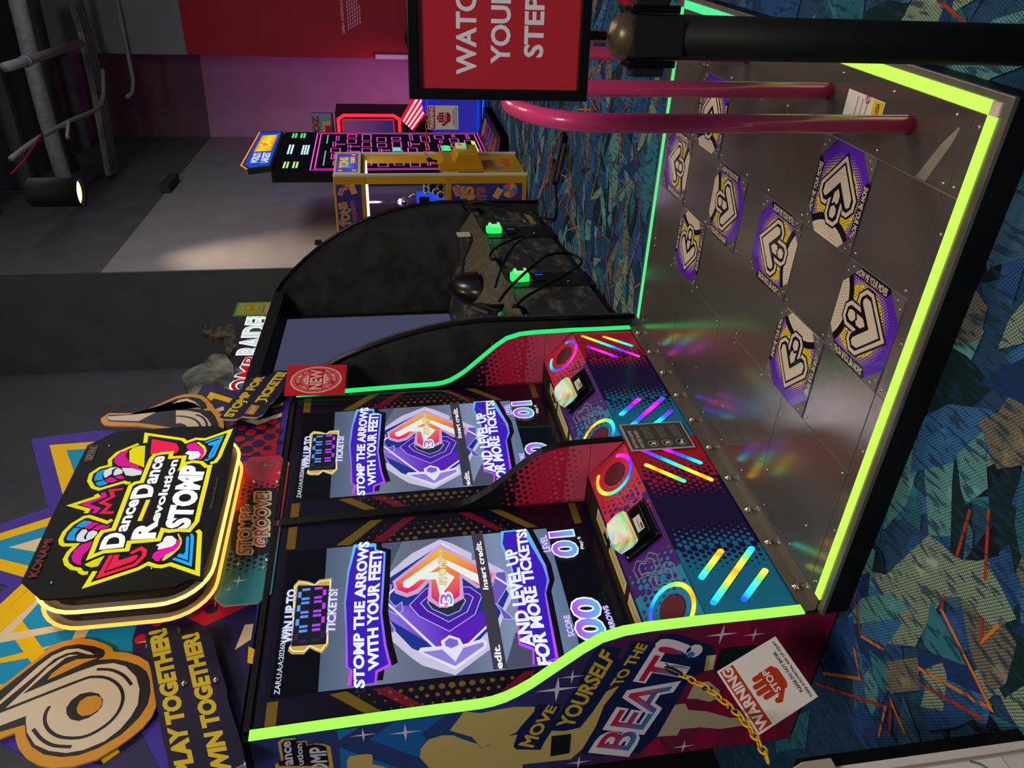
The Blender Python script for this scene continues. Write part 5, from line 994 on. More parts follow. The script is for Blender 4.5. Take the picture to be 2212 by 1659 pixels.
    tx('WIN UP TO', 'tq_win', E('#8f86c8'), .08); tx('WIN UP TO', 'tq_win', V('e'), .02, lav); tx('TICKETS!', 'tq_tix', E('#8f86c8'), .08); tx('TICKETS!', 'tq_tix', V('e'), .02, lav)
    tx('ZAR:U:A:A:2026010802', 'tq_zar', E('#d8dae6'), .01)
    # counters
    cg = lambda a, b: lerp(hexl('#50b8e4'), hexl('#b048f0'), b)
    tx('LEVEL', 'tq_lev', E('#8f78e0'), .09); tx('LEVEL', 'tq_lev', E('#eef0ff'), .0); tx('SCORE', 'tq_sco', E('#8f78e0'), .09); tx('SCORE', 'tq_sco', E('#eef0ff'), .0); tx('ARROWS', 'tq_arr', E('#8f78e0'), .08); tx('ARROWS', 'tq_arr', E('#e8ecff'), .0)
    tx('01', 'tq_01', E('#f2f2ff'), .075); tx('01', 'tq_01', V('e'), .03, cg); tx('100', 'tq_100', E('#f2f2ff'), .075); tx('100', 'tq_100', V('e'), .03, cg); tx('Play: 0', 'tq_ply', E('#f4f4f4'), .02)
    return mb
GG = D('#7d6a22', .35); CR = D('#7a1a34', .35); NV = D('#181028', .3)
for bx, x0, x1, lab in ((BAYX[0], XL, .89, 'left player screen'), (BAYX[1], .93, XR, 'right player screen')):
    mb = MB(); mb.obox(G, x0, .0, x1, 1.305, -.03, 0, NV)
    mb.rect(G, x0, 1.27, x1, 1.305, D('#1a1530', .3), .0004); mb.obox(G, x0, 1.302, x1, 1.322, -.03, .012, BLACKM)
    mir = lambda q: [(.0745-(a-.738)*.119/.152, b) for a, b in q]
    for n, m in (('bz_g1', GG), ('bz_c1', CR), ('bz_c2', CR), ('bz_g2', GG)):
        q = [(min(a, .884), b) for a, b in TR[n]]
        mb.flat(G, [(a+bx, b) for a, b in q], m, .0006); mb.flat(G, [(max(a, x0-bx+.003)+bx, b) for a, b in mir(q)], m, .0006)
    for a0, a1 in ((.754, .884), (x0-bx+.004, .060)):
        mb.rect(G, bx+a0, 1.225, bx+a1, 1.26, GG, .0006); mb.rect(G, bx+a0, .046, bx+a1, .077, GG, .0006)
    for a0, a1, s0 in ((.744, .885, .744), (x0-bx+.004, .068, .068)):
        def rr(x, y, s0=s0): return (.0155-abs(x-bx-s0)*.11)*max(0, 1-abs(y-.645)/.42)
        def ok(x, y): return True
        mb.dots(G, (bx+a0, .30), (bx+a1, .99), .034, lambda x, y: rr(x, y) if not any(inpoly(x-bx, y, TR[n]) for n in ('bz_c1', 'bz_c2', 'bz_g1', 'bz_g2')) else 0, GG, .0005, radians(30))
    bz = mb.build('screen_bezel', dm)
    sc = screen_art(bx).build('screen', dm); sc['label'] = lab+' showing the stomp the arrows demo'
    mb = MB(); mb.obox(G, x0+.002, .006, x1-.002, 1.296, .0135, .0165, GLASS); mb.build('screen_glass', dm)
# ---- cut-out board above the cabinet
BD = front(.88); mb = MB()
PUR = D('#4a37a2', .6, 0, 0, .1); YEL = D('#f2c406', .6, 0, 0, .1); SKY = D('#1796cc', .6, 0, 0, .1); CRE = D('#e2cfa8', .5); NVB = D('#2b2455', .45); REDB = D('#c01f3a', .4); DOT = D('#2a1f4d', .45); ORG = D('#d6932a', .45); INK = D('#16161f', .45); PINKC = D('#dccab0', .5)
def mirr(q): return [(1.84-a, b) for a, b in q]
(sc_x, sc_z), (nr_x, nr_z), (tp_x, tp_z), (nl_x, nl_z) = TR['bd_star']
CXB = .92
star = [(nr_x, nr_z), (CXB+.02, 3.27), (nl_x-.04, nl_z)]
rlobe = [(nr_x, nr_z), (sc_x, sc_z), (1.72, 2.85), (1.70, 2.5), (2.02, 2.35), (2.06, 2.0), (2.0, 1.93)]
llobe = [(-.13, 1.93), (-.22, 2.05), (-.12, 2.5), (.17, 2.85), (.13, 3.12), (nl_x-.04, nl_z)]
outline = rlobe[::-1][:0]+[(2.0, 1.93), (2.06, 2.0), (2.02, 2.35), (1.70, 2.5), (1.72, 2.85), (sc_x, sc_z), (nr_x, nr_z), (CXB+.02, 3.27), (nl_x-.04, nl_z), (.13, 3.12), (.17, 2.85), (-.02, 2.55), (-.22, 2.1), (-.13, 1.93)]
mb.prism(BD, outline, -.012, 0, PUR)
mb.prism(BD, [(-.07, 1.90), (1.89, 1.90), (1.89, 1.94), (-.07, 1.94)], -.012, 0, NVB)
# yellow, blue and cream steps of the three points
mb.flat(BD, [(1.12, 2.80), (.93, 3.20), (.74, 2.80)], YEL, .0005); mb.flat(BD, [(1.06, 2.80), (.93, 3.10), (.80, 2.80)], SKY, .0009); mb.flat(BD, [(.99, 2.8), (.93, 2.95), (.88, 2.8)], CRE, .0013)
for f in (lambda q: q, mirr):
    mb.flat(BD, f([(1.10, 2.78), (1.62, 3.02), (1.64, 2.45), (1.1, 2.3)]), YEL, .0006); mb.flat(BD, f([(1.14, 2.72), (1.57, 2.93), (1.58, 2.4), (1.1, 2.3)]), SKY, .0010)
SKYL = [(.76, 2.78), (.27, 2.62), (.02, 2.45), (.10, 2.30), (.50, 2.25), (.8, 2.3)]
mb.flat(BD, SKYL, SKY, .0012)
mb.flat(BD, TR['bd_left'], YEL, .0016); mb.stroke(BD, [TR['bd_left'][1], (-.05, 2.31)], .05, YEL, .0016)
mb.flat(BD, TR['bd_chev2'], CRE, .0018); mb.flat(BD, TR['bd_stub'], CRE, .0018); mb.flat(BD, TR['bd_y2'], YEL, .0019)
DOTL = [(.24, 2.47, .012), (.285, 2.50, .018), (.20, 2.53, .014), (.37, 2.46, .022), (.30, 2.42, .022), (.22, 2.43, .02), (.26, 2.37, .022), (.13, 2.46, .015), (.40, 2.56, .014)]
for a, b, r in DOTL: mb.disc(BD, a, b, r, DOT, .0021, 14)
mb.flat(BD, [(-.2, 2.1), (.16, 2.33), (.10, 2.40), (-.05, 2.38)], NVB, .0014)
# lower band: navy with red halftone
mb.flat(BD, [(-.15, 1.94), (.35, 1.94), (.62, 1.96), (.62, 2.36), (.40, 2.36), (.12, 2.28)], NVB, .0015)
mb.flat(BD, [(.55, 1.905), (1.35, 1.905), (1.40, 2.12), (1.2, 2.4), (.60, 2.4), (.50, 2.22), (.43, 2.12)], REDB, .0022)
for a, b, r in ((.40, 2.33, .022), (.47, 2.29, .02), (.36, 2.27, .016), (.42, 2.22, .02), (.33, 2.22, .014), (.50, 2.19, .02), (.28, 2.30, .013)): mb.disc(BD, a, b, r, REDB if b > 2.25 and a > .35 and r > .018 else D('#2aa08a', .4), .0023, 14)
for a, b, r in ((.56, 2.16, .026), (.51, 2.11, .024), (.60, 2.12, .022), (.56, 2.05, .028), (.64, 2.05, .024), (.53, 2.0, .022), (.60, 1.98, .024), (.68, 2.0, .018)): mb.disc(BD, a, b, r, DOT, .0026, 16)
mb.flat(BD, [(.31, 2.0), (.42, 1.98), (.42, 1.95), (.35, 1.95)], CRE, .0024); mb.flat(BD, [(.25, 1.95), (.32, 1.955), (.30, 1.925), (.24, 1.925)], YEL, .0024)
star4(mb, BD, .56, 2.10, .045, CRE, .003); star4(mb, BD, .385, 2.305, .032, PINKC, .003)
# right part
mb.flat(BD, TR['bdr_navy'], NVB, .0020)
for n, m in (('bdr_red', REDB), ('bdr_y1', YEL), ('bdr_y2', YEL), ('bdr_cr', CRE), ('bdr_cr2', CRE)): mb.flat(BD, TR[n], m, .0028)
for n in TR:
    if n.startswith('bdr_rd') or n.startswith('bdr_nd'):
        (a, b), (a2, b2) = TR[n]; r = max(abs(b2-b), abs(a2-a))*.8; mb.disc(BD, a, b, r, REDB if 'rd' in n[3:6] and n.startswith('bdr_rd') else DOT, .0032, 16)
mb.build('top_board', dm)
# big arrow cut-outs standing off the board
def lolly(parts, name):
    LB = front(.862); mb = MB(); o = parts['or']
    mb.prism(LB, o, -.008, 0, ORG)
    mb.flat(LB, parts['bk'], INK, .0006)
    if parts.get('notch'): mb.flat(LB, parts['notch'], ORG, .0010)
    for k in ('c1', 'c2'):
        if parts.get(k): mb.flat(LB, parts[k], PINKC, .0010)
    for k in ('l1', 'l2', 'l3'):
        if parts.get(k): mb.stroke(LB, smooth_path([(*q, 0) for q in parts[k]], 4) and [(v.x, v.y) for v in smooth_path([(*q, 0) for q in parts[k]], 4)], .0105, INK, .0014)
    for k, m, h in (('eye1', INK, .0015), ('eye2', ORG, .0019)):
        if parts.get(k): mb.flat(LB, parts[k], m, h)
    mb.build(name, dm)
k_ = (.862+1.37599)/(.88+1.37599)   # traced at the board, standing a little nearer
def near(q): return [(-1.57465+(a+1.57465)*k_, 1.41322+(b-1.41322)*k_) for a, b in q]
lolly({'or': near(TR['lol_or']), 'bk': near(TR['lol_bk']), 'notch': near(TR['lol_notch']), 'c1': near(TR['lol_c1']), 'c2': near(TR['lol_c2']), 'l1': near(TR['lol_l1']), 'l2': near(TR['lol_l2']), 'l3': near(TR['lol_l3']), 'eye1': near(TR['lol_eye1']), 'eye2': near(TR['lol_eye2'])}, 'arrow_cutout')
lolly({'or': near(TR['rol_or']), 'bk': near(TR['rol_bk']), 'notch': near(TR['rol_notch']), 'c1': near(TR['rol_c1']), 'c2': near(TR['rol_c2']), 'l1': near(TR['rol_l1']), 'l2': near(TR['rol_l2']), 'eye1': near(TR['rol_eye'])}, 'arrow_cutout')
# slogan boards
PW = front(.82); GT = D('#d8bc2c', .45); SGN = D('#1c1636', .45)
mb = MB(); mb.prism(PW, TR['sgL'], -.01, 0, SGN, D('#cfc4b8', .5)); mb.text(PW, 'PLAY TOGETHER!', TR['tq_s1'], GT, .0012, .06); mb.text(PW, 'WIN TOGETHER!', TR['tq_s2'], GT, .0012, .06)
sg = mb.build('slogan_sign', dm); sg['label'] = 'dark slogan board reading play together win together'
for a, b in ((.146, 2.127), (.147, 2.028)):
    mb = MB(); mb.lathe([(.011, 0), (.011, .004), (.006, .007)], CHROME, PW(a, b, 0), PW.n, 12); mb.build('bolt', sg)
mb = MB(); mb.prism(PW, TR['sgR'], -.01, 0, SGN, D('#d8c4b8', .5)); mb.text(PW, 'STOMP FOR', TR['tq_s3'], GT, .0012, .06); mb.text(PW, 'TICKETS!', TR['tq_s4'], GT, .0012, .06)
mb.flat(PW, TR['sg_tk'], D('#b87f3a', .4), .001); mb.text(PW, 'TICKET', TR['tq_tk'], CRE, .0015, .02)
sg = mb.build('slogan_sign', dm); sg['label'] = 'dark slogan board reading stomp for tickets'
for a, b in ((1.810, 2.136), (1.8097, 2.039)):
    mb = MB(); mb.lathe([(.011, 0), (.011, .004), (.006, .007)], CHROME, PW(a, b, 0), PW.n, 12); mb.build('bolt', sg)
PT = front(.84); mb = MB()
q = [(.485, 1.935), (.525, 1.892), (1.315, 1.892), (1.372, 1.94), (1.376, 2.07), (1.31, 2.105), (.53, 2.10), (.485, 2.06)]
pg = ramp([(0, '#1f8a90'), (.28, '#2b7f8c'), (.5, '#7a2050'), (.66, '#c81c3c'), (1, '#c81c3c')])
mb.prism(PT, q, -.008, 0, D('#b0a090', .5))
n = 20
for i in range(n):
    x0, x1 = .485+(1.376-.485)*i/n, .485+(1.376-.485)*(i+1)/n
    def bt(x): return 1.935-(x-.485)*1.07 if x < .525 else (1.892 if x < 1.315 else 1.892+(x-1.315)*.84)
    def tp(x): return 2.06+(x-.485)*.88 if x < .53 else (2.10 if x < 1.31 else 2.105-(x-1.31)*.53)
    mb.flat(PT, [(x0, bt(x0)), (x1, bt(x1)), (x1, tp(x1)), (x0, tp(x0))], V('d', 1, .4), .0006, lambda a, b: pg((a-.485)/.89))
mb.dots(PT, (.50, 1.90), (1.36, 2.095), .028, lambda x, y: .011-abs(x-.72)*.1 if x < .78 else (.011-abs(x-1.13)*.12), D('#2a1740', .4), .001, 0)
mb.dots(PT, (.50, 1.90), (1.36, 2.095), .030, lambda x, y: .011-abs(x-.50)*.09 if x < .6 else (.012-abs(x-1.36)*.1), D('#5a7aa0', .4), .001, 0)
mb.flat(PT, TR['pl_blob'], D('#26202c', .4), .0014)
rg = lambda a, b: lerp(hexl('#237c90'), hexl('#cf1f3a'), b)
mb.text(PT, 'STOMP&', TR['tq_p1'], D('#f4cfa6', .4), .0018, .11); mb.text(PT, 'STOMP&', TR['tq_p1'], V('d', 1, .4), .0023, .01, rg)
mb.text(PT, 'GROOVE!', TR['tq_p2'], D('#f4cfa6', .4), .0018, .11); mb.text(PT, 'GROOVE!', TR['tq_p2'], V('d', 1, .4), .0023, .01, rg)
for a, b, r in ((.60, 2.02, .03), (.66, 1.935, .014), (1.24, 1.93, .02), (1.3, 2.0, .018), (.56, 2.05, .014)): star4(mb, PT, a, b, r, PINKC, .003)
sg = mb.build('slogan_sign', dm); sg['label'] = 'teal to red plate reading stomp and groove'
for a, b in ((.69, 2.03), (.70, 1.925), (1.19, 2.03), (1.18, 1.93)):
    mb = MB(); mb.lathe([(.010, 0), (.010, .004), (.005, .007)], CHROME, PT(a, b, 0), PT.n, 12); mb.build('bolt', sg)
# ---- lit logo box
def rrect(x0, z0, x1, z1, r, n=6):
    out = []
    for cx, cz, a0 in ((x1-r, z1-r, 0), (x0+r, z1-r, 90), (x0+r, z0+r, 180), (x1-r, z0+r, 270)):
        out += [(cx+r*cos(radians(a0+90*i/n)), cz+r*sin(radians(a0+90*i/n))) for i in range(n+1)]
    return out
BXF = front(.67); mb = MB()
mb.prism(front(.87), rrect(.47, 2.135, 1.37, 2.65, .12), .006, .185, D('#15100c', .12, 0, .5)); lb = mb.build('logo_box', dm)
for y in (.742, .822):
    mb = MB(); rr_ = rrect(.425, 2.092, 1.415, 2.69, .17, 8)
    mb.tube([(a, y, b) for a, b in rr_], .0068, E('#ffd060', 2.6) if y < .8 else E('#ffa040', 2.2), 8, True); mb.build('neon_tube', lb)
    mb = MB(); ro = rrect(.435, 2.10, 1.405, 2.68, .16, 8); ri = rrect(.469, 2.134, 1.371, 2.651, .121, 8)
    pf = front(y+.012); k = len(ro)
    for i in range(k): mb.prism(pf, [ro[i], ro[(i+1) % k], ri[(i+1) % k], ri[i]], -.004, .0, D('#8a8480', .3))
    mb.build('tube_carrier', lb)
mb = MB(); mb.prism(BXF, TR['box_panel'], -.008, 0, D('#0a090c', .6, 0, 0, .15))
YG = '#f6ec1c'; MG = '#e8289c'; RG = '#f02a54'; CY = '#2fa4ee'; WH = '#f4f6f8'
hB = [.001]
def bp(n, c, s=.95): hB[0] += .00012; mb.flat(BXF, TR[n], E(c, s), hB[0])
def bs(n, w, c, cl=False, s=.95): hB[0] += .00012; mb.stroke(BXF, TR[n], w, E(c, s), hB[0], cl)
bs('lg_m1', .017, YG, s=.8); bs('lg_m2', .017, MG, s=.8); bs('lg_m3', .015, RG, s=.9); bs('lg_lface', .016, YG, s=.85); bs('lg_e0', .016, YG, s=.85)
for n in ('lg_lb0', 'lg_lb1', 'lg_e3', 'lg_e4'): bp(n, CY, .8)
for n in ('lg_lm0', 'lg_lm1', 'lg_lm2', 'lg_lm3', 'lg_e1', 'lg_d9', 'lg_e7', 'lg_e8'): bp(n, MG, .8)
for n in ('lg_lw', 'lg_e2', 'lg_e5', 'lg_e6'): bp(n, WH, .75)
for n in ('lg_ly', 'lg_d8'): bp(n, YG, .8)
bs('lg_low', .017, YG); bs('lg_d0', .017, YG)
bs('lg_r1', .016, RG); bp('lg_r2', RG); bp('lg_d1', RG); bp('lg_d2', RG)
bp('lg_c1', '#f020a8'); bp('lg_c2', WH); bp('lg_c3', YG); bp('lg_c4', '#1fb4ff'); bp('lg_c5', '#1fb4ff')
bp('lg_d3', '#f020a8'); bp('lg_d4', WH); bp('lg_d5', YG); bp('lg_d6', '#1fb4ff'); bp('lg_d7', '#1fb4ff')
q = TR['lg_out']; hB[0] += .0002; mb.flat(BXF, q, D('#0a090c', .6, 0, 0, .15), hB[0]); bs('lg_out', .018, YG, True); bs('lg_mid', .016, YG)
WT = E(WH, 1.1)
for s_, n, bo in (('D', 'tq_D1', .05), ('ance', 'tq_a1', .035), ('D', 'tq_D2', .05), ('ance', 'tq_a2', .035), ('R', 'tq_R', .055), ('evolution', 'tq_ev', .035), ('STOMP', 'tq_st', .06)): mb.text(BXF, s_, TR[n], WT, .006, bo)
mb.text(BXF, 'KONAMI', TR['tq_kon'], D('#8f2a22', .5), .006, .02); mb.text(BXF, '©Konami Arcade Games', TR['tq_cop'], D('#6a6660', .5), .006, .0)
mb.stroke(BXF, TR['tq_bem'], .002, D('#8a8068', .5), .006, True); c = Vector((sum(a for a, b in TR['tq_bem'])/4, sum(b for a, b in TR['tq_bem'])/4))
mb.text(BXF, 'BEMANI', [tuple(c+(Vector(q)-c)*.82) for q in TR['tq_bem']], D('#8a8068', .5), .006, .02)
mb.build('logo_panel', lb)
for a, b in ((.50, 2.60), (1.29, 2.62), (1.31, 2.16), (.53, 2.28)):
    mb = MB(); mb.lathe([(.006, 0), (.006, .003), (.003, .005)], CHROME, BXF(a, b, 0), BXF.n, 10); mb.build('screw', lb)
# ---- papers taped to the machine
NT = front(.80); mb = MB(); q = near([(a, b) for a, b in TR['new_tag']])
k2 = (.80+1.37599)/(.82+1.37599)
q = [(-1.57465+(a+1.57465)*k2, 1.41322+(b-1.41322)*k2) for a, b in TR['new_tag']]
mb.prism(NT, q, -.0015, 0, D('#c4242c', .35)); c = Vector((sum(a for a, b in q)/4, sum(b for a, b in q)/4)); PK = D('#e8b8b4', .4)
ring = lambda r: [(c.x+r*cos(2*pi*i/40), c.y+r*sin(2*pi*i/40)) for i in range(40)]
mb.stroke(NT, ring(.128), .010, PK, .0006, True); mb.stroke(NT, ring(.114), .003, PK, .0006, True); mb.stroke(NT, ring(.074), .003, PK, .0006, True)
for sg_ in (1, -1):
    mb.flat(NT, [(c.x+.066*cos(radians(a)), c.y+sg_*.066*sin(radians(a))) for a in range(35, 146, 10)], PK, .0006)
    for k in (-1, 0, 1): star4(mb, NT, c.x+k*.022, c.y+sg_*.052, .008, D('#b8202a', .4), .0009, .4)
mb.rect(NT, c.x-.10, c.y-.034, c.x+.10, c.y+.034, D('#c4242c', .35), .001)
mb.text(NT, 'NEW', [(c.x-.098, c.y-.031), (c.x+.098, c.y-.031), (c.x+.098, c.y+.031), (c.x-.098, c.y+.031)], PK, .0014, .03)
for s_, a0 in ((1, 155), (-1, -155)):
    for i, ch in enumerate('NEW ARRIVAL'):
        if ch == ' ': continue
        a = radians((150-i*12) if s_ > 0 else (-150+i*12)); r = .094; u = Vector((sin(a), -cos(a)))*(1 if s_ > 0 else -1); v = Vector((cos(a), sin(a)))*(1 if s_ > 0 else -1)
        o = c+Vector((cos(a), sin(a)))*r; w, hgt = .0075, .010
        mb.text(NT, ch, [o-u*w-v*hgt, o+u*w-v*hgt, o+u*w+v*hgt, o-u*w+v*hgt], PK, .001, .03)
tag(mb.build('paper_sign'), 'red new arrival paper taped beside the dance cabinet top', 'sign')
mb = MB(); FP = front(.512); x0, x1, z0, z1 = .816, 1.003, .172, .449
mb.obox(FP, x0, z0, x1, z1, -.0015, .002, D('#b9b2aa', .4)); mb.rect(FP, x0+.007, z0+.007, x1-.007, z1-.007, D('#4a4644', .4), .0025)
PLT = D('#cfc9c2', .5)
mb.text(FP, 'RHYTHM GAME', [(x0+.016, z1-.036), (x1-.05, z1-.036), (x1-.05, z1-.020), (x0+.016, z1-.020)], PLT, .003, .02); mb.text(FP, 'HOUSE RULES', [(x0+.016, z1-.062), (x1-.05, z1-.062), (x1-.05, z1-.046), (x0+.016, z1-.046)], PLT, .003, .02)
for k in range(3):
    zc = z1-.105-k*.062
    mb.disc(FP, x0+.040, zc, .022, PLT, .003, 20); mb.disc(FP, x0+.040, zc, .0195, D('#2a2726', .4), .0034, 20)
    if k < 2: mb.flat(FP, [(x0+.028, zc-.012), (x0+.036, zc+.012), (x0+.044, zc+.002), (x0+.054, zc+.012), (x0+.046, zc-.012)], PLT, .0038); mb.stroke(FP, [(x0+.026, zc+.013), (x0+.054, zc-.013)], .003, PLT, .004)
    else: mb.flat(FP, [(x0+.026, zc-.009), (x0+.055, zc-.009), (x0+.055, zc-.002), (x0+.042, zc+.003), (x0+.036, zc+.010), (x0+.026, zc+.010)], PLT, .0038)
    for j in range(4): mb.rect(FP, x0+.075, zc+.014-j*.009, x1-.022-.01*(j % 2), zc+.0165-j*.009, D('#8e8883', .5), .003)
tag(mb.build('rules_placard'), 'grey rhythm game house rules placard fixed low on the front between the bays', 'sign')
# ================================================================== dance stage
st = thing('dance_stage', 'low metal dance platform with eight arrow panels and green lit rim', 'dance platform', (.92, -.27, 0))
ST = P((0, 0, .10), (1, 0, 0), (0, 1, 0)); TL = .28; GAPX = .1380
SX0, SX1, SY0, SY1 = -.098, 1.935, -1.078, .504
mb = MB(); mb.box((SX0+.004, SY0+.004, .0), (SX1-.004, SY1-.002, .086), BLACK); mb.build('base_frame', st, .004)
mb = MB(); mb.box((SX0, SY0, .084), (SX1, SY1, .0975), METAL2); mb.build('rim', st, .002)
# deck plates
X = [0, TL, 2*TL, 3*TL, 3*TL+GAPX, 4*TL+GAPX, 5*TL+GAPX, 6*TL+GAPX]
def plate(name, x0, y0, x1, y1, m=METAL, z=.10):
    mb = MB(); g = .0012; mb.box((x0+g, y0+g, .096), (x1-g, y1-g, z), m); return mb.build(name, st, .0008, 1)
LI = -.044     # inner edge of the light strip
plate('deck_plate', LI, -1.03, X[0], -.84); plate('deck_plate', X[0], -1.03, X[3], -.84); plate('deck_plate', X[3], -1.03, X[4], 0); plate('deck_plate', X[4], -1.03, X[7], -.84); plate('deck_plate', X[7], -1.03, 1.872, -.0)
plate('deck_plate', LI, -.84, X[0], -.28); plate('deck_plate', LI, -.28, X[0], .505); plate('deck_plate', X[0], 0, .42, .505); plate('deck_plate', .42, 0, X[3], .505); plate('deck_plate', X[3], 0, X[4], .505); plate('deck_plate', X[4], 0, 1.40, .505); plate('deck_plate', 1.40, 0, X[7], .505); plate('deck_plate', X[7], 0, 1.872, .505)
# arrow panels
VIO = D('#5a2ab0', .16, 0, .3); YLW = D('#e8d028', .16, 0, .3); IK = D('#17131a', .16, 0, .3); CRM = D('#d8c6ae', .2, 0, .3); HALF = D('#e6c07a', .2)
def arrow_outline(o):
    s2 = o*1.0
    pts = [(0, .335+o*1.41), (.30+o, .02+o*.4), (.30+o, -.06-o*.4), (.235+o*.4, -.125-o), (.175-o*.2, -.125-o), (.095+o, -.06-o*.4), (.095+o, -.24-o*.4), (.05+o*.4, -.29-o), (-.05-o*.4, -.29-o), (-.095-o, -.24-o*.4), (-.095-o, -.06-o*.4), (-.175+o*.2, -.125-o), (-.235-o*.4, -.125-o), (-.30-o, -.06-o*.4), (-.30-o, .02+o*.4)]
    return pts
def arrow_panel(ix, j, base, rot, label):
    cx, cy = base+(ix+.5)*TL, -(j+.5)*TL; ca, sa = cos(rot), sin(rot)
    p = P((cx, cy, .1004), (ca, sa, 0), (-sa, ca, 0)); s = TL
    mb = MB(); h = TL/2-.0015
    mb.prism(p, [(-h, -h), (h, -h), (h, h), (-h, h)], -.005, 0, VIO, METAL2)
    def fl(pts, m, hh): mb.flat(p, [(a*s, b*s) for a, b in pts], m, hh)
    sq = lambda x, y: abs(x) < .485*s and abs(y) < .485*s and abs(x)+abs(y) < .80*s
    mb.dots(p, (-h, -h), (h, h), .0085, lambda x, y: (.0042-.0105*max(0, sqrt(x*x+(y+.02)**2)/s-.33)/.2*.4) if sq(x, y) and .30 < sqrt(x*x+(y+.02)**2)/s < .47 else 0, HALF, .00030, radians(20), 6)
    mb.disc(p, 0, -.06*s, .36*s, YLW, .00045, 40)
    mb.dots(p, (-h, -h), (h, h), .0095, lambda x, y: .0026 if .24 < sqrt(x*x+(y+.06*s)**2)/s < .35 else 0, D('#4a3a1a', .3), .0006, radians(35), 6)
    arc = lambda r, y0: [(r*cos(t), y0+r*sin(t)) for t in [radians(a) for a in range(30, 151, 6)] if y0+r*sin(t) > -.497]
    A = arc(.60, -.83); fl([(.5 if False else A[0][0], -.496)]+[(max(-.496, min(.496, x)), y) for x, y in A]+[(A[-1][0], -.496)], IK, .0008)
    B = arc(.53, -.84); fl([(B[0][0], -.496)]+[(max(-.49, min(.49, x)), y) for x, y in B]+[(B[-1][0], -.496)], CRM, .0010)
    mb.dots(p, (-.40*s, -.495*s), (.40*s, -.30*s), .010, lambda x, y: .0016 if (x/s)**2+(y/s+.84)**2 < .50**2 and y > -.48*s else 0, IK, .0012, 0, 6)
    for sg_ in (1, -1):
        q = [(.385*sg_, -.36), (.495*sg_, -.36), (.495*sg_, .30), (.385*sg_, .20)]; fl(q, IK, .0014)
        if sg_ > 0: quad = [(.40, .21), (.40, -.33), (.475, -.33), (.475, .21)]
        else: quad = [(-.40, -.33), (-.40, .21), (-.475, .21), (-.475, -.33)]
        mb.text(p, 'SHOW ME YOUR MOVES', [(a*s, b*s) for a, b in quad], CRM, .0017, .03)
    fl(arrow_outline(.062), IK, .0020); fl(arrow_outline(.042), CRM, .0023); fl(arrow_outline(.0), IK, .0026)
    fl([(0, .30), (.26, .03), (.265, -.055), (.225, -.085), (.19, -.075), (0, .125), (-.19, -.075), (-.225, -.085), (-.265, -.055), (-.26, .03)], CRM, .0029)
    fl([(0, .055), (.055, -.005), (.055, -.08), (.02, -.11), (0, -.085), (-.055, -.12), (-.055, -.005)], CRM, .0029); fl([(.05, -.15), (.06, -.20), (.03, -.255), (-.035, -.255), (-.058, -.215), (-.055, -.155), (0, -.12)], CRM, .0029)
    o = mb.build('arrow_panel', st); o['label'] = label
    for a, b in ((1, 1), (1, -1), (-1, 1), (-1, -1)):
        mb = MB(); c = h-.001; w = .24*s
        q = [(a*c, b*c), (a*(c-w), b*c), (a*c, b*(c-w))]; mb.prism(p, q, 0, .0030, METAL2)
        for t in (.30, .62): mb.lathe([(.0042, 0), (.0042, .0012), (.002, .0022)], CHROME, p(a*(c-.030-.0*t), b*(c-.012), .003) if t < .5 else p(a*(c-.012), b*(c-.030), .003), (0, 0, 1), 8)
        mb.build('corner_bracket', o)
    return o
names = {(1, 0): ('up', 0), (0, 1): ('left', pi/2), (2, 1): ('right', -pi/2), (1, 2): ('down', pi)}
for base, side in ((0, 'left'), (3*TL+GAPX, 'right')):
    for i in range(3):
        for j in range(3):
            if (i, j) in names: arrow_panel(i, j, base, names[(i, j)][1], '%s player panel with %s arrow' % (side, names[(i, j)][0]))
            else: plate('blank_panel', base+i*TL, -(j+1)*TL, base+(i+1)*TL, -j*TL)
# lit rim
def strip(x0, y0, x1, y1, c, s, lab):
    mb = MB(); mb.box((x0, y0, .094), (x1, y1, .1025), E(c, s)); o = mb.build('led_strip', st); o['label'] = lab
strip(-.072, -1.03, LI, .46, '#c4ff58', 1.2, 'yellow-green lit strip along the near side')
strip(-.045, -1.06, 1.0, -1.03, '#c4ff58', 1.2, 'yellow-green lit strip along the back edge'); strip(1.0, -1.06, 1.872, -1.03, '#58f4a0', 1.0, 'mint green lit strip along the back edge')
strip(1.872, -1.03, 1.90, .46, '#5cf49a', 1.0, 'mint green lit strip along the far side')
mb = MB(); mb.box((-.072, -1.06, .094), (-.045, -1.03, .1022), D('#d6c8b4', .4)); mb.build('corner_cap', st)
# bracket to the cabinet
KP = front(.508); mb = MB(); mb.obox(KP, -.070, .10, 1.885, .143, -.004, 0, METAL2); mb.box((-.070, .455, .1), (1.885, .508, .1025), METAL); mb.build('kick_plate', st)
mb = MB(); mb.lathe([(.014, 0), (.014, .004), (.009, .004), (.009, .010), (.003, .012)], CHROME, (0, 0, 0), (0, -1, 0), 10)
b0 = mb.build('bolt', st); bx_ = [.03, .24, .413, .60, .80, 1.0, 1.20, 1.40, 1.6, 1.8]
def place(o0, pts, parent=st):
    for k, q in enumerate(pts):
        o = o0 if k == 0 else dup(o0); o.parent = parent; o.matrix_parent_inverse = world_of(parent).inverted(); o.location = q
place(b0, [(x, .506, .119) for x in bx_])
mb = MB(); mb.lathe([(.0052, 0), (.0052, .0010), (.003, .0030), (.0001, .0034)], CHROME, (0, 0, 0), (0, 0, 1), 10)
s0 = mb.build('screw', st); sp = []
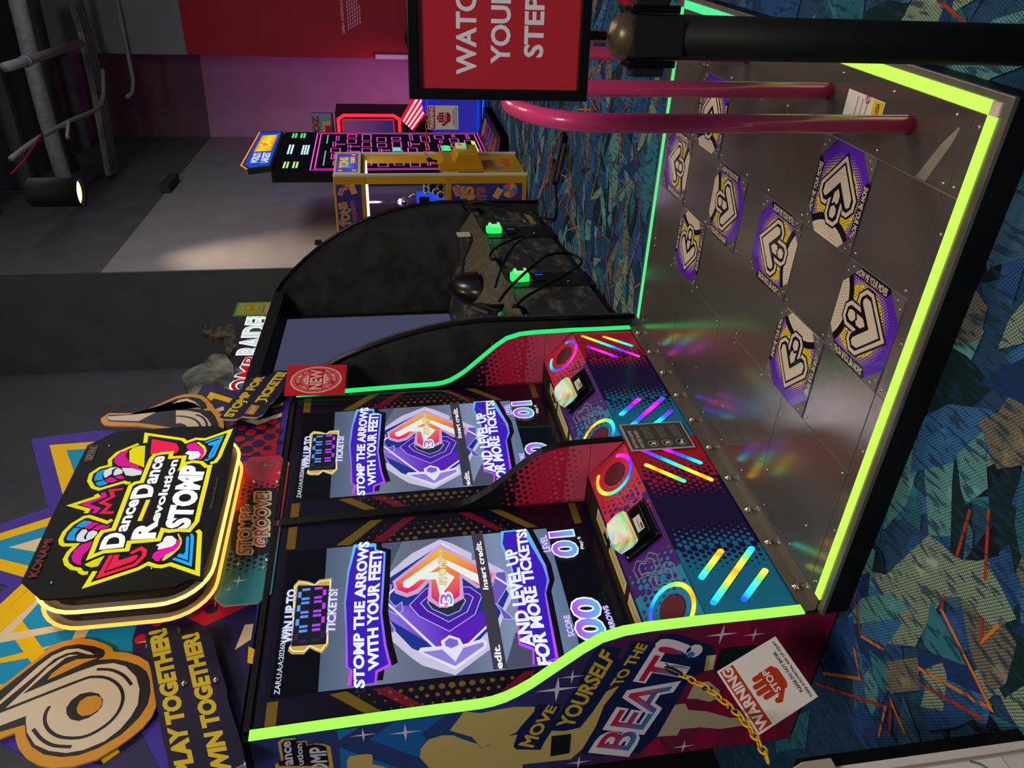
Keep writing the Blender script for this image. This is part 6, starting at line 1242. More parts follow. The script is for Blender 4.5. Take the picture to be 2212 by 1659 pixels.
for bx in (0, 3*TL+GAPX):
    for i in range(4):
        for j in range(4):
            sp += [(bx+i*TL+(.02 if i < 3 else -.02), -j*TL+(.018 if j == 0 else -.018), .1002)]
            if (i+j) % 2: sp += [(bx+i*TL-.018 if i else bx-.018, -j*TL-.02 if j < 3 else -j*TL-.02, .1002)]
sp += [(-.03, y, .1002) for y in (.42, .2, -.1, -.45, -.75, -1.0)]+[(x, -1.008, .1002) for x in (.05, .3, .55, .86, 1.1, 1.4, 1.7)]+[(x, .30, .1002) for x in (.1, .39, .45, .8, 1.1, 1.5)]+[(x, .43, .1002) for x in (-.02, .15, .35, .55, .75, .95, 1.15, 1.35, 1.55, 1.8)]
place(s0, sp[:95])
# caution sticker and tape
mb = MB(); q = [(.325, -.975), (.502, -.975), (.502, -.905), (.325, -.905)]
mb.rect(ST, .322, -.976, .502, -.904, D('#e8e2da', .4), .0012); mb.rect(ST, .325, -.973, .372, -.907, D('#f0c01c', .4), .0016)
mb.text(ST, 'CAUTION', [(.357, -.912), (.357, -.966), (.340, -.966), (.340, -.912)], BLACK, .002, .03)
for i, t in enumerate(('Do not play in high heels, bedroom slippers,', 'or bare feet. As well, mind the step.', '• Failure to observe this can lead to injury')):
    x = .395+i*.024; mb.text(ST, t, [(x+.008, -.912), (x+.008, -.912-(.052 if i < 2 else .055)), (x-.001, -.912-(.052 if i < 2 else .055)), (x-.001, -.912)], BLACK, .002, .01)
mb.stroke(ST, [(.40+.009*cos(2*pi*i/16), -.967+.009*sin(2*pi*i/16)+.0) for i in range(16)], .0025, D('#c02020', .5), .0024, True); mb.stroke(ST, [(.394, -.961), (.406, -.973)], .0025, D('#c02020', .5), .0024)
mb.build('caution_sticker', st)
mb = MB(); mb.flat(ST, [(a, b) for a, b in TR['tape']], D('#857d70', .6), .0008); mb.build('tape_residue', st)
# handrails
RAIL = D('#cc3a72', .28, 0, .4)
for x0, x1, lab in ((.203, .599, 'near pink tube handrail'), (1.181, 1.577, 'far pink tube handrail')):
    R = .19; zt = 1.08; path = [(x0, -.95, .10), (x0, -.95, zt-R)]
    path += [(x0+R-R*cos(radians(a)), -.95, zt-R+R*sin(radians(a))) for a in range(10, 91, 10)]
    path += [(x1-R+R*sin(radians(a)), -.95, zt-R+R*cos(radians(a))) for a in range(0, 91, 10)]; path += [(x1, -.95, .10)]
    mb = MB(); mb.tube(path, .0225, RAIL, 24); o = mb.build('handrail', st); o['label'] = lab
    mb = MB()
    for x in (x0, x1): mb.lathe([(.026, 0), (.026, .003), (.023, .004)], D('#5a1430', .4), (x, -.95, .1003), (0, 0, 1), 20)
    mb.build('flange', o)
    mb = MB(); pp_ = P((x0, -.95-.0228, .66), (1, 0, 0), (0, 0, 1)); pp_ = P((x0+.0226, -.95, .63), (0, 1, 0), (0, 0, 1))
    mb.obox(pp_, -.010, 0, .010, .13, 0, .0012, D('#d8cfc0', .5)); mb.obox(pp_, -.010, .085, .010, .13, .0012, .0018, D('#d8b41c', .5)); mb.build('label_strip', o)
# ================================================================== shooting game cabinet beside it
A6 = radians(6.1); U6 = Vector((cos(A6), sin(A6), 0)); V6 = Vector((-sin(A6), cos(A6), 0)); SO = Vector((2.2, .705, 0))
sg = thing('shooter_machine', 'wide black shooting game cabinet with curved side panels and stone-look deck', 'arcade machine', tuple(SO+U6*1.46+V6*.5))
def SP(u, v, z): return SO+U6*u+V6*v+Vector((0, 0, z))
SIDEK = noise_mat('scuffed_black', '#191817', '#3b3531', 7, (.45, .75), 0, (1, 1, 1), .1, .35, .8)
STONE = noise_mat('dark_marble', '#2b2a29', '#7a6e62', 4.5, (.35, .55), 0, (1, 1, 2.5), .1, .50, .78)
TRAYM = noise_mat('gold_grey_shelf', '#4a4636', '#5c5640', 20, (.45, .6), .3)
arc = [(.706, 2.404), (.622, 2.348), (.52, 2.25), (.407, 2.129), (.29, 1.985), (.182, 1.825), (.10, 1.68), (.04, 1.531), (-.012, 1.37), (-.052, 1.209), (-.08, 1.05), (-.096, .886), (-.09, .55), (-.086, .0)]
outl = arc+[(1.05, 0), (1.05, 2.38)]
for u0, u1, lab in ((2.90, 2.94, None), (-.02, .02, None)):
    pl = P(SP(u1, 0, 0), V6, (0, 0, 1)); mb = MB(); mb.prism(pl, outl, 0, u1-u0, SIDEK); s_ = mb.build('side_panel', sg)
    mb = MB(); mb.tube([SP((u0+u1)/2, v, z) for v, z in arc], .014, D('#15151a', .25), 8); mb.build('edge_trim', s_)
mb = MB(); RS = P(SP(0, .94, 0), U6, (0, 0, 1)); mb.obox(RS, .02, .74, 2.90, 2.42, -.08, 0, BLACKM); mb.build('screen_frame', sg)
mb = MB(); mb.obox(RS, .12, .84, 2.80, 2.32, 0, .006, D('#3a3a5e', .12)); mb.rect(RS, .12, .84, 2.80, 2.32, E('#50516f', .7), .0065); mb.build('screen', sg)
# lower cabinet: front with doors, sloping stone deck
mb = MB(); mb.prism(P(SP(.02, 0, 0), V6, (0, 0, 1)), [(0, .06), (0, .60), (.16, .715), (.30, .72), (.94, .74), (.94, .0), (.05, .0), (.05, .06)], 0, 2.88, STONE); mb.build('cabinet_body', sg)
RF = P(SP(0, 0, 0), U6, (0, 0, 1)); mb = MB(); mb.obox(RF, .02, .0, 2.90, .06, -.05, -.02, BLACK); mb.build('kick_board', sg)
mb = MB(); wv = TR['wavy']; lo = TR['wavy_lo']
dpl = P(SP(0, -.006, .60), U6, V6*.16+Vector((0, 0, .115)))
top = [(2.88, .20)]+[(max(.03, min(2.88, a)), (b-.60)*1.65+.005) for a, b in wv[1:]]+[(.04, .17)]
mb.prism(dpl, top+[(.04, .0), (2.88, .0)], .0, .012, TRAYM); sh = mb.build('gun_shelf', sg)
mb = MB(); mb.tube([dpl(a, b, .014) for a, b in top], .011, D('#1a1c2a', .2), 8); mb.build('edge_trim', sh)
mb = MB(); mb.prism(P(SP(.02, 0, 0), V6, (0, 0, 1)), [(.44, .70), (.48, .78), (.93, .84), (.93, .70)], 0, 2.88, STONE); mb.build('stone_ledge', sg)
for a0, a1 in ((2.02, 2.36), (.80, 1.09)):
    mb = MB(); mb.obox(RF, a0, .01, a1, .575, -.004, .006, D('#121313', .35)); dr = mb.build('coin_door', sg)
    mb = MB(); mb.obox(RF, a0+.10, .33, a1-.10, .40, .006, .016, BLACKG); mb.rect(RF, a0+.21, .335, a0+.225, .39, E('#2a50ff', 1.6), .0165); mb.rect(RF, a0+.12, .42, a0+.145, .445, D('#8aa08c', .5), .0065); mb.build('slot', dr)
    mb = MB(); mb.lathe([(.012, 0), (.012, .006), (.004, .008)], CHROME, RF((a0+a1)/2-.06, .18, .006), RF.n, 12); mb.build('lock', dr)
    mb = MB(); c = RF((a0+a1)/2, .50, .006); hp = P(c, U6, (0, 0, 1))
    hd_ = [(-.045, -.05), (.045, -.05), (.055, .0), (.045, .06), (.02, .075), (-.02, .075), (-.045, .06), (-.055, 0)]
    mb.prism(hp, hd_, 0, .05, E('#35ff6a', 1.1)); mb.prism(hp, [(a*.75, b*.75) for a, b in hd_], .05, .075, E('#8affa0', .9)); cr = mb.build('card_reader', dr, .006)
    mb = MB(); mb.prism(hp, [(-.028, -.012), (.028, -.012), (.028, .035), (-.028, .035)], .075, .079, D('#2a2f48', .1)); mb.build('display', cr)
# hinged door outlines
mb = MB()
for q in ([(1.22, .56), (1.98, .56)], [(1.22, .56), (1.22, .05)], [(1.22, .33), (1.98, .33)], [(1.22, .05), (1.98, .05)]): mb.stroke(RF, q, .006, BLACK, .002)
mb.rect(RF, 2.44, .10, 2.86, .15, D('#8a8840', .6), .002); mb.rect(RF, 2.50, .18, 2.60, .20, D('#8f8f8f', .6), .002); mb.rect(RF, 2.42, .22, 2.52, .50, D('#3f3f3e', .6), .002); mb.build('door_panel', sg)
CABLE = D('#0c0c0d', .3)
for (a, b), lab in zip((TR['brk0'][0], TR['brk1'][0], TR['brk2'][0], TR['brk3'][0]), range(4)):
    mb = MB(); z = min(b, .592); mb.obox(RF, a-.06, z-.03, a+.06, z+.012, .0, .004, BLACKG)
    for dx in (-.045, .045): mb.lathe([(.006, 0), (.006, .003), (.002, .005)], CHROME, RF(a+dx, z-.008, .004), RF.n, 8)
    if lab != 1: mb.tube([RF(a, z-.01, .0), RF(a, z, .03), RF(a, z+.03, .045), RF(a-.0, z+.07, .05)], .012, BLACKG, 10)
    mb.build('cable_bracket', sg)
# header and topper
mb = MB(); mb.obox(P(SP(0, .705, 0), U6, (0, 0, 1)), .02, 2.33, 2.90, 2.42, -.25, 0, BLACKM); mb.build('header', sg)
TP = P(SP(0, .80, 0), U6, (0, 0, 1)); tt = noise_mat('painted_rock', '#2d3030', '#9a9a8a', 7, (.6, .8), 0, (1, 1, 1), .4, .35, .75)
mb = MB()
def cut(pts, dz=0): return [(a, max(2.41, b)) for a, b in pts]
rk = TR['rock']; mb.prism(TP, cut(rk)+[(1.0, 2.42)], -.06, 0, tt); mb.prism(TP, [(-.0, 2.42), (.3, 2.70), (.7, 2.78), (1.15, 2.74), (1.6, 2.62), (1.6, 2.42)], -.10, -.06, tt); mb.build('rock_cutout', sg)
mb = MB(); mb.prism(TP, cut(TR['pag']), -.05, .0, noise_mat('painted_temple', '#23211b', '#7a6a44', 16, (.6, .8), 0, (1, 1, 1), 0, .4, .75))
mb.prism(TP, [(1.55, 2.42), (1.62, 2.52), (2.80, 2.64), (2.80, 2.42)], -.05, -.01, D('#171818', .6)); mb.build('temple_cutout', sg)
RD = E('#c81c26', .75); WG = E('#dfe8ea', .85)
tb = [Vector(q) for q in TR['tq_tomb']]; rq = [Vector(q) for q in TR['tq_raid']]
mb = MB(); T2 = P(SP(0, .78, 0), U6, (0, 0, 1))
bl, br, tr_, tl = tb; tl2 = tl+(tl-tr_)*.30; bl2 = bl+(bl-br)*.30; bl2.y = max(bl2.y, 2.3)
mb.text(T2, 'TOMB', [bl2, br, tr_, tl2], E('#e8eef0', 1.0), .002, .06); mb.text(T2, 'TOMB', [bl2, br, tr_, tl2], RD, .005, .01)
e = .17; mb.text(T2, 'RAIDER', [rq[0], rq[1]+(rq[1]-rq[0])*e, rq[2]+(rq[2]-rq[3])*e, rq[3]], E('#f4fafa', 1.1), .002, .06); mb.text(T2, 'RAIDER', [rq[0], rq[1]+(rq[1]-rq[0])*e, rq[2]+(rq[2]-rq[3])*e, rq[3]], WG, .005, .01)
mb.build('title_letters', sg)
# paper notice on the topper
TS = P(SP(0, .765, 0), U6, (0, 0, 1)); mb = MB(); q = TR['time']; mb.prism(TS, q, -.004, 0, D('#5f8a4a', .5)); c = sum((Vector(a) for a in q), Vector((0, 0)))/4
mb.flat(TS, [tuple(c+(Vector(a)-c)*.86) for a in q], D('#9aa552', .5), .001); GY = D('#e2c21e', .45)
mb.text(TS, 'TIME', TR['tq_time'], D('#3a3418', .5), .0016, .06); mb.text(TS, 'PLAY', TR['tq_play'], D('#3a3418', .5), .0016, .06); mb.text(TS, 'TIME', TR['tq_time'], GY, .002, .02); mb.text(TS, 'PLAY', TR['tq_play'], GY, .002, .02)
mb.rect(TS, 2.54, 2.485, 2.72, 2.497, D('#c04a38', .5), .0016)
for k in range(3): mb.rect(TS, 2.55, 2.465-k*.012, 2.72, 2.470-k*.012, D('#c9c4a0', .5), .0016)
tag(mb.build('paper_sign'), 'green time play notice on top of the shooting game cabinet', 'sign')
# light guns in their rests, each with its cable
def lgun(u, v, z, ang, tilt, label, cable, tip='#2aa860', L=.62):
    d = (U6*cos(ang)+V6*sin(ang)); d = (d*cos(tilt)+Vector((0, 0, sin(tilt)))).normalized(); o = SP(u, v, z)
    sx = d.cross(Vector((0, 0, 1))).normalized(); up = sx.cross(d).normalized()
    g = thing('light_gun', label, 'toy gun', tuple(o), 'light guns of the shooting game')
    p = P(o, d, up); mb = MB()
    mb.prism(p, [(0, .0), (.10, -.01), (.14, .015), (.40, .02), (.42, .0), (.56, .0), (.56, .045), (.30, .055), (.28, .075), (.05, .075), (0, .055)], -.022, .022, D('#141416', .35)); mb.build('body', g, .004)
    mb = MB(); mb.prism(p, [(.10, .0), (.16, .0), (.135, -.11), (.085, -.125)], -.017, .017, D('#101012', .5)); mb.build('grip', g, .004)
    mb = MB(); mb.prism(p, [(.20, .0), (.27, .0), (.255, -.035), (.215, -.035)], -.003, .003, D('#1a1a1a', .4)); mb.build('trigger_guard', g)
    mb = MB(); mb.tube([p(.56, .022, 0), p(L, .022, 0)], .016, D('#1a1a1c', .4), 12); mb.tube([p(L, .022, 0), p(L+.012, .022, 0)], .024, D(tip, .4), 14); mb.build('muzzle', g)
    mb = MB(); mb.prism(p, [(.06, .075), (.44, .06), (.44, .072), (.06, .088)], -.009, .009, D('#4a4a4c', .5)); mb.build('top_rail', g)
    if cable: mb = MB(); mb.tube(smooth_path(cable, 8), .0095, CABLE, 10); mb.build('cable', g)
    return g
lgun(.75, .10, .79, radians(195), radians(-5), 'black light gun resting by the ledge with green muzzle toward the dance cabinet', [RF(.80, .70, .01), RF(1.0, .62, .10), RF(1.25, .50, .16), RF(1.52, .36, .14), RF(1.72, .24, .10), RF(1.79, .36, .07), RF(1.62, .54, .06), RF(1.42, .64, .06), RF(1.304, .66, .05)])
lgun(.42, .04, .72, radians(178), radians(6), 'black light gun lying nearest the green lit dance cabinet edge', [RF(.50, .72, .02), RF(.62, .62, .08), RF(.80, .46, .14), RF(1.0, .30, .16), RF(1.12, .13, .13), RF(1.02, .06, .10), RF(.82, .20, .09), RF(.60, .42, .07), RF(.45, .56, .06), RF(.331, .64, .05)])
# curved black armrest pod
mb = MB(); pod = SP(1.42, .22, .735)
rings = 9; vs = []; fs = []; seg = 22
for i in range(rings+1):
    t = i/rings
    for k in range(seg):
        a = 2*pi*k/seg; r = sqrt(max(0, 1-t**1.7)); sk = .07*t
        vs.append(pod+U6*(.20*r*cos(a)*(1.25 if cos(a) < 0 else .85)+sk)+V6*(.13*r*sin(a))+Vector((0, 0, .225*t)))
for i in range(rings):
    for k in range(seg): fs.append((i*seg+k, i*seg+(k+1) % seg, (i+1)*seg+(k+1) % seg, (i+1)*seg+k))
mb.mesh(vs, fs, D('#0f0f10', .3, 0, .2), True); mb.build('gun_rest_pod', sg)
mb = MB(); mb.obox(P(SP(2.36, .06, 0), U6, (0, 0, 1)), -.06, .69, .06, .80, 0, .01, D('#c9bfae', .4)); mb.build('notice_plate', sg)
# a third gun lies on the carpet at the far end
g3 = thing('light_gun', 'black light gun lying on the carpet in front of the yellow claw machine', 'toy gun', (4.31, .31, .0), 'light guns of the shooting game')
gp = P((4.43, .50, .0235), (-.50, -.866, 0), (-.866, .50, 0)); mb = MB()
mb.prism(gp, [(-.02, .0), (.10, -.01), (.14, .015), (.40, .02), (.42, .0), (.50, .0), (.50, .05), (.30, .06), (.05, .075), (-.02, .055)], -.022, .022, D('#141416', .35)); mb.build('body', g3, .004)
mb = MB(); mb.prism(gp, [(.10, .0), (.16, .0), (.10, -.11), (.05, -.12)], -.017, .017, D('#101012', .5)); mb.build('grip', g3, .004)
mb = MB(); mb.prism(gp, [(.06, .075), (.44, .06), (.44, .072), (.06, .088)], -.009, .009, D('#6a6058', .4)); mb.build('top_rail', g3)
mb = MB(); mb.tube(smooth_path([gp(.06, -.12, 0), (4.36, .60, .015), (4.30, .72, .012), (4.36, .82, .012), (4.55, .88, .06), (4.72, .86, .30), (4.86, .84, .55), (4.96, .90, .70), (5.00, .97, .66)], 8), .0095, CABLE, 10); mb.build('cable', g3)
# ================================================================== claw machine
cm_ = thing('claw_machine', 'yellow ticket claw machine with purple side art and a lit prize window', 'arcade machine', (6.03, 1.2, 0))
YEL2 = D('#c99418', .4); YEL3 = D('#d9a420', .4); WHT = D('#d9d2c4', .4); PUR2 = D('#463a86', .45)
CFX0, CFX1, CFY0, CFY1, CFZ = 5.66, 6.40, .86, 1.60, 1.855
CL = P((5.66, 0, 0), (0, -1, 0), (0, 0, 1)); CF = front(.86)
mb = MB(); mb.box((CFX0, CFY0, .0), (CFX1, CFY1, .80), YEL2); mb.build('base_cabinet', cm_, .01)
mb = MB(); mb.box((CFX0, CFY0, 1.56), (CFX1, CFY1, CFZ), YEL2); mb.build('top_cabinet', cm_, .01)
for x, y in ((CFX0+.03, CFY0+.035), (CFX1-.03, CFY0+.035), (CFX0+.03, CFY1-.035), (CFX1-.03, CFY1-.035)):
    mb = MB(); mb.box((x-.03, y-.035, .80), (x+.03, y+.035, 1.56), YEL3); mb.build('corner_post', cm_)
mb = MB(); mb.box((CFX0-.004, CFY0-.03, .0), (CFX0+.02, CFY0+.0, CFZ), WHT); mb.box((CFX1-.02, CFY0-.03, .0), (CFX1+.004, CFY0, CFZ), WHT); mb.build('front_trim', cm_, .006)
mb = MB(); mb.box((CFX0+.03, CFY1-.06, .80), (CFX1-.03, CFY1-.04, 1.56), D('#8a7a9a', .6)); mb.build('back_wall', cm_)
mb = MB(); mb.obox(CL, -1.53, .80, -.93, 1.56, -.02, -.016, PANE); mb.build('side_window', cm_)
mb = MB(); mb.obox(CF, 5.72, .80, 6.34, 1.56, -.02, -.016, PANE); mb.build('front_window', cm_)
mb = MB(); mb.box((CFX0+.04, CFY0+.04, 1.545), (CFX1-.04, CFY1-.08, 1.558), E('#cfc4ff', 2.4)); mb.build('window_light', cm_)
# side panels with cartoon tickets and lettering
ORN = D('#f08a1e', .45); RDP = D('#d8322c', .45); AQ = D('#2f8fb8', .45); PNK = D('#d8587a', .45); ORB = D('#e8a02a', .45)
def ball(mb, p, a, b, r, h=.002):
    for i in range(6):
        pts = [(a, b)]+[(a+r*cos(radians(60*i+k*12)), b+r*sin(radians(60*i+k*12))) for k in range(6)]
        mb.flat(p, pts, (PNK, AQ, ORB)[i % 3], h)
def tick(mb, p, a, b, w, ang, m):
    ca, sa = cos(ang), sin(ang); q = [(-w, -.6*w), (w, -.6*w), (w, .6*w), (-w, .6*w)]; R_ = lambda q: [(a+x*ca-y*sa, b+x*sa+y*ca) for x, y in q]
    mb.flat(p, R_(q), D('#f0d8b0', .45), .002); mb.flat(p, R_([(x*.86, y*.8) for x, y in q]), m, .0024)
    for dx in (-.3, .3): mb.disc(p, a+dx*w*ca, b+dx*w*sa+.1*w, .13*w, WHT, .003, 8)
mb = MB(); mb.rect(CL, -1.56, 1.60, -.93, 1.835, PUR2, .0015)
mb.text(CL, 'TONS', TR['tq_tons'], AQ, .003, .10); mb.text(CL, 'TONS', TR['tq_tons'], ORN, .0035, .04); mb.text(CL, 'TICKETS', TR['tq_tix2'], AQ, .003, .08); mb.text(CL, 'TICKETS', TR['tq_tix2'], RDP, .0035, .03); mb.text(CL, 'OF', TR['tq_of'], WHT, .0035, .03)
tick(mb, CL, -.975, 1.68, .045, .3, ORB); tick(mb, CL, -1.0, 1.79, .035, -.4, PNK); ball(mb, CL, -.955, 1.74, .03); ball(mb, CL, -1.30, 1.80, .035); tick(mb, CL, -1.38, 1.66, .04, .2, ORB)
o = mb.build('side_art', cm_); o['label'] = 'purple side art reading tons of tickets'
mb = MB(); mb.rect(CL, -1.56, .05, -.93, .745, PUR2, .0015)
mb.text(CL, 'TONS', [(-1.42, .47), (-.96, .53), (-.96, .66), (-1.42, .62)], AQ, .003, .10); mb.text(CL, 'TONS', [(-1.42, .47), (-.96, .53), (-.96, .66), (-1.42, .62)], ORN, .0035, .04)
mb.text(CL, 'TICKETS', [(-1.40, .36), (-.97, .42), (-.97, .50), (-1.40, .45)], AQ, .003, .08); mb.text(CL, 'TICKETS', [(-1.40, .36), (-.97, .42), (-.97, .50), (-1.40, .45)], RDP, .0035, .03)
ball(mb, CL, -1.0, .17, .075); tick(mb, CL, -1.0, .69, .05, .4, PNK); tick(mb, CL, -1.03, .29, .05, -.5, ORB); ball(mb, CL, -.97, .74-.05, .03); ball(mb, CL, -1.35, .2, .06)
o = mb.build('side_art', cm_); o['label'] = 'lower purple side art with a beach ball'
mb = MB(); mb.obox(CF, 5.68, 1.60, 6.38, 1.85, .0, .03, D('#e8d8a8', .4)); mb.rect(CF, 5.72, 1.625, 6.34, 1.83, E('#5a48b8', .75), .0305)
mb.flat(CF, [(5.82, 1.66), (6.24, 1.68), (6.20, 1.80), (5.86, 1.81)], E('#3a78d8', .8), .0310); mb.text(CF, 'TONS', [(5.85, 1.71), (6.2, 1.72), (6.2, 1.80), (5.85, 1.80)], E('#f0b020', .9), .0314, .05); mb.rect(CF, 6.0, 1.65, 6.22, 1.70, E('#e05a30', .8), .0314); mb.text(CF, 'TICKETS', [(6.01, 1.657), (6.21, 1.657), (6.21, 1.692), (6.01, 1.692)], E('#f4e8c0', .9), .0318, .02)
for a, b in ((5.77, 1.79), (6.29, 1.67), (5.77, 1.66)): mb.disc(CF, a, b, .025, E('#e8c030', .8), .0314, 5)
mb.build('marquee', cm_)
# control box on the front
mb = MB(); cbx = P((5.86, 0, 0), (0, -1, 0), (0, 0, 1)); mb.prism(cbx, [(-.86, .84), (-.79, .86), (-.76, .80), (-.78, .70), (-.70, .66), (-.70, .46), (-.86, .40)], -.34, 0, YEL2); cb = mb.build('control_box', cm_, .008)
mb = MB(); mb.lathe([(.012, 0), (.010, .07), (.020, .085), (.022, .11), (.001, .13)], BLACKG, (5.93, .80, .84), (.1, -.2, .95), 14); mb.build('joystick', cb)
mb = MB(); mb.box((6.04, .675, .56), (6.16, .70, .66), E('#b0ffb0', .5)); mb.box((6.06, .668, .60), (6.10, .676, .64), E('#ff4030', 1)); mb.box((6.10, .668, .57), (6.13, .676, .60), E('#40ff50', 1)); mb.build('card_reader', cb)
mb = MB(); mb.rect(CF, 5.80, .05, 6.28, .30, D('#c4921c', .4), .002); mb.text(CF, 'TONS', [(5.86, .20), (6.2, .21), (6.2, .29), (5.86, .29)], AQ, .003, .10); mb.text(CF, 'TONS', [(5.86, .20), (6.2, .21), (6.2, .29), (5.86, .29)], ORN, .0035, .04); mb.rect(CF, 5.98, .12, 6.24, .18, RDP, .003); mb.text(CF, 'TICKETS', [(6.0, .13), (6.22, .13), (6.22, .17), (6.0, .17)], YEL3, .0035, .02); mb.rect(CF, 5.70, .42, 5.80, .66, BLACKG, .003)
mb.build('door_art', cm_)
mb = MB(); mb.tube([(6.0, 1.22, 1.54), (6.0, 1.22, 1.25)], .012, CHROME, 8); mb.lathe([(.05, 0), (.07, .04), (.04, .10), (.012, .12)], CHROME, (6.0, 1.22, 1.14), (0, 0, 1), 14)
for k in range(3):
    a = 2*pi*k/3; mb.tube([(6.0+.05*cos(a), 1.22+.05*sin(a), 1.16), (6.0+.11*cos(a), 1.22+.11*sin(a), 1.10), (6.0+.09*cos(a), 1.22+.09*sin(a), 1.0), (6.0+.03*cos(a), 1.22+.03*sin(a), .96)], .010, CHROME, 6)
mb.build('claw', cm_)
# prizes inside
rr = random.Random(5); k = 0; RINGC = D('#cfc8d8', .25)
base = None; spots = []
for layer in range(4):
    for i in range(6):
        spots.append((5.725+.012*layer+rr.uniform(0, .02), .93+.045*i+rr.uniform(-.008, .008)+.022*(layer % 2), .842+.042*layer))
for x, y, z in spots:
    mb = MB()
    if base is None:
        ringp = [(0, .034*cos(2*pi*j/14), .034*sin(2*pi*j/14)) for j in range(14)]; mb.tube(ringp, .008, RINGC, 7, True); mb.lathe([(.026, -.012), (.026, .012)], D('#2a2438', .3), (0, 0, 0), (1, 0, 0), 12)
        base = mb.build('prize_ring'); o = base
    else: o = dup(base)
    o.location = (x, y, z); tag(o, 'pale round prize ring in the heap behind the claw machine window', 'prize', 'prize rings in the claw machine')
bx = thing('prize_box', 'glowing blue boxed gadget beside the rings in the claw machine', 'prize', (5.80, 1.16, .803)); mb = MB(); mb.prism(P((5.72, 1.19, .803), (0, -1, 0), (0, 0, 1)), [(-.03, 0), (.13, 0), (.13, .27), (.0, .27)], -.12, 0, E('#2a55ff', .75)); mb.build('body', bx, .01)
mb = MB(); mb.rect(P((5.718, 1.19, .803), (0, -1, 0), (0, 0, 1)), -.0, .15, .115, .25, D('#1a2038', .1), .003); mb.build('display', bx)
mb = MB(); mb.box((5.75, 1.34, .80), (5.85, 1.46, 1.02), D('#c9b06a', .5)); mb.box((5.745, 1.355, 1.02), (5.85, 1.445, 1.10), D('#d8d2c8', .5)); tag(mb.build('prize_box'), 'cream boxed gadget with a white top nearest the curved black panel in the claw machine', 'prize')
mb = MB(); mb.box((CFX0+.05, CFY0+.05, .795), (CFX1-.05, CFY1-.09, .803), D('#5a4a7a', .6)); mb.build('prize_floor', cm_)
# ================================================================== tall LED screen game
mz = thing('screen_game', 'tall black game with a pink line pattern glowing on its big screen', 'arcade machine', (7.65, 1.2, 0))
MZ = front(1.15); MX0, MX1, MZ0, MZ1 = 6.78, 8.46, .12, 2.56
mb = MB(); mb.box((MX0, 1.153, .0), (MX1, 1.26, MZ1), D('#101015', .6)); mb.build('cabinet', mz)
mb = MB(); mb.rect(MZ, MX0+.02, MZ0, MX1-.02, MZ1-.01, E('#0c0b12', 1), .003)
PKN = E('#ff4ad0', 1.25); hh_ = [.004]
def pline(pts, w=.014, closed=True): hh_[0] += .0002; mb.stroke(MZ, pts, w, PKN, hh_[0], closed)
def prc(x0, z0, x1, z1, w=.014): pline([(x0, z0), (x1, z0), (x1, z1), (x0, z1)], w)
W_, H_ = MX1-MX0, 2.05
for e_ in (0, .045): prc(MX0+.06+e_, .16+e_, MX1-.06-e_, 2.16-e_)
rm = random.Random(12)
for r_ in range(10):      # an abstract pattern of boxes and bars
    z0 = .26+r_*.178; x = MX0+.15+.05*(r_ % 2)
    while x < MX1-.24:
        w = min(rm.choice((.12, .16, .2, .28)), MX1-.16-x); kind = rm.random()
        if w > .05:
            if kind < .55: prc(x, z0, x+w, z0+.105, .012)
            elif kind < .75: prc(x, z0+.03, x+w, z0+.06, .010)
            else: prc(x, z0+.06, x+w, z0+.09, .010); prc(x+w*.4, z0-.04, x+w*.6, z0+.06, .010)
        x += w+.075
for i in range(10): mb.rect(MZ, 7.0+i*.06, 2.02, 7.03+i*.06, 2.035, E('#d0f4ff', 1), .009)
for i in range(8): mb.rect(MZ, 7.9+i*.05, 2.02, 7.925+i*.05, 2.035, E('#d0f4ff', 1), .009)
GRN = E('#40f090', 1.1); LIM = E('#b8f070', 1.0); WBL = E('#c8f0ff', 1.1)
for x, z, w, m in ((8.16, 2.40, .22, GRN), (8.16, 2.30, .22, GRN), (7.46, 2.40, .40, WBL), (6.92, 2.40, .24, LIM), (6.92, 2.30, .24, LIM)):
    for j in range(2): mb.rect(MZ, x, z+.035*j, x+w, z+.035*j+.022, m, .004)
mb.text(MZ, '1234', [(7.44, 2.24), (7.84, 2.24), (7.84, 2.35), (7.44, 2.35)], WBL, .005, .04) if False else None
for j in range(3): mb.rect(MZ, 7.44, 2.22+.03*j, 7.84, 2.24+.03*j, WBL, .004)
mb.rect(MZ, 7.55, 1.16, 7.72, 1.26, E('#30e8d0', 1.0), .009); mb.rect(MZ, 7.30, .24, 8.0, .29, LIM, .009); mb.disc(MZ, 7.62, .62, .06, GRN, .009, 14); mb.disc(MZ, 7.74, .62, .06, GRN, .009, 14); mb.disc(MZ, 7.50, .45, .055, E('#d8ff90', 1.1), .009, 12)
mb.build('screen', mz)
TO = P((6.78, 1.10, 2.56), (1, 0, 0), (0, .12, 1)); mb = MB()
hd2 = [(.06, 0), (1.50, .0), (1.62, .30), (.22, .34), (.05, .25)]
mb.prism(TO, hd2, -.06, 0, D('#20242a', .5)); mb.flat(TO, [(.09, .02), (1.47, .02), (1.57, .28), (.24, .31), (.09, .23)], E('#2550d0', .8), .002); mb.stroke(TO, [(.05, .25), (.22, .335), (1.61, .295)], .02, E('#f08a40', 1.1), .003)
mb.flat(TO, [(.66, .06), (1.36, .05), (1.40, .24), (.70, .26)], E('#f0941e', .95), .004); mb.text(TO, 'PAC-MAN', [(.69, .085), (1.34, .075), (1.37, .215), (.73, .235)], E('#ffe23a', 1.0), .006, .05)
mb.text(TO, "WORLD'S", [(.22, .16), (.62, .16), (.64, .25), (.26, .25)], E('#e8f2ff', 1.0), .006, .03); mb.text(TO, 'LARGEST', [(.20, .05), (.60, .05), (.62, .14), (.22, .14)], E('#e8f2ff', 1.0), .006, .03)
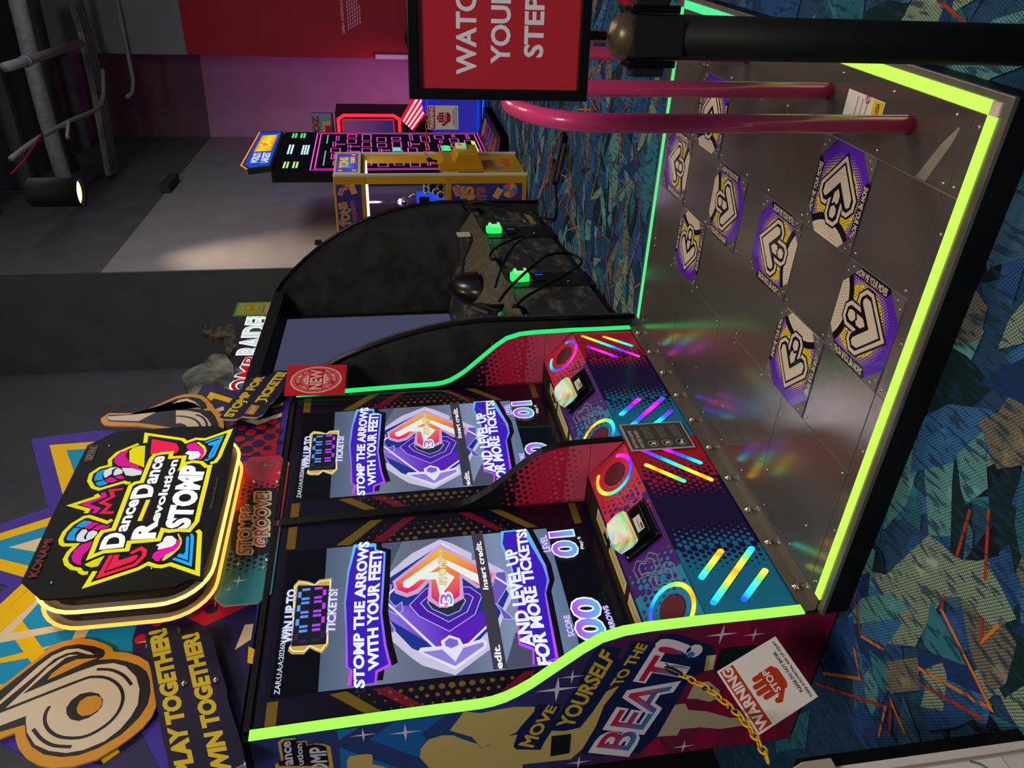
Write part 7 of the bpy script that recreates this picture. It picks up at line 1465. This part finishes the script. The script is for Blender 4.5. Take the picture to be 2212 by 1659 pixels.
o = mb.build('header_sign', mz); o['label'] = 'glowing blue header sign with yellow lettering'
dk = P((6.84, 1.15, .30), (1, 0, 0), (0, -.30, -.28)); mb = MB(); mb.box((6.84, .80, 0), (8.30, 1.15, .10), D('#141418', .5)); mb.prism(P((6.84, 0, 0), (0, -1, 0), (0, 0, 1)), [(-1.15, .0), (-.80, .0), (-.80, .08), (-1.15, .16)], -1.46, 0, D('#22202e', .4)); ds = mb.build('control_deck', mz)
mb = MB(); dkp = P((6.84, .80, .083), (1, 0, 0), (0, .35, .08))
for k, c in enumerate(('#7d3a44', '#7d3a44', '#3a5a80', '#8a3a50', '#a89a3a')): mb.flat(dkp, [(.2+k*.22, .08), (.36+k*.22, .08), (.38+k*.22, .24), (.28+k*.22, .30), (.18+k*.22, .24)], D(c, .4), .002)
mb.build('deck_art', ds)
# ================================================================== far corner
PQ = P((9.3, 0, 0), (0, -1, 0), (0, 0, 1))
rf = thing('coin_pusher', 'machine with a red glowing frame behind the tall pink screen game', 'arcade machine', (9.6, 1.4, 0))
mb = MB(); mb.prism(PQ, [(-1.95, 0), (-1.12, 0), (-1.12, 1.98), (-1.95, 1.98)], -.6, -.02, D('#2a1420', .5)); mb.build('cabinet', rf)
mb = MB(); mb.stroke(PQ, [(-1.95, 1.94), (-1.19, 1.94), (-1.14, 1.86), (-1.14, 1.20), (-1.19, 1.12), (-1.95, 1.12)], .045, E('#ff2a3a', 1.5), .006); mb.stroke(PQ, [(-1.95, 1.885), (-1.21, 1.885), (-1.195, 1.86), (-1.195, 1.2), (-1.95, 1.17)], .02, E('#e0203a', .9), .004); mb.stroke(PQ, [(-1.95, 2.02), (-1.3, 2.02), (-1.13, 2.0)], .03, E('#ff2030', 1.2), .006); mb.build('glowing_frame', rf)
mb = MB(); mb.rect(PQ, -1.95, 1.19, -1.20, 1.87, V('e', 1), .0, lambda_ := None) if False else mb.flat(PQ, [(-1.95, 1.19), (-1.20, 1.19), (-1.20, 1.87), (-1.95, 1.87)], V('e', .6), .001, lambda a, b: lerp(hexl('#3c3078'), hexl('#8a4a78'), (b-1.19)/.68)); mb.build('screen', rf)
mb = MB(); mb.rect(PQ, -1.43, 2.03, -1.11, 2.30, D('#7a8a90', .5), .02); mb.obox(PQ, -1.43, 2.0, -1.11, 2.30, -.02, .018, D('#3a3a40', .5))
mb.flat(PQ, [(-1.40, 2.05), (-1.20, 2.05), (-1.22, 2.16), (-1.38, 2.16)], D('#c9b04a', .5), .022); mb.rect(PQ, -1.37, 2.03, -1.27, 2.12, D('#b02a3a', .5), .024); mb.text(PQ, 'OZ', [(-1.36, 2.20), (-1.15, 2.20), (-1.15, 2.28), (-1.36, 2.28)], D('#a02a30', .5), .024, .05)
tag(mb.build('header_board'), 'small dim picture board on top of the red framed machine', 'sign')
pc = thing('popcorn_game', 'machine with a red and white striped bucket and blue glowing panel', 'arcade machine', (9.4, 1.0, 0))
PS = P((9.0, 0, 0), (0, -1, 0), (0, 0, 1)); mb = MB()
def toPS(q): k = (9.0+1.57465)/(9.3+1.57465); return [(1.37599-(1.37599-a)*k if False else -(-1.37599+(-a+1.37599)*k), 1.41322+(b-1.41322)*k) for a, b in q]
mb.prism(PS, toPS([(-1.33, .0), (-.30, .0), (-.30, .66), (-1.40, .68)]), -.5, 0, D('#2430a8', .4))
mb.rect(PS, *toPS([(-1.39, .0)])[0], *toPS([(-.32, .66)])[0], E('#3a34c8', .55), .002); mb.build('cabinet', pc)
mb = MB(); kb = (9.15+1.57465)/(9.3+1.57465); PB = P((9.15, 0, 0), (0, -1, 0), (0, 0, 1))
pb = [Vector((1.37599+(a-1.37599)*kb, 1.41322+(b-1.41322)*kb)) for a, b in TR['pop']]
n = 9
for i in range(n):
    a0, a1 = pb[0].lerp(pb[5], i/n), pb[0].lerp(pb[5], (i+1)/n); b0, b1 = pb[1].lerp(pb[2], i/n), pb[1].lerp(pb[2], (i+1)/n)
    mb.prism(PB, [tuple(b0), tuple(b1), tuple(a1), tuple(a0)], -.11, .0, E('#f01828', .9) if i % 2 == 0 else E('#ffd8f0', .95))
mb.build('striped_bucket', pc)
mb = MB()
for x, s_ in ((.0, 1.5), (.035, .6)):
    mb.tube([PS(-1.33, .015+x*2, .05), PS(-.6, .015+x*2, .05)], .014, E('#1450ff', s_), 8)
mb.build('neon_strip', pc)
mb = MB(); mb.lathe([(.0001, -.10), (.12, -.08), (.16, 0), (.12, .06), (.0001, .08)], E('#1a2af0', .7), PS(-.86, .76, .2), (0, 0, 1), 18); mb.build('blue_dome', pc)
# wall lettering, white strip and round wall thing
RW = P((11.0, .69, 0), (0, -1, 0), (0, 0, 1)); q = [(a+.69, b) for a, b in TR['tq_open']]; mb = MB(); LT = D('#d8b0bc', .5)
RWp = P((10.95, .69, 0), (0, -1, 0), (0, 0, 1)); mb.text(RWp, 'OPEN EVERYDAY', q, LT, .003, .03)
for k in range(6):
    z = q[0][1]-.06-k*.035; x0 = q[0][0]+.05+.02*k; L = .72-.09*k
    for i in range(int(L/.05)): mb.rect(RWp, x0+i*.05, z, x0+i*.05+.036, z+.016, LT, .003)
tag(mb.build('wall_lettering'), 'pale open everyday lettering on the dark red wall', 'lettering')
mb = MB(); mb.obox(RWp, -.0, .85, .06, 1.40, .0, .03, D('#d8cfe0', .4)); tag(mb.build('corner_guard'), 'white upright corner guard at the edge of the red wall', 'trim')
ds_ = thing('round_game', 'round dark machine with a blue glowing rim behind the red sign', 'arcade machine', (9.9, .2, 0))
dp = Vector((9.9, .25, 0)); mb = MB(); mb.lathe([(.15, 0), (.15, .5), (.30, .75), (.33, .85), (.30, .93), (.0001, 1.0)], D('#1d2440', .2), dp, (0, 0, 1), 26); mb.build('body', ds_)
mb = MB(); mb.tube([(9.9+.335*cos(2*pi*i/28), .25+.335*sin(2*pi*i/28), .86) for i in range(28)], .014, E('#3aa0ff', 1.4), 8, True); mb.build('glowing_rim', ds_)
# second warning card on an orange chain
def chain(mb, path, m, L=.040, w=.0095, r=.0030):
    pts = []; path = [Vector(q) for q in path]; acc = 0; pts = [path[0]]
    for a, b in zip(path, path[1:]):
        d = (b-a).length; t = L-acc
        while t <= d: pts.append(a.lerp(b, t/d)); t += L
        acc = d-(t-L)
    for i in range(len(pts)-1):
        d = (pts[i+1]-pts[i]).normalized(); s_ = d.cross(Vector((0, 0, 1))).normalized(); u_ = s_.cross(d)
        x = s_ if i % 2 else u_; c = (pts[i]+pts[i+1])/2; h_ = L*.62
        ring_ = [c+d*(h_*cos(t)*(1 if abs(cos(t)) > .5 else .9))+x*(w*sin(t)) for t in [2*pi*k/12 for k in range(12)]]
        mb.tube(ring_, r, m, 6, True)
fcp = P((6.15, .52, 0), (.55, -.84, 0), (0, 0, 1)); mb = MB()
chain(mb, [(5.839, .706, .973), (5.888, .522, .958), (5.927, .36, .952), (5.958, .219, .945), (5.99, .06, .95)], D('#c8641e', .4), .04, .012, .004)
tag(mb.build('plastic_chain'), 'orange plastic chain strung in front of the tall pink screen game', 'chain')
def hand(mb, p, c, s_, m, h):
    """a stop hand: palm, four fingers and a thumb"""
    U = lambda x, y: (c[0]+x*s_, c[1]+y*s_)
    mb.flat(p, [U(-.34, -.42), (U(-.2, -.5)), U(.2, -.5), U(.36, -.36), U(.36, .12), U(-.34, .12)], m, h)
    for i, (x, t) in enumerate(((-.27, .36), (-.09, .48), (.09, .46), (.27, .34))): mb.stroke(p, [U(x, .05), U(x, t)], .145*s_, m, h, caps=True)
    mb.stroke(p, [U(-.28, -.28), U(-.52, .0), U(-.50, .10)], .15*s_, m, h, caps=True)
def warn_card(p, w, hgt, ht, mred):
    mb = MB(); mb.obox(p, -w/2, -hgt, w/2, 0, -.001, .001, D('#e8e0dc', .25)); mb.rect(p, -w/2+.006, -hgt*.24, w/2-.006, -.006, mred, .0014)
    mb.text(p, 'WARNING', [(-w*.46, -hgt*.20), (w*.46, -hgt*.20), (w*.46, -hgt*.05), (-w*.46, -hgt*.05)], D('#e8e0dc', .4), .0018, .04)
    hand(mb, p, (0, -hgt*.53), hgt*.44, mred, .0016); mb.text(p, 'STOP!', [(-w*.16, -hgt*.62), (w*.20, -hgt*.62), (w*.20, -hgt*.52), (-w*.16, -hgt*.52)], D('#e8e0dc', .4), .0022, .03)
    mb.text(p, 'PLEASE DO NOT ENTER.', [(-w*.33, -hgt*.87), (w*.33, -hgt*.87), (w*.33, -hgt*.82), (-w*.33, -hgt*.82)], BLACK, .0018, .02); mb.text(p, 'THERE IS POTENTIAL RISK OF INJURY', [(-w*.46, -hgt*.955), (w*.46, -hgt*.955), (w*.46, -hgt*.905), (-w*.46, -hgt*.905)], BLACK, .0018, .02)
    return mb
wc = warn_card(P((5.912, .372, .945), (.19, -.98, 0), (0, 0, 1)), .215, .29, 0, D('#b02028', .4))
tag(wc.build('warning_card'), 'white warning stop card hanging far off on the orange chain', 'sign')
# ================================================================== near warning chain
A0 = Vector((-.0785, .684, .578)); dch = Vector((-.81, -.586, 0)); CH = P(tuple(A0), tuple(-dch), (0, 0, 1))
pc_ = thing('plastic_chain', 'yellow plastic chain hooked from the dance cabinet side to the white cabinet', 'chain', tuple(A0))
mb = MB(); chain(mb, [CH(a, b, -.012) for a, b in ((-.083, -.014), (-.15, -.030), (-.207, -.0405), (-.27, -.044), (-.334, -.0437), (-.40, -.042), (-.468, -.0367), (-.53, -.027), (-.581, -.016), (-.64, -.002), (-.689, .010), (-.735, .026))], D('#d8ab18', .35)); mb.build('links', pc_)
mb = MB(); mb.tube([CH(-.043+.043*cos(t)*1.05, -.006+.013*sin(t)-.008*cos(t)*-1, -.012) for t in [2*pi*k/18 for k in range(18)]], .0036, D('#3a3c3e', .2, 1.0), 8, True); mb.tube([CH(-.004, .002, -.012), CH(.0, .004, -.004), CH(.002, .004, .002)], .004, CHROME, 8); mb.build('carabiner', pc_)
mb = MB()
for a, b in ((-.225, -.042), (-.40, -.044)): mb.tube([CH(a+.012*cos(t), b+.014*sin(t), -.012) for t in [2*pi*k/12 for k in range(12)]], .0028, BLACK, 6, True)
mb.build('cable_tie', pc_)
hu = Vector((.922, -.3875, 0)); ta = radians(21); wo = Vector((-.40, .449, .527))+Vector((-.3875, -.922, 0))*.012
wc = warn_card(P(wo, hu*cos(ta)+Vector((0, 0, sin(ta))), hu*-sin(ta)+Vector((0, 0, cos(ta)))), .185, .215, 0, D('#b83a1c', .35))
tag(wc.build('warning_card'), 'white warning stop card hanging on the yellow chain by the dance cabinet', 'sign')
# ================================================================== white cabinet at the left
wcab = thing('white_cabinet', 'white game cabinet corner with black edging at the photo corner by the yellow chain', 'arcade machine', (-1.1, .5, 0))
WHP = D('#cfcac4', .4); WF = front(.205)
mb = MB(); mb.box((-1.6, .205, .0), (-.735, .9, .56), WHP); mb.build('cabinet', wcab)
mb = MB(); mb.box((-.735, .207, .0), (-.705, .9, .565), BLACKG); mb.build('edge_trim', wcab)
mb = MB(); ear = [(-.90, .50), (-.722, .50), (-.722, .565), (-.735, .60), (-.765, .622), (-.80, .632), (-.90, .635)]
mb.prism(WF, ear, -.5, .014, WHP); mb.prism(WF, [(a*.985-.012, b*.985+.004) for a, b in ear], .014, .017, D('#a39a8c', .5)); mb.lathe([(.006, 0), (.005, .004)], D('#4a443c', .5), WF(-.755, .595, .017), WF.n, 10); mb.build('rounded_top', wcab, .003)
mb = MB(); mb.obox(WF, -1.2, .10, -.765, .47, .0, .002, D('#d6d1cb', .4)); mb.stroke(WF, [(-1.2, .478), (-.76, .478), (-.76, .1), (-.758, .0)], .006, D('#8f887e', .5), .003); mb.stroke(WF, [(-.80, .14), (-.775, .16), (-.765, .18)], .006, D('#6a7080', .2), .003)
mb.stroke(WF, [(-1.2, .49), (-.80, .487)], .004, BLACKG, .003); mb.build('front_panel', wcab)
mb = MB(); mx0, mx1, mz0, mz1 = -1.1, -.805, .17, .37; mb.obox(WF, mx0, mz0, mx1, mz1, .002, .006, D('#0b0b0c', .4))
mb.dots(WF, (mx1-.02, mz0), (mx1+.01, mz1), .010, lambda x, y: .0035 if x > mx1-.008 else 0, E('#b0a820', .6), .0065, 0, 6)
for i in range(18): mb.rect(WF, mx1-.03-.02*(i % 3), mz0+.02+i*.009, mx1-.02-.02*(i % 3), mz0+.026+i*.009, E(('#ff5040', '#f0f0ff', '#4060ff')[i % 3], .7), .0065)
mb.build('dot_display', wcab)
# ================================================================== barrier post with its sign
az = radians(82.67); WD = Vector((sin(az), cos(az), 0)); WU = Vector((cos(az), -sin(az), 0))    # looking direction, and its right
bpst = thing('barrier_post', 'black belt barrier post with a framed red watch your step sign on top', 'barrier post', (-.227, -1.195, 0))
c0 = Vector((-.227, -1.195, 0))
mb = MB(); mb.lathe([(.175, 0), (.175, .012), (.16, .022), (.05, .04), (.036, .05)], D('#131416', .35), c0, (0, 0, 1), 40); mb.build('base', bpst)
mb = MB(); mb.lathe([(.0355, .04), (.0355, .985)], D('#0c0d0e', .6, 0, 0, .2), c0, (0, 0, 1), 32); mb.build('post', bpst)
mb = MB(); mb.lathe([(.037, .98), (.037, .996), (.034, 1.010), (.022, 1.022), (.0001, 1.026)], D('#5a4e3c', .35, .5), c0, (0, 0, 1), 32); mb.build('cap', bpst)
for sgn in (1, -1):
    mb = MB(); pf = P(c0+WU*(sgn*.036)+Vector((0, 0, .91)), WD*sgn*-1 if False else WD, (0, 0, 1))
    q = [(-.022, .0), (.022, .0), (.022, .085), (-.022, .085)]
    dd = (0, .012) if pf.n.dot(WU)*sgn > 0 else (-.012, 0); mb.prism(pf, q, *dd, BLACKG); mb.prism(pf, [(-.016, .018), (.016, .018), (.016, .075), (-.016, .075)], dd[0]*2.2, dd[1]*2.2, BLACKM); mb.build('belt_clip', bpst, .003)
mb = MB(); pf = P(c0-WD*.034+Vector((0, 0, .905)), WU, (0, 0, 1)); mb.prism(pf, [(-.030, .0), (.030, .0), (.033, .09), (-.033, .09)], -.01, .004, BLACKM); mb.build('belt_cassette', bpst, .004)
FW, FH, FZ = .228, .300, 1.060
SGP = P(c0-WD*.012+WU*.0115+Vector((0, 0, FZ)), WU, WD*.06+Vector((0, 0, 1)))
mb = MB(); mb.tube([c0+Vector((0, 0, 1.03)), SGP(-.0115, .01, -.008)], .0075, BLACKG, 10); mb.build('neck', bpst)
hw = FW/2; fr_ = .0175
mb = MB()
for q in ([(-hw, 0), (hw, 0), (hw-fr_, fr_), (-hw+fr_, fr_)], [(hw, 0), (hw, FH), (hw-fr_, FH-fr_), (hw-fr_, fr_)], [(hw, FH), (-hw, FH), (-hw+fr_, FH-fr_), (hw-fr_, FH-fr_)], [(-hw, FH), (-hw, 0), (-hw+fr_, fr_), (-hw+fr_, FH-fr_)]): mb.prism(SGP, q, -.012, .006, BLACKG)
mb.build('sign_frame', bpst, .002)
mb = MB(); mb.obox(SGP, -hw+.01, .01, hw-.01, FH-.01, -.010, -.004, D('#a8222c', .12, 0, .4)); LT2 = D('#d2ccd2', .4)
for s_, (x0, x1), (z0, z1) in (('WATCH', (-.074, .074), (.188, .221)), ('YOUR', (-.057, .057), (.132, .164)), ('STEP', (-.046, .046), (.077, .109))): mb.text(SGP, s_, [(x0, z0), (x1, z0), (x1, z1), (x0, z1)], LT2, -.0034, .03)
mb.build('poster', bpst)
# red rail curving in beyond the post
mb = MB(); mb.tube(smooth_path([(2.62, -1.60, .03), (2.62, -1.45, .36), (2.617, -1.20, .37), (2.612, -1.044, .22), (2.607, -.96, .10), (2.604, -.93, .03)], 8), .028, D('#c01f3a', .25, 0, .5), 14)
tag(mb.build('red_hoop'), 'red tube hoop rising from the carpet behind the barrier post', 'rail')
# small wall box, bracket at the paint line
mb = MB(); pw = P((6.26, 2.02, 0), (12.68-6.26, .28, 0), (0, 0, 1))
mb.obox(pw, .7, 2.13, .8, 2.2, 0, .03, BLACKM); tag(mb.build('wall_socket'), 'small black box on the grey wall behind the claw machine', 'socket')
mb = MB(); mb.obox(pw, 2.9, 4.24, 3.5, 4.36, 0, .12, D('#3a3a40', .7)); tag(mb.build('wall_bracket'), 'dark bracket high on the grey wall at the paint line', 'bracket')
# sign of another game seen past the cabinet top
mb = MB(); bs_ = front(1.9); mb.obox(bs_, -.02, 2.05, .62, 2.30, -.05, 0, D('#1a2a5a', .5)); mb.rect(bs_, .0, 2.07, .60, 2.28, E('#2a6ad0', .7), .002); mb.text(bs_, 'MAN', [(.30, 2.19), (.60, 2.19), (.60, 2.27), (.30, 2.27)], E('#e8f4ff', .9), .004, .04); mb.text(bs_, 'TONIGHT', [(.18, 2.08), (.60, 2.08), (.60, 2.15), (.18, 2.15)], E('#f0b040', .8), .004, .03); mb.disc(bs_, .14, 2.2, .06, E('#9af0d8', .8), .004, 20)
mb.box((.0, 1.96, .0), (.6, 2.4, 2.3), BLACKM)
tag(mb.build('back_cabinet'), 'dark cabinet with a blue lit sign glimpsed behind the dance cabinet', 'arcade machine')
spot('wall_washer', (6.8, 1.1, 4.9), (6.45, 2.04, 1.5), 420, (1.0, .76, .48), 52, 1.0, .1)
spot('magenta_wash', (10.3, 1.6, .5), (12.8, 1.3, 2.0), 170, (1.0, .14, .62), 100, .9, .2)  # hidden spot without fixture, added for the machines' magenta glow on the wall
area('blue_wash', (8.4, .2, 1.9), .5, 6, (.2, .3, 1.0), (9.3, 1.2, .8))  # added light with no fixture, tints the far corner blue
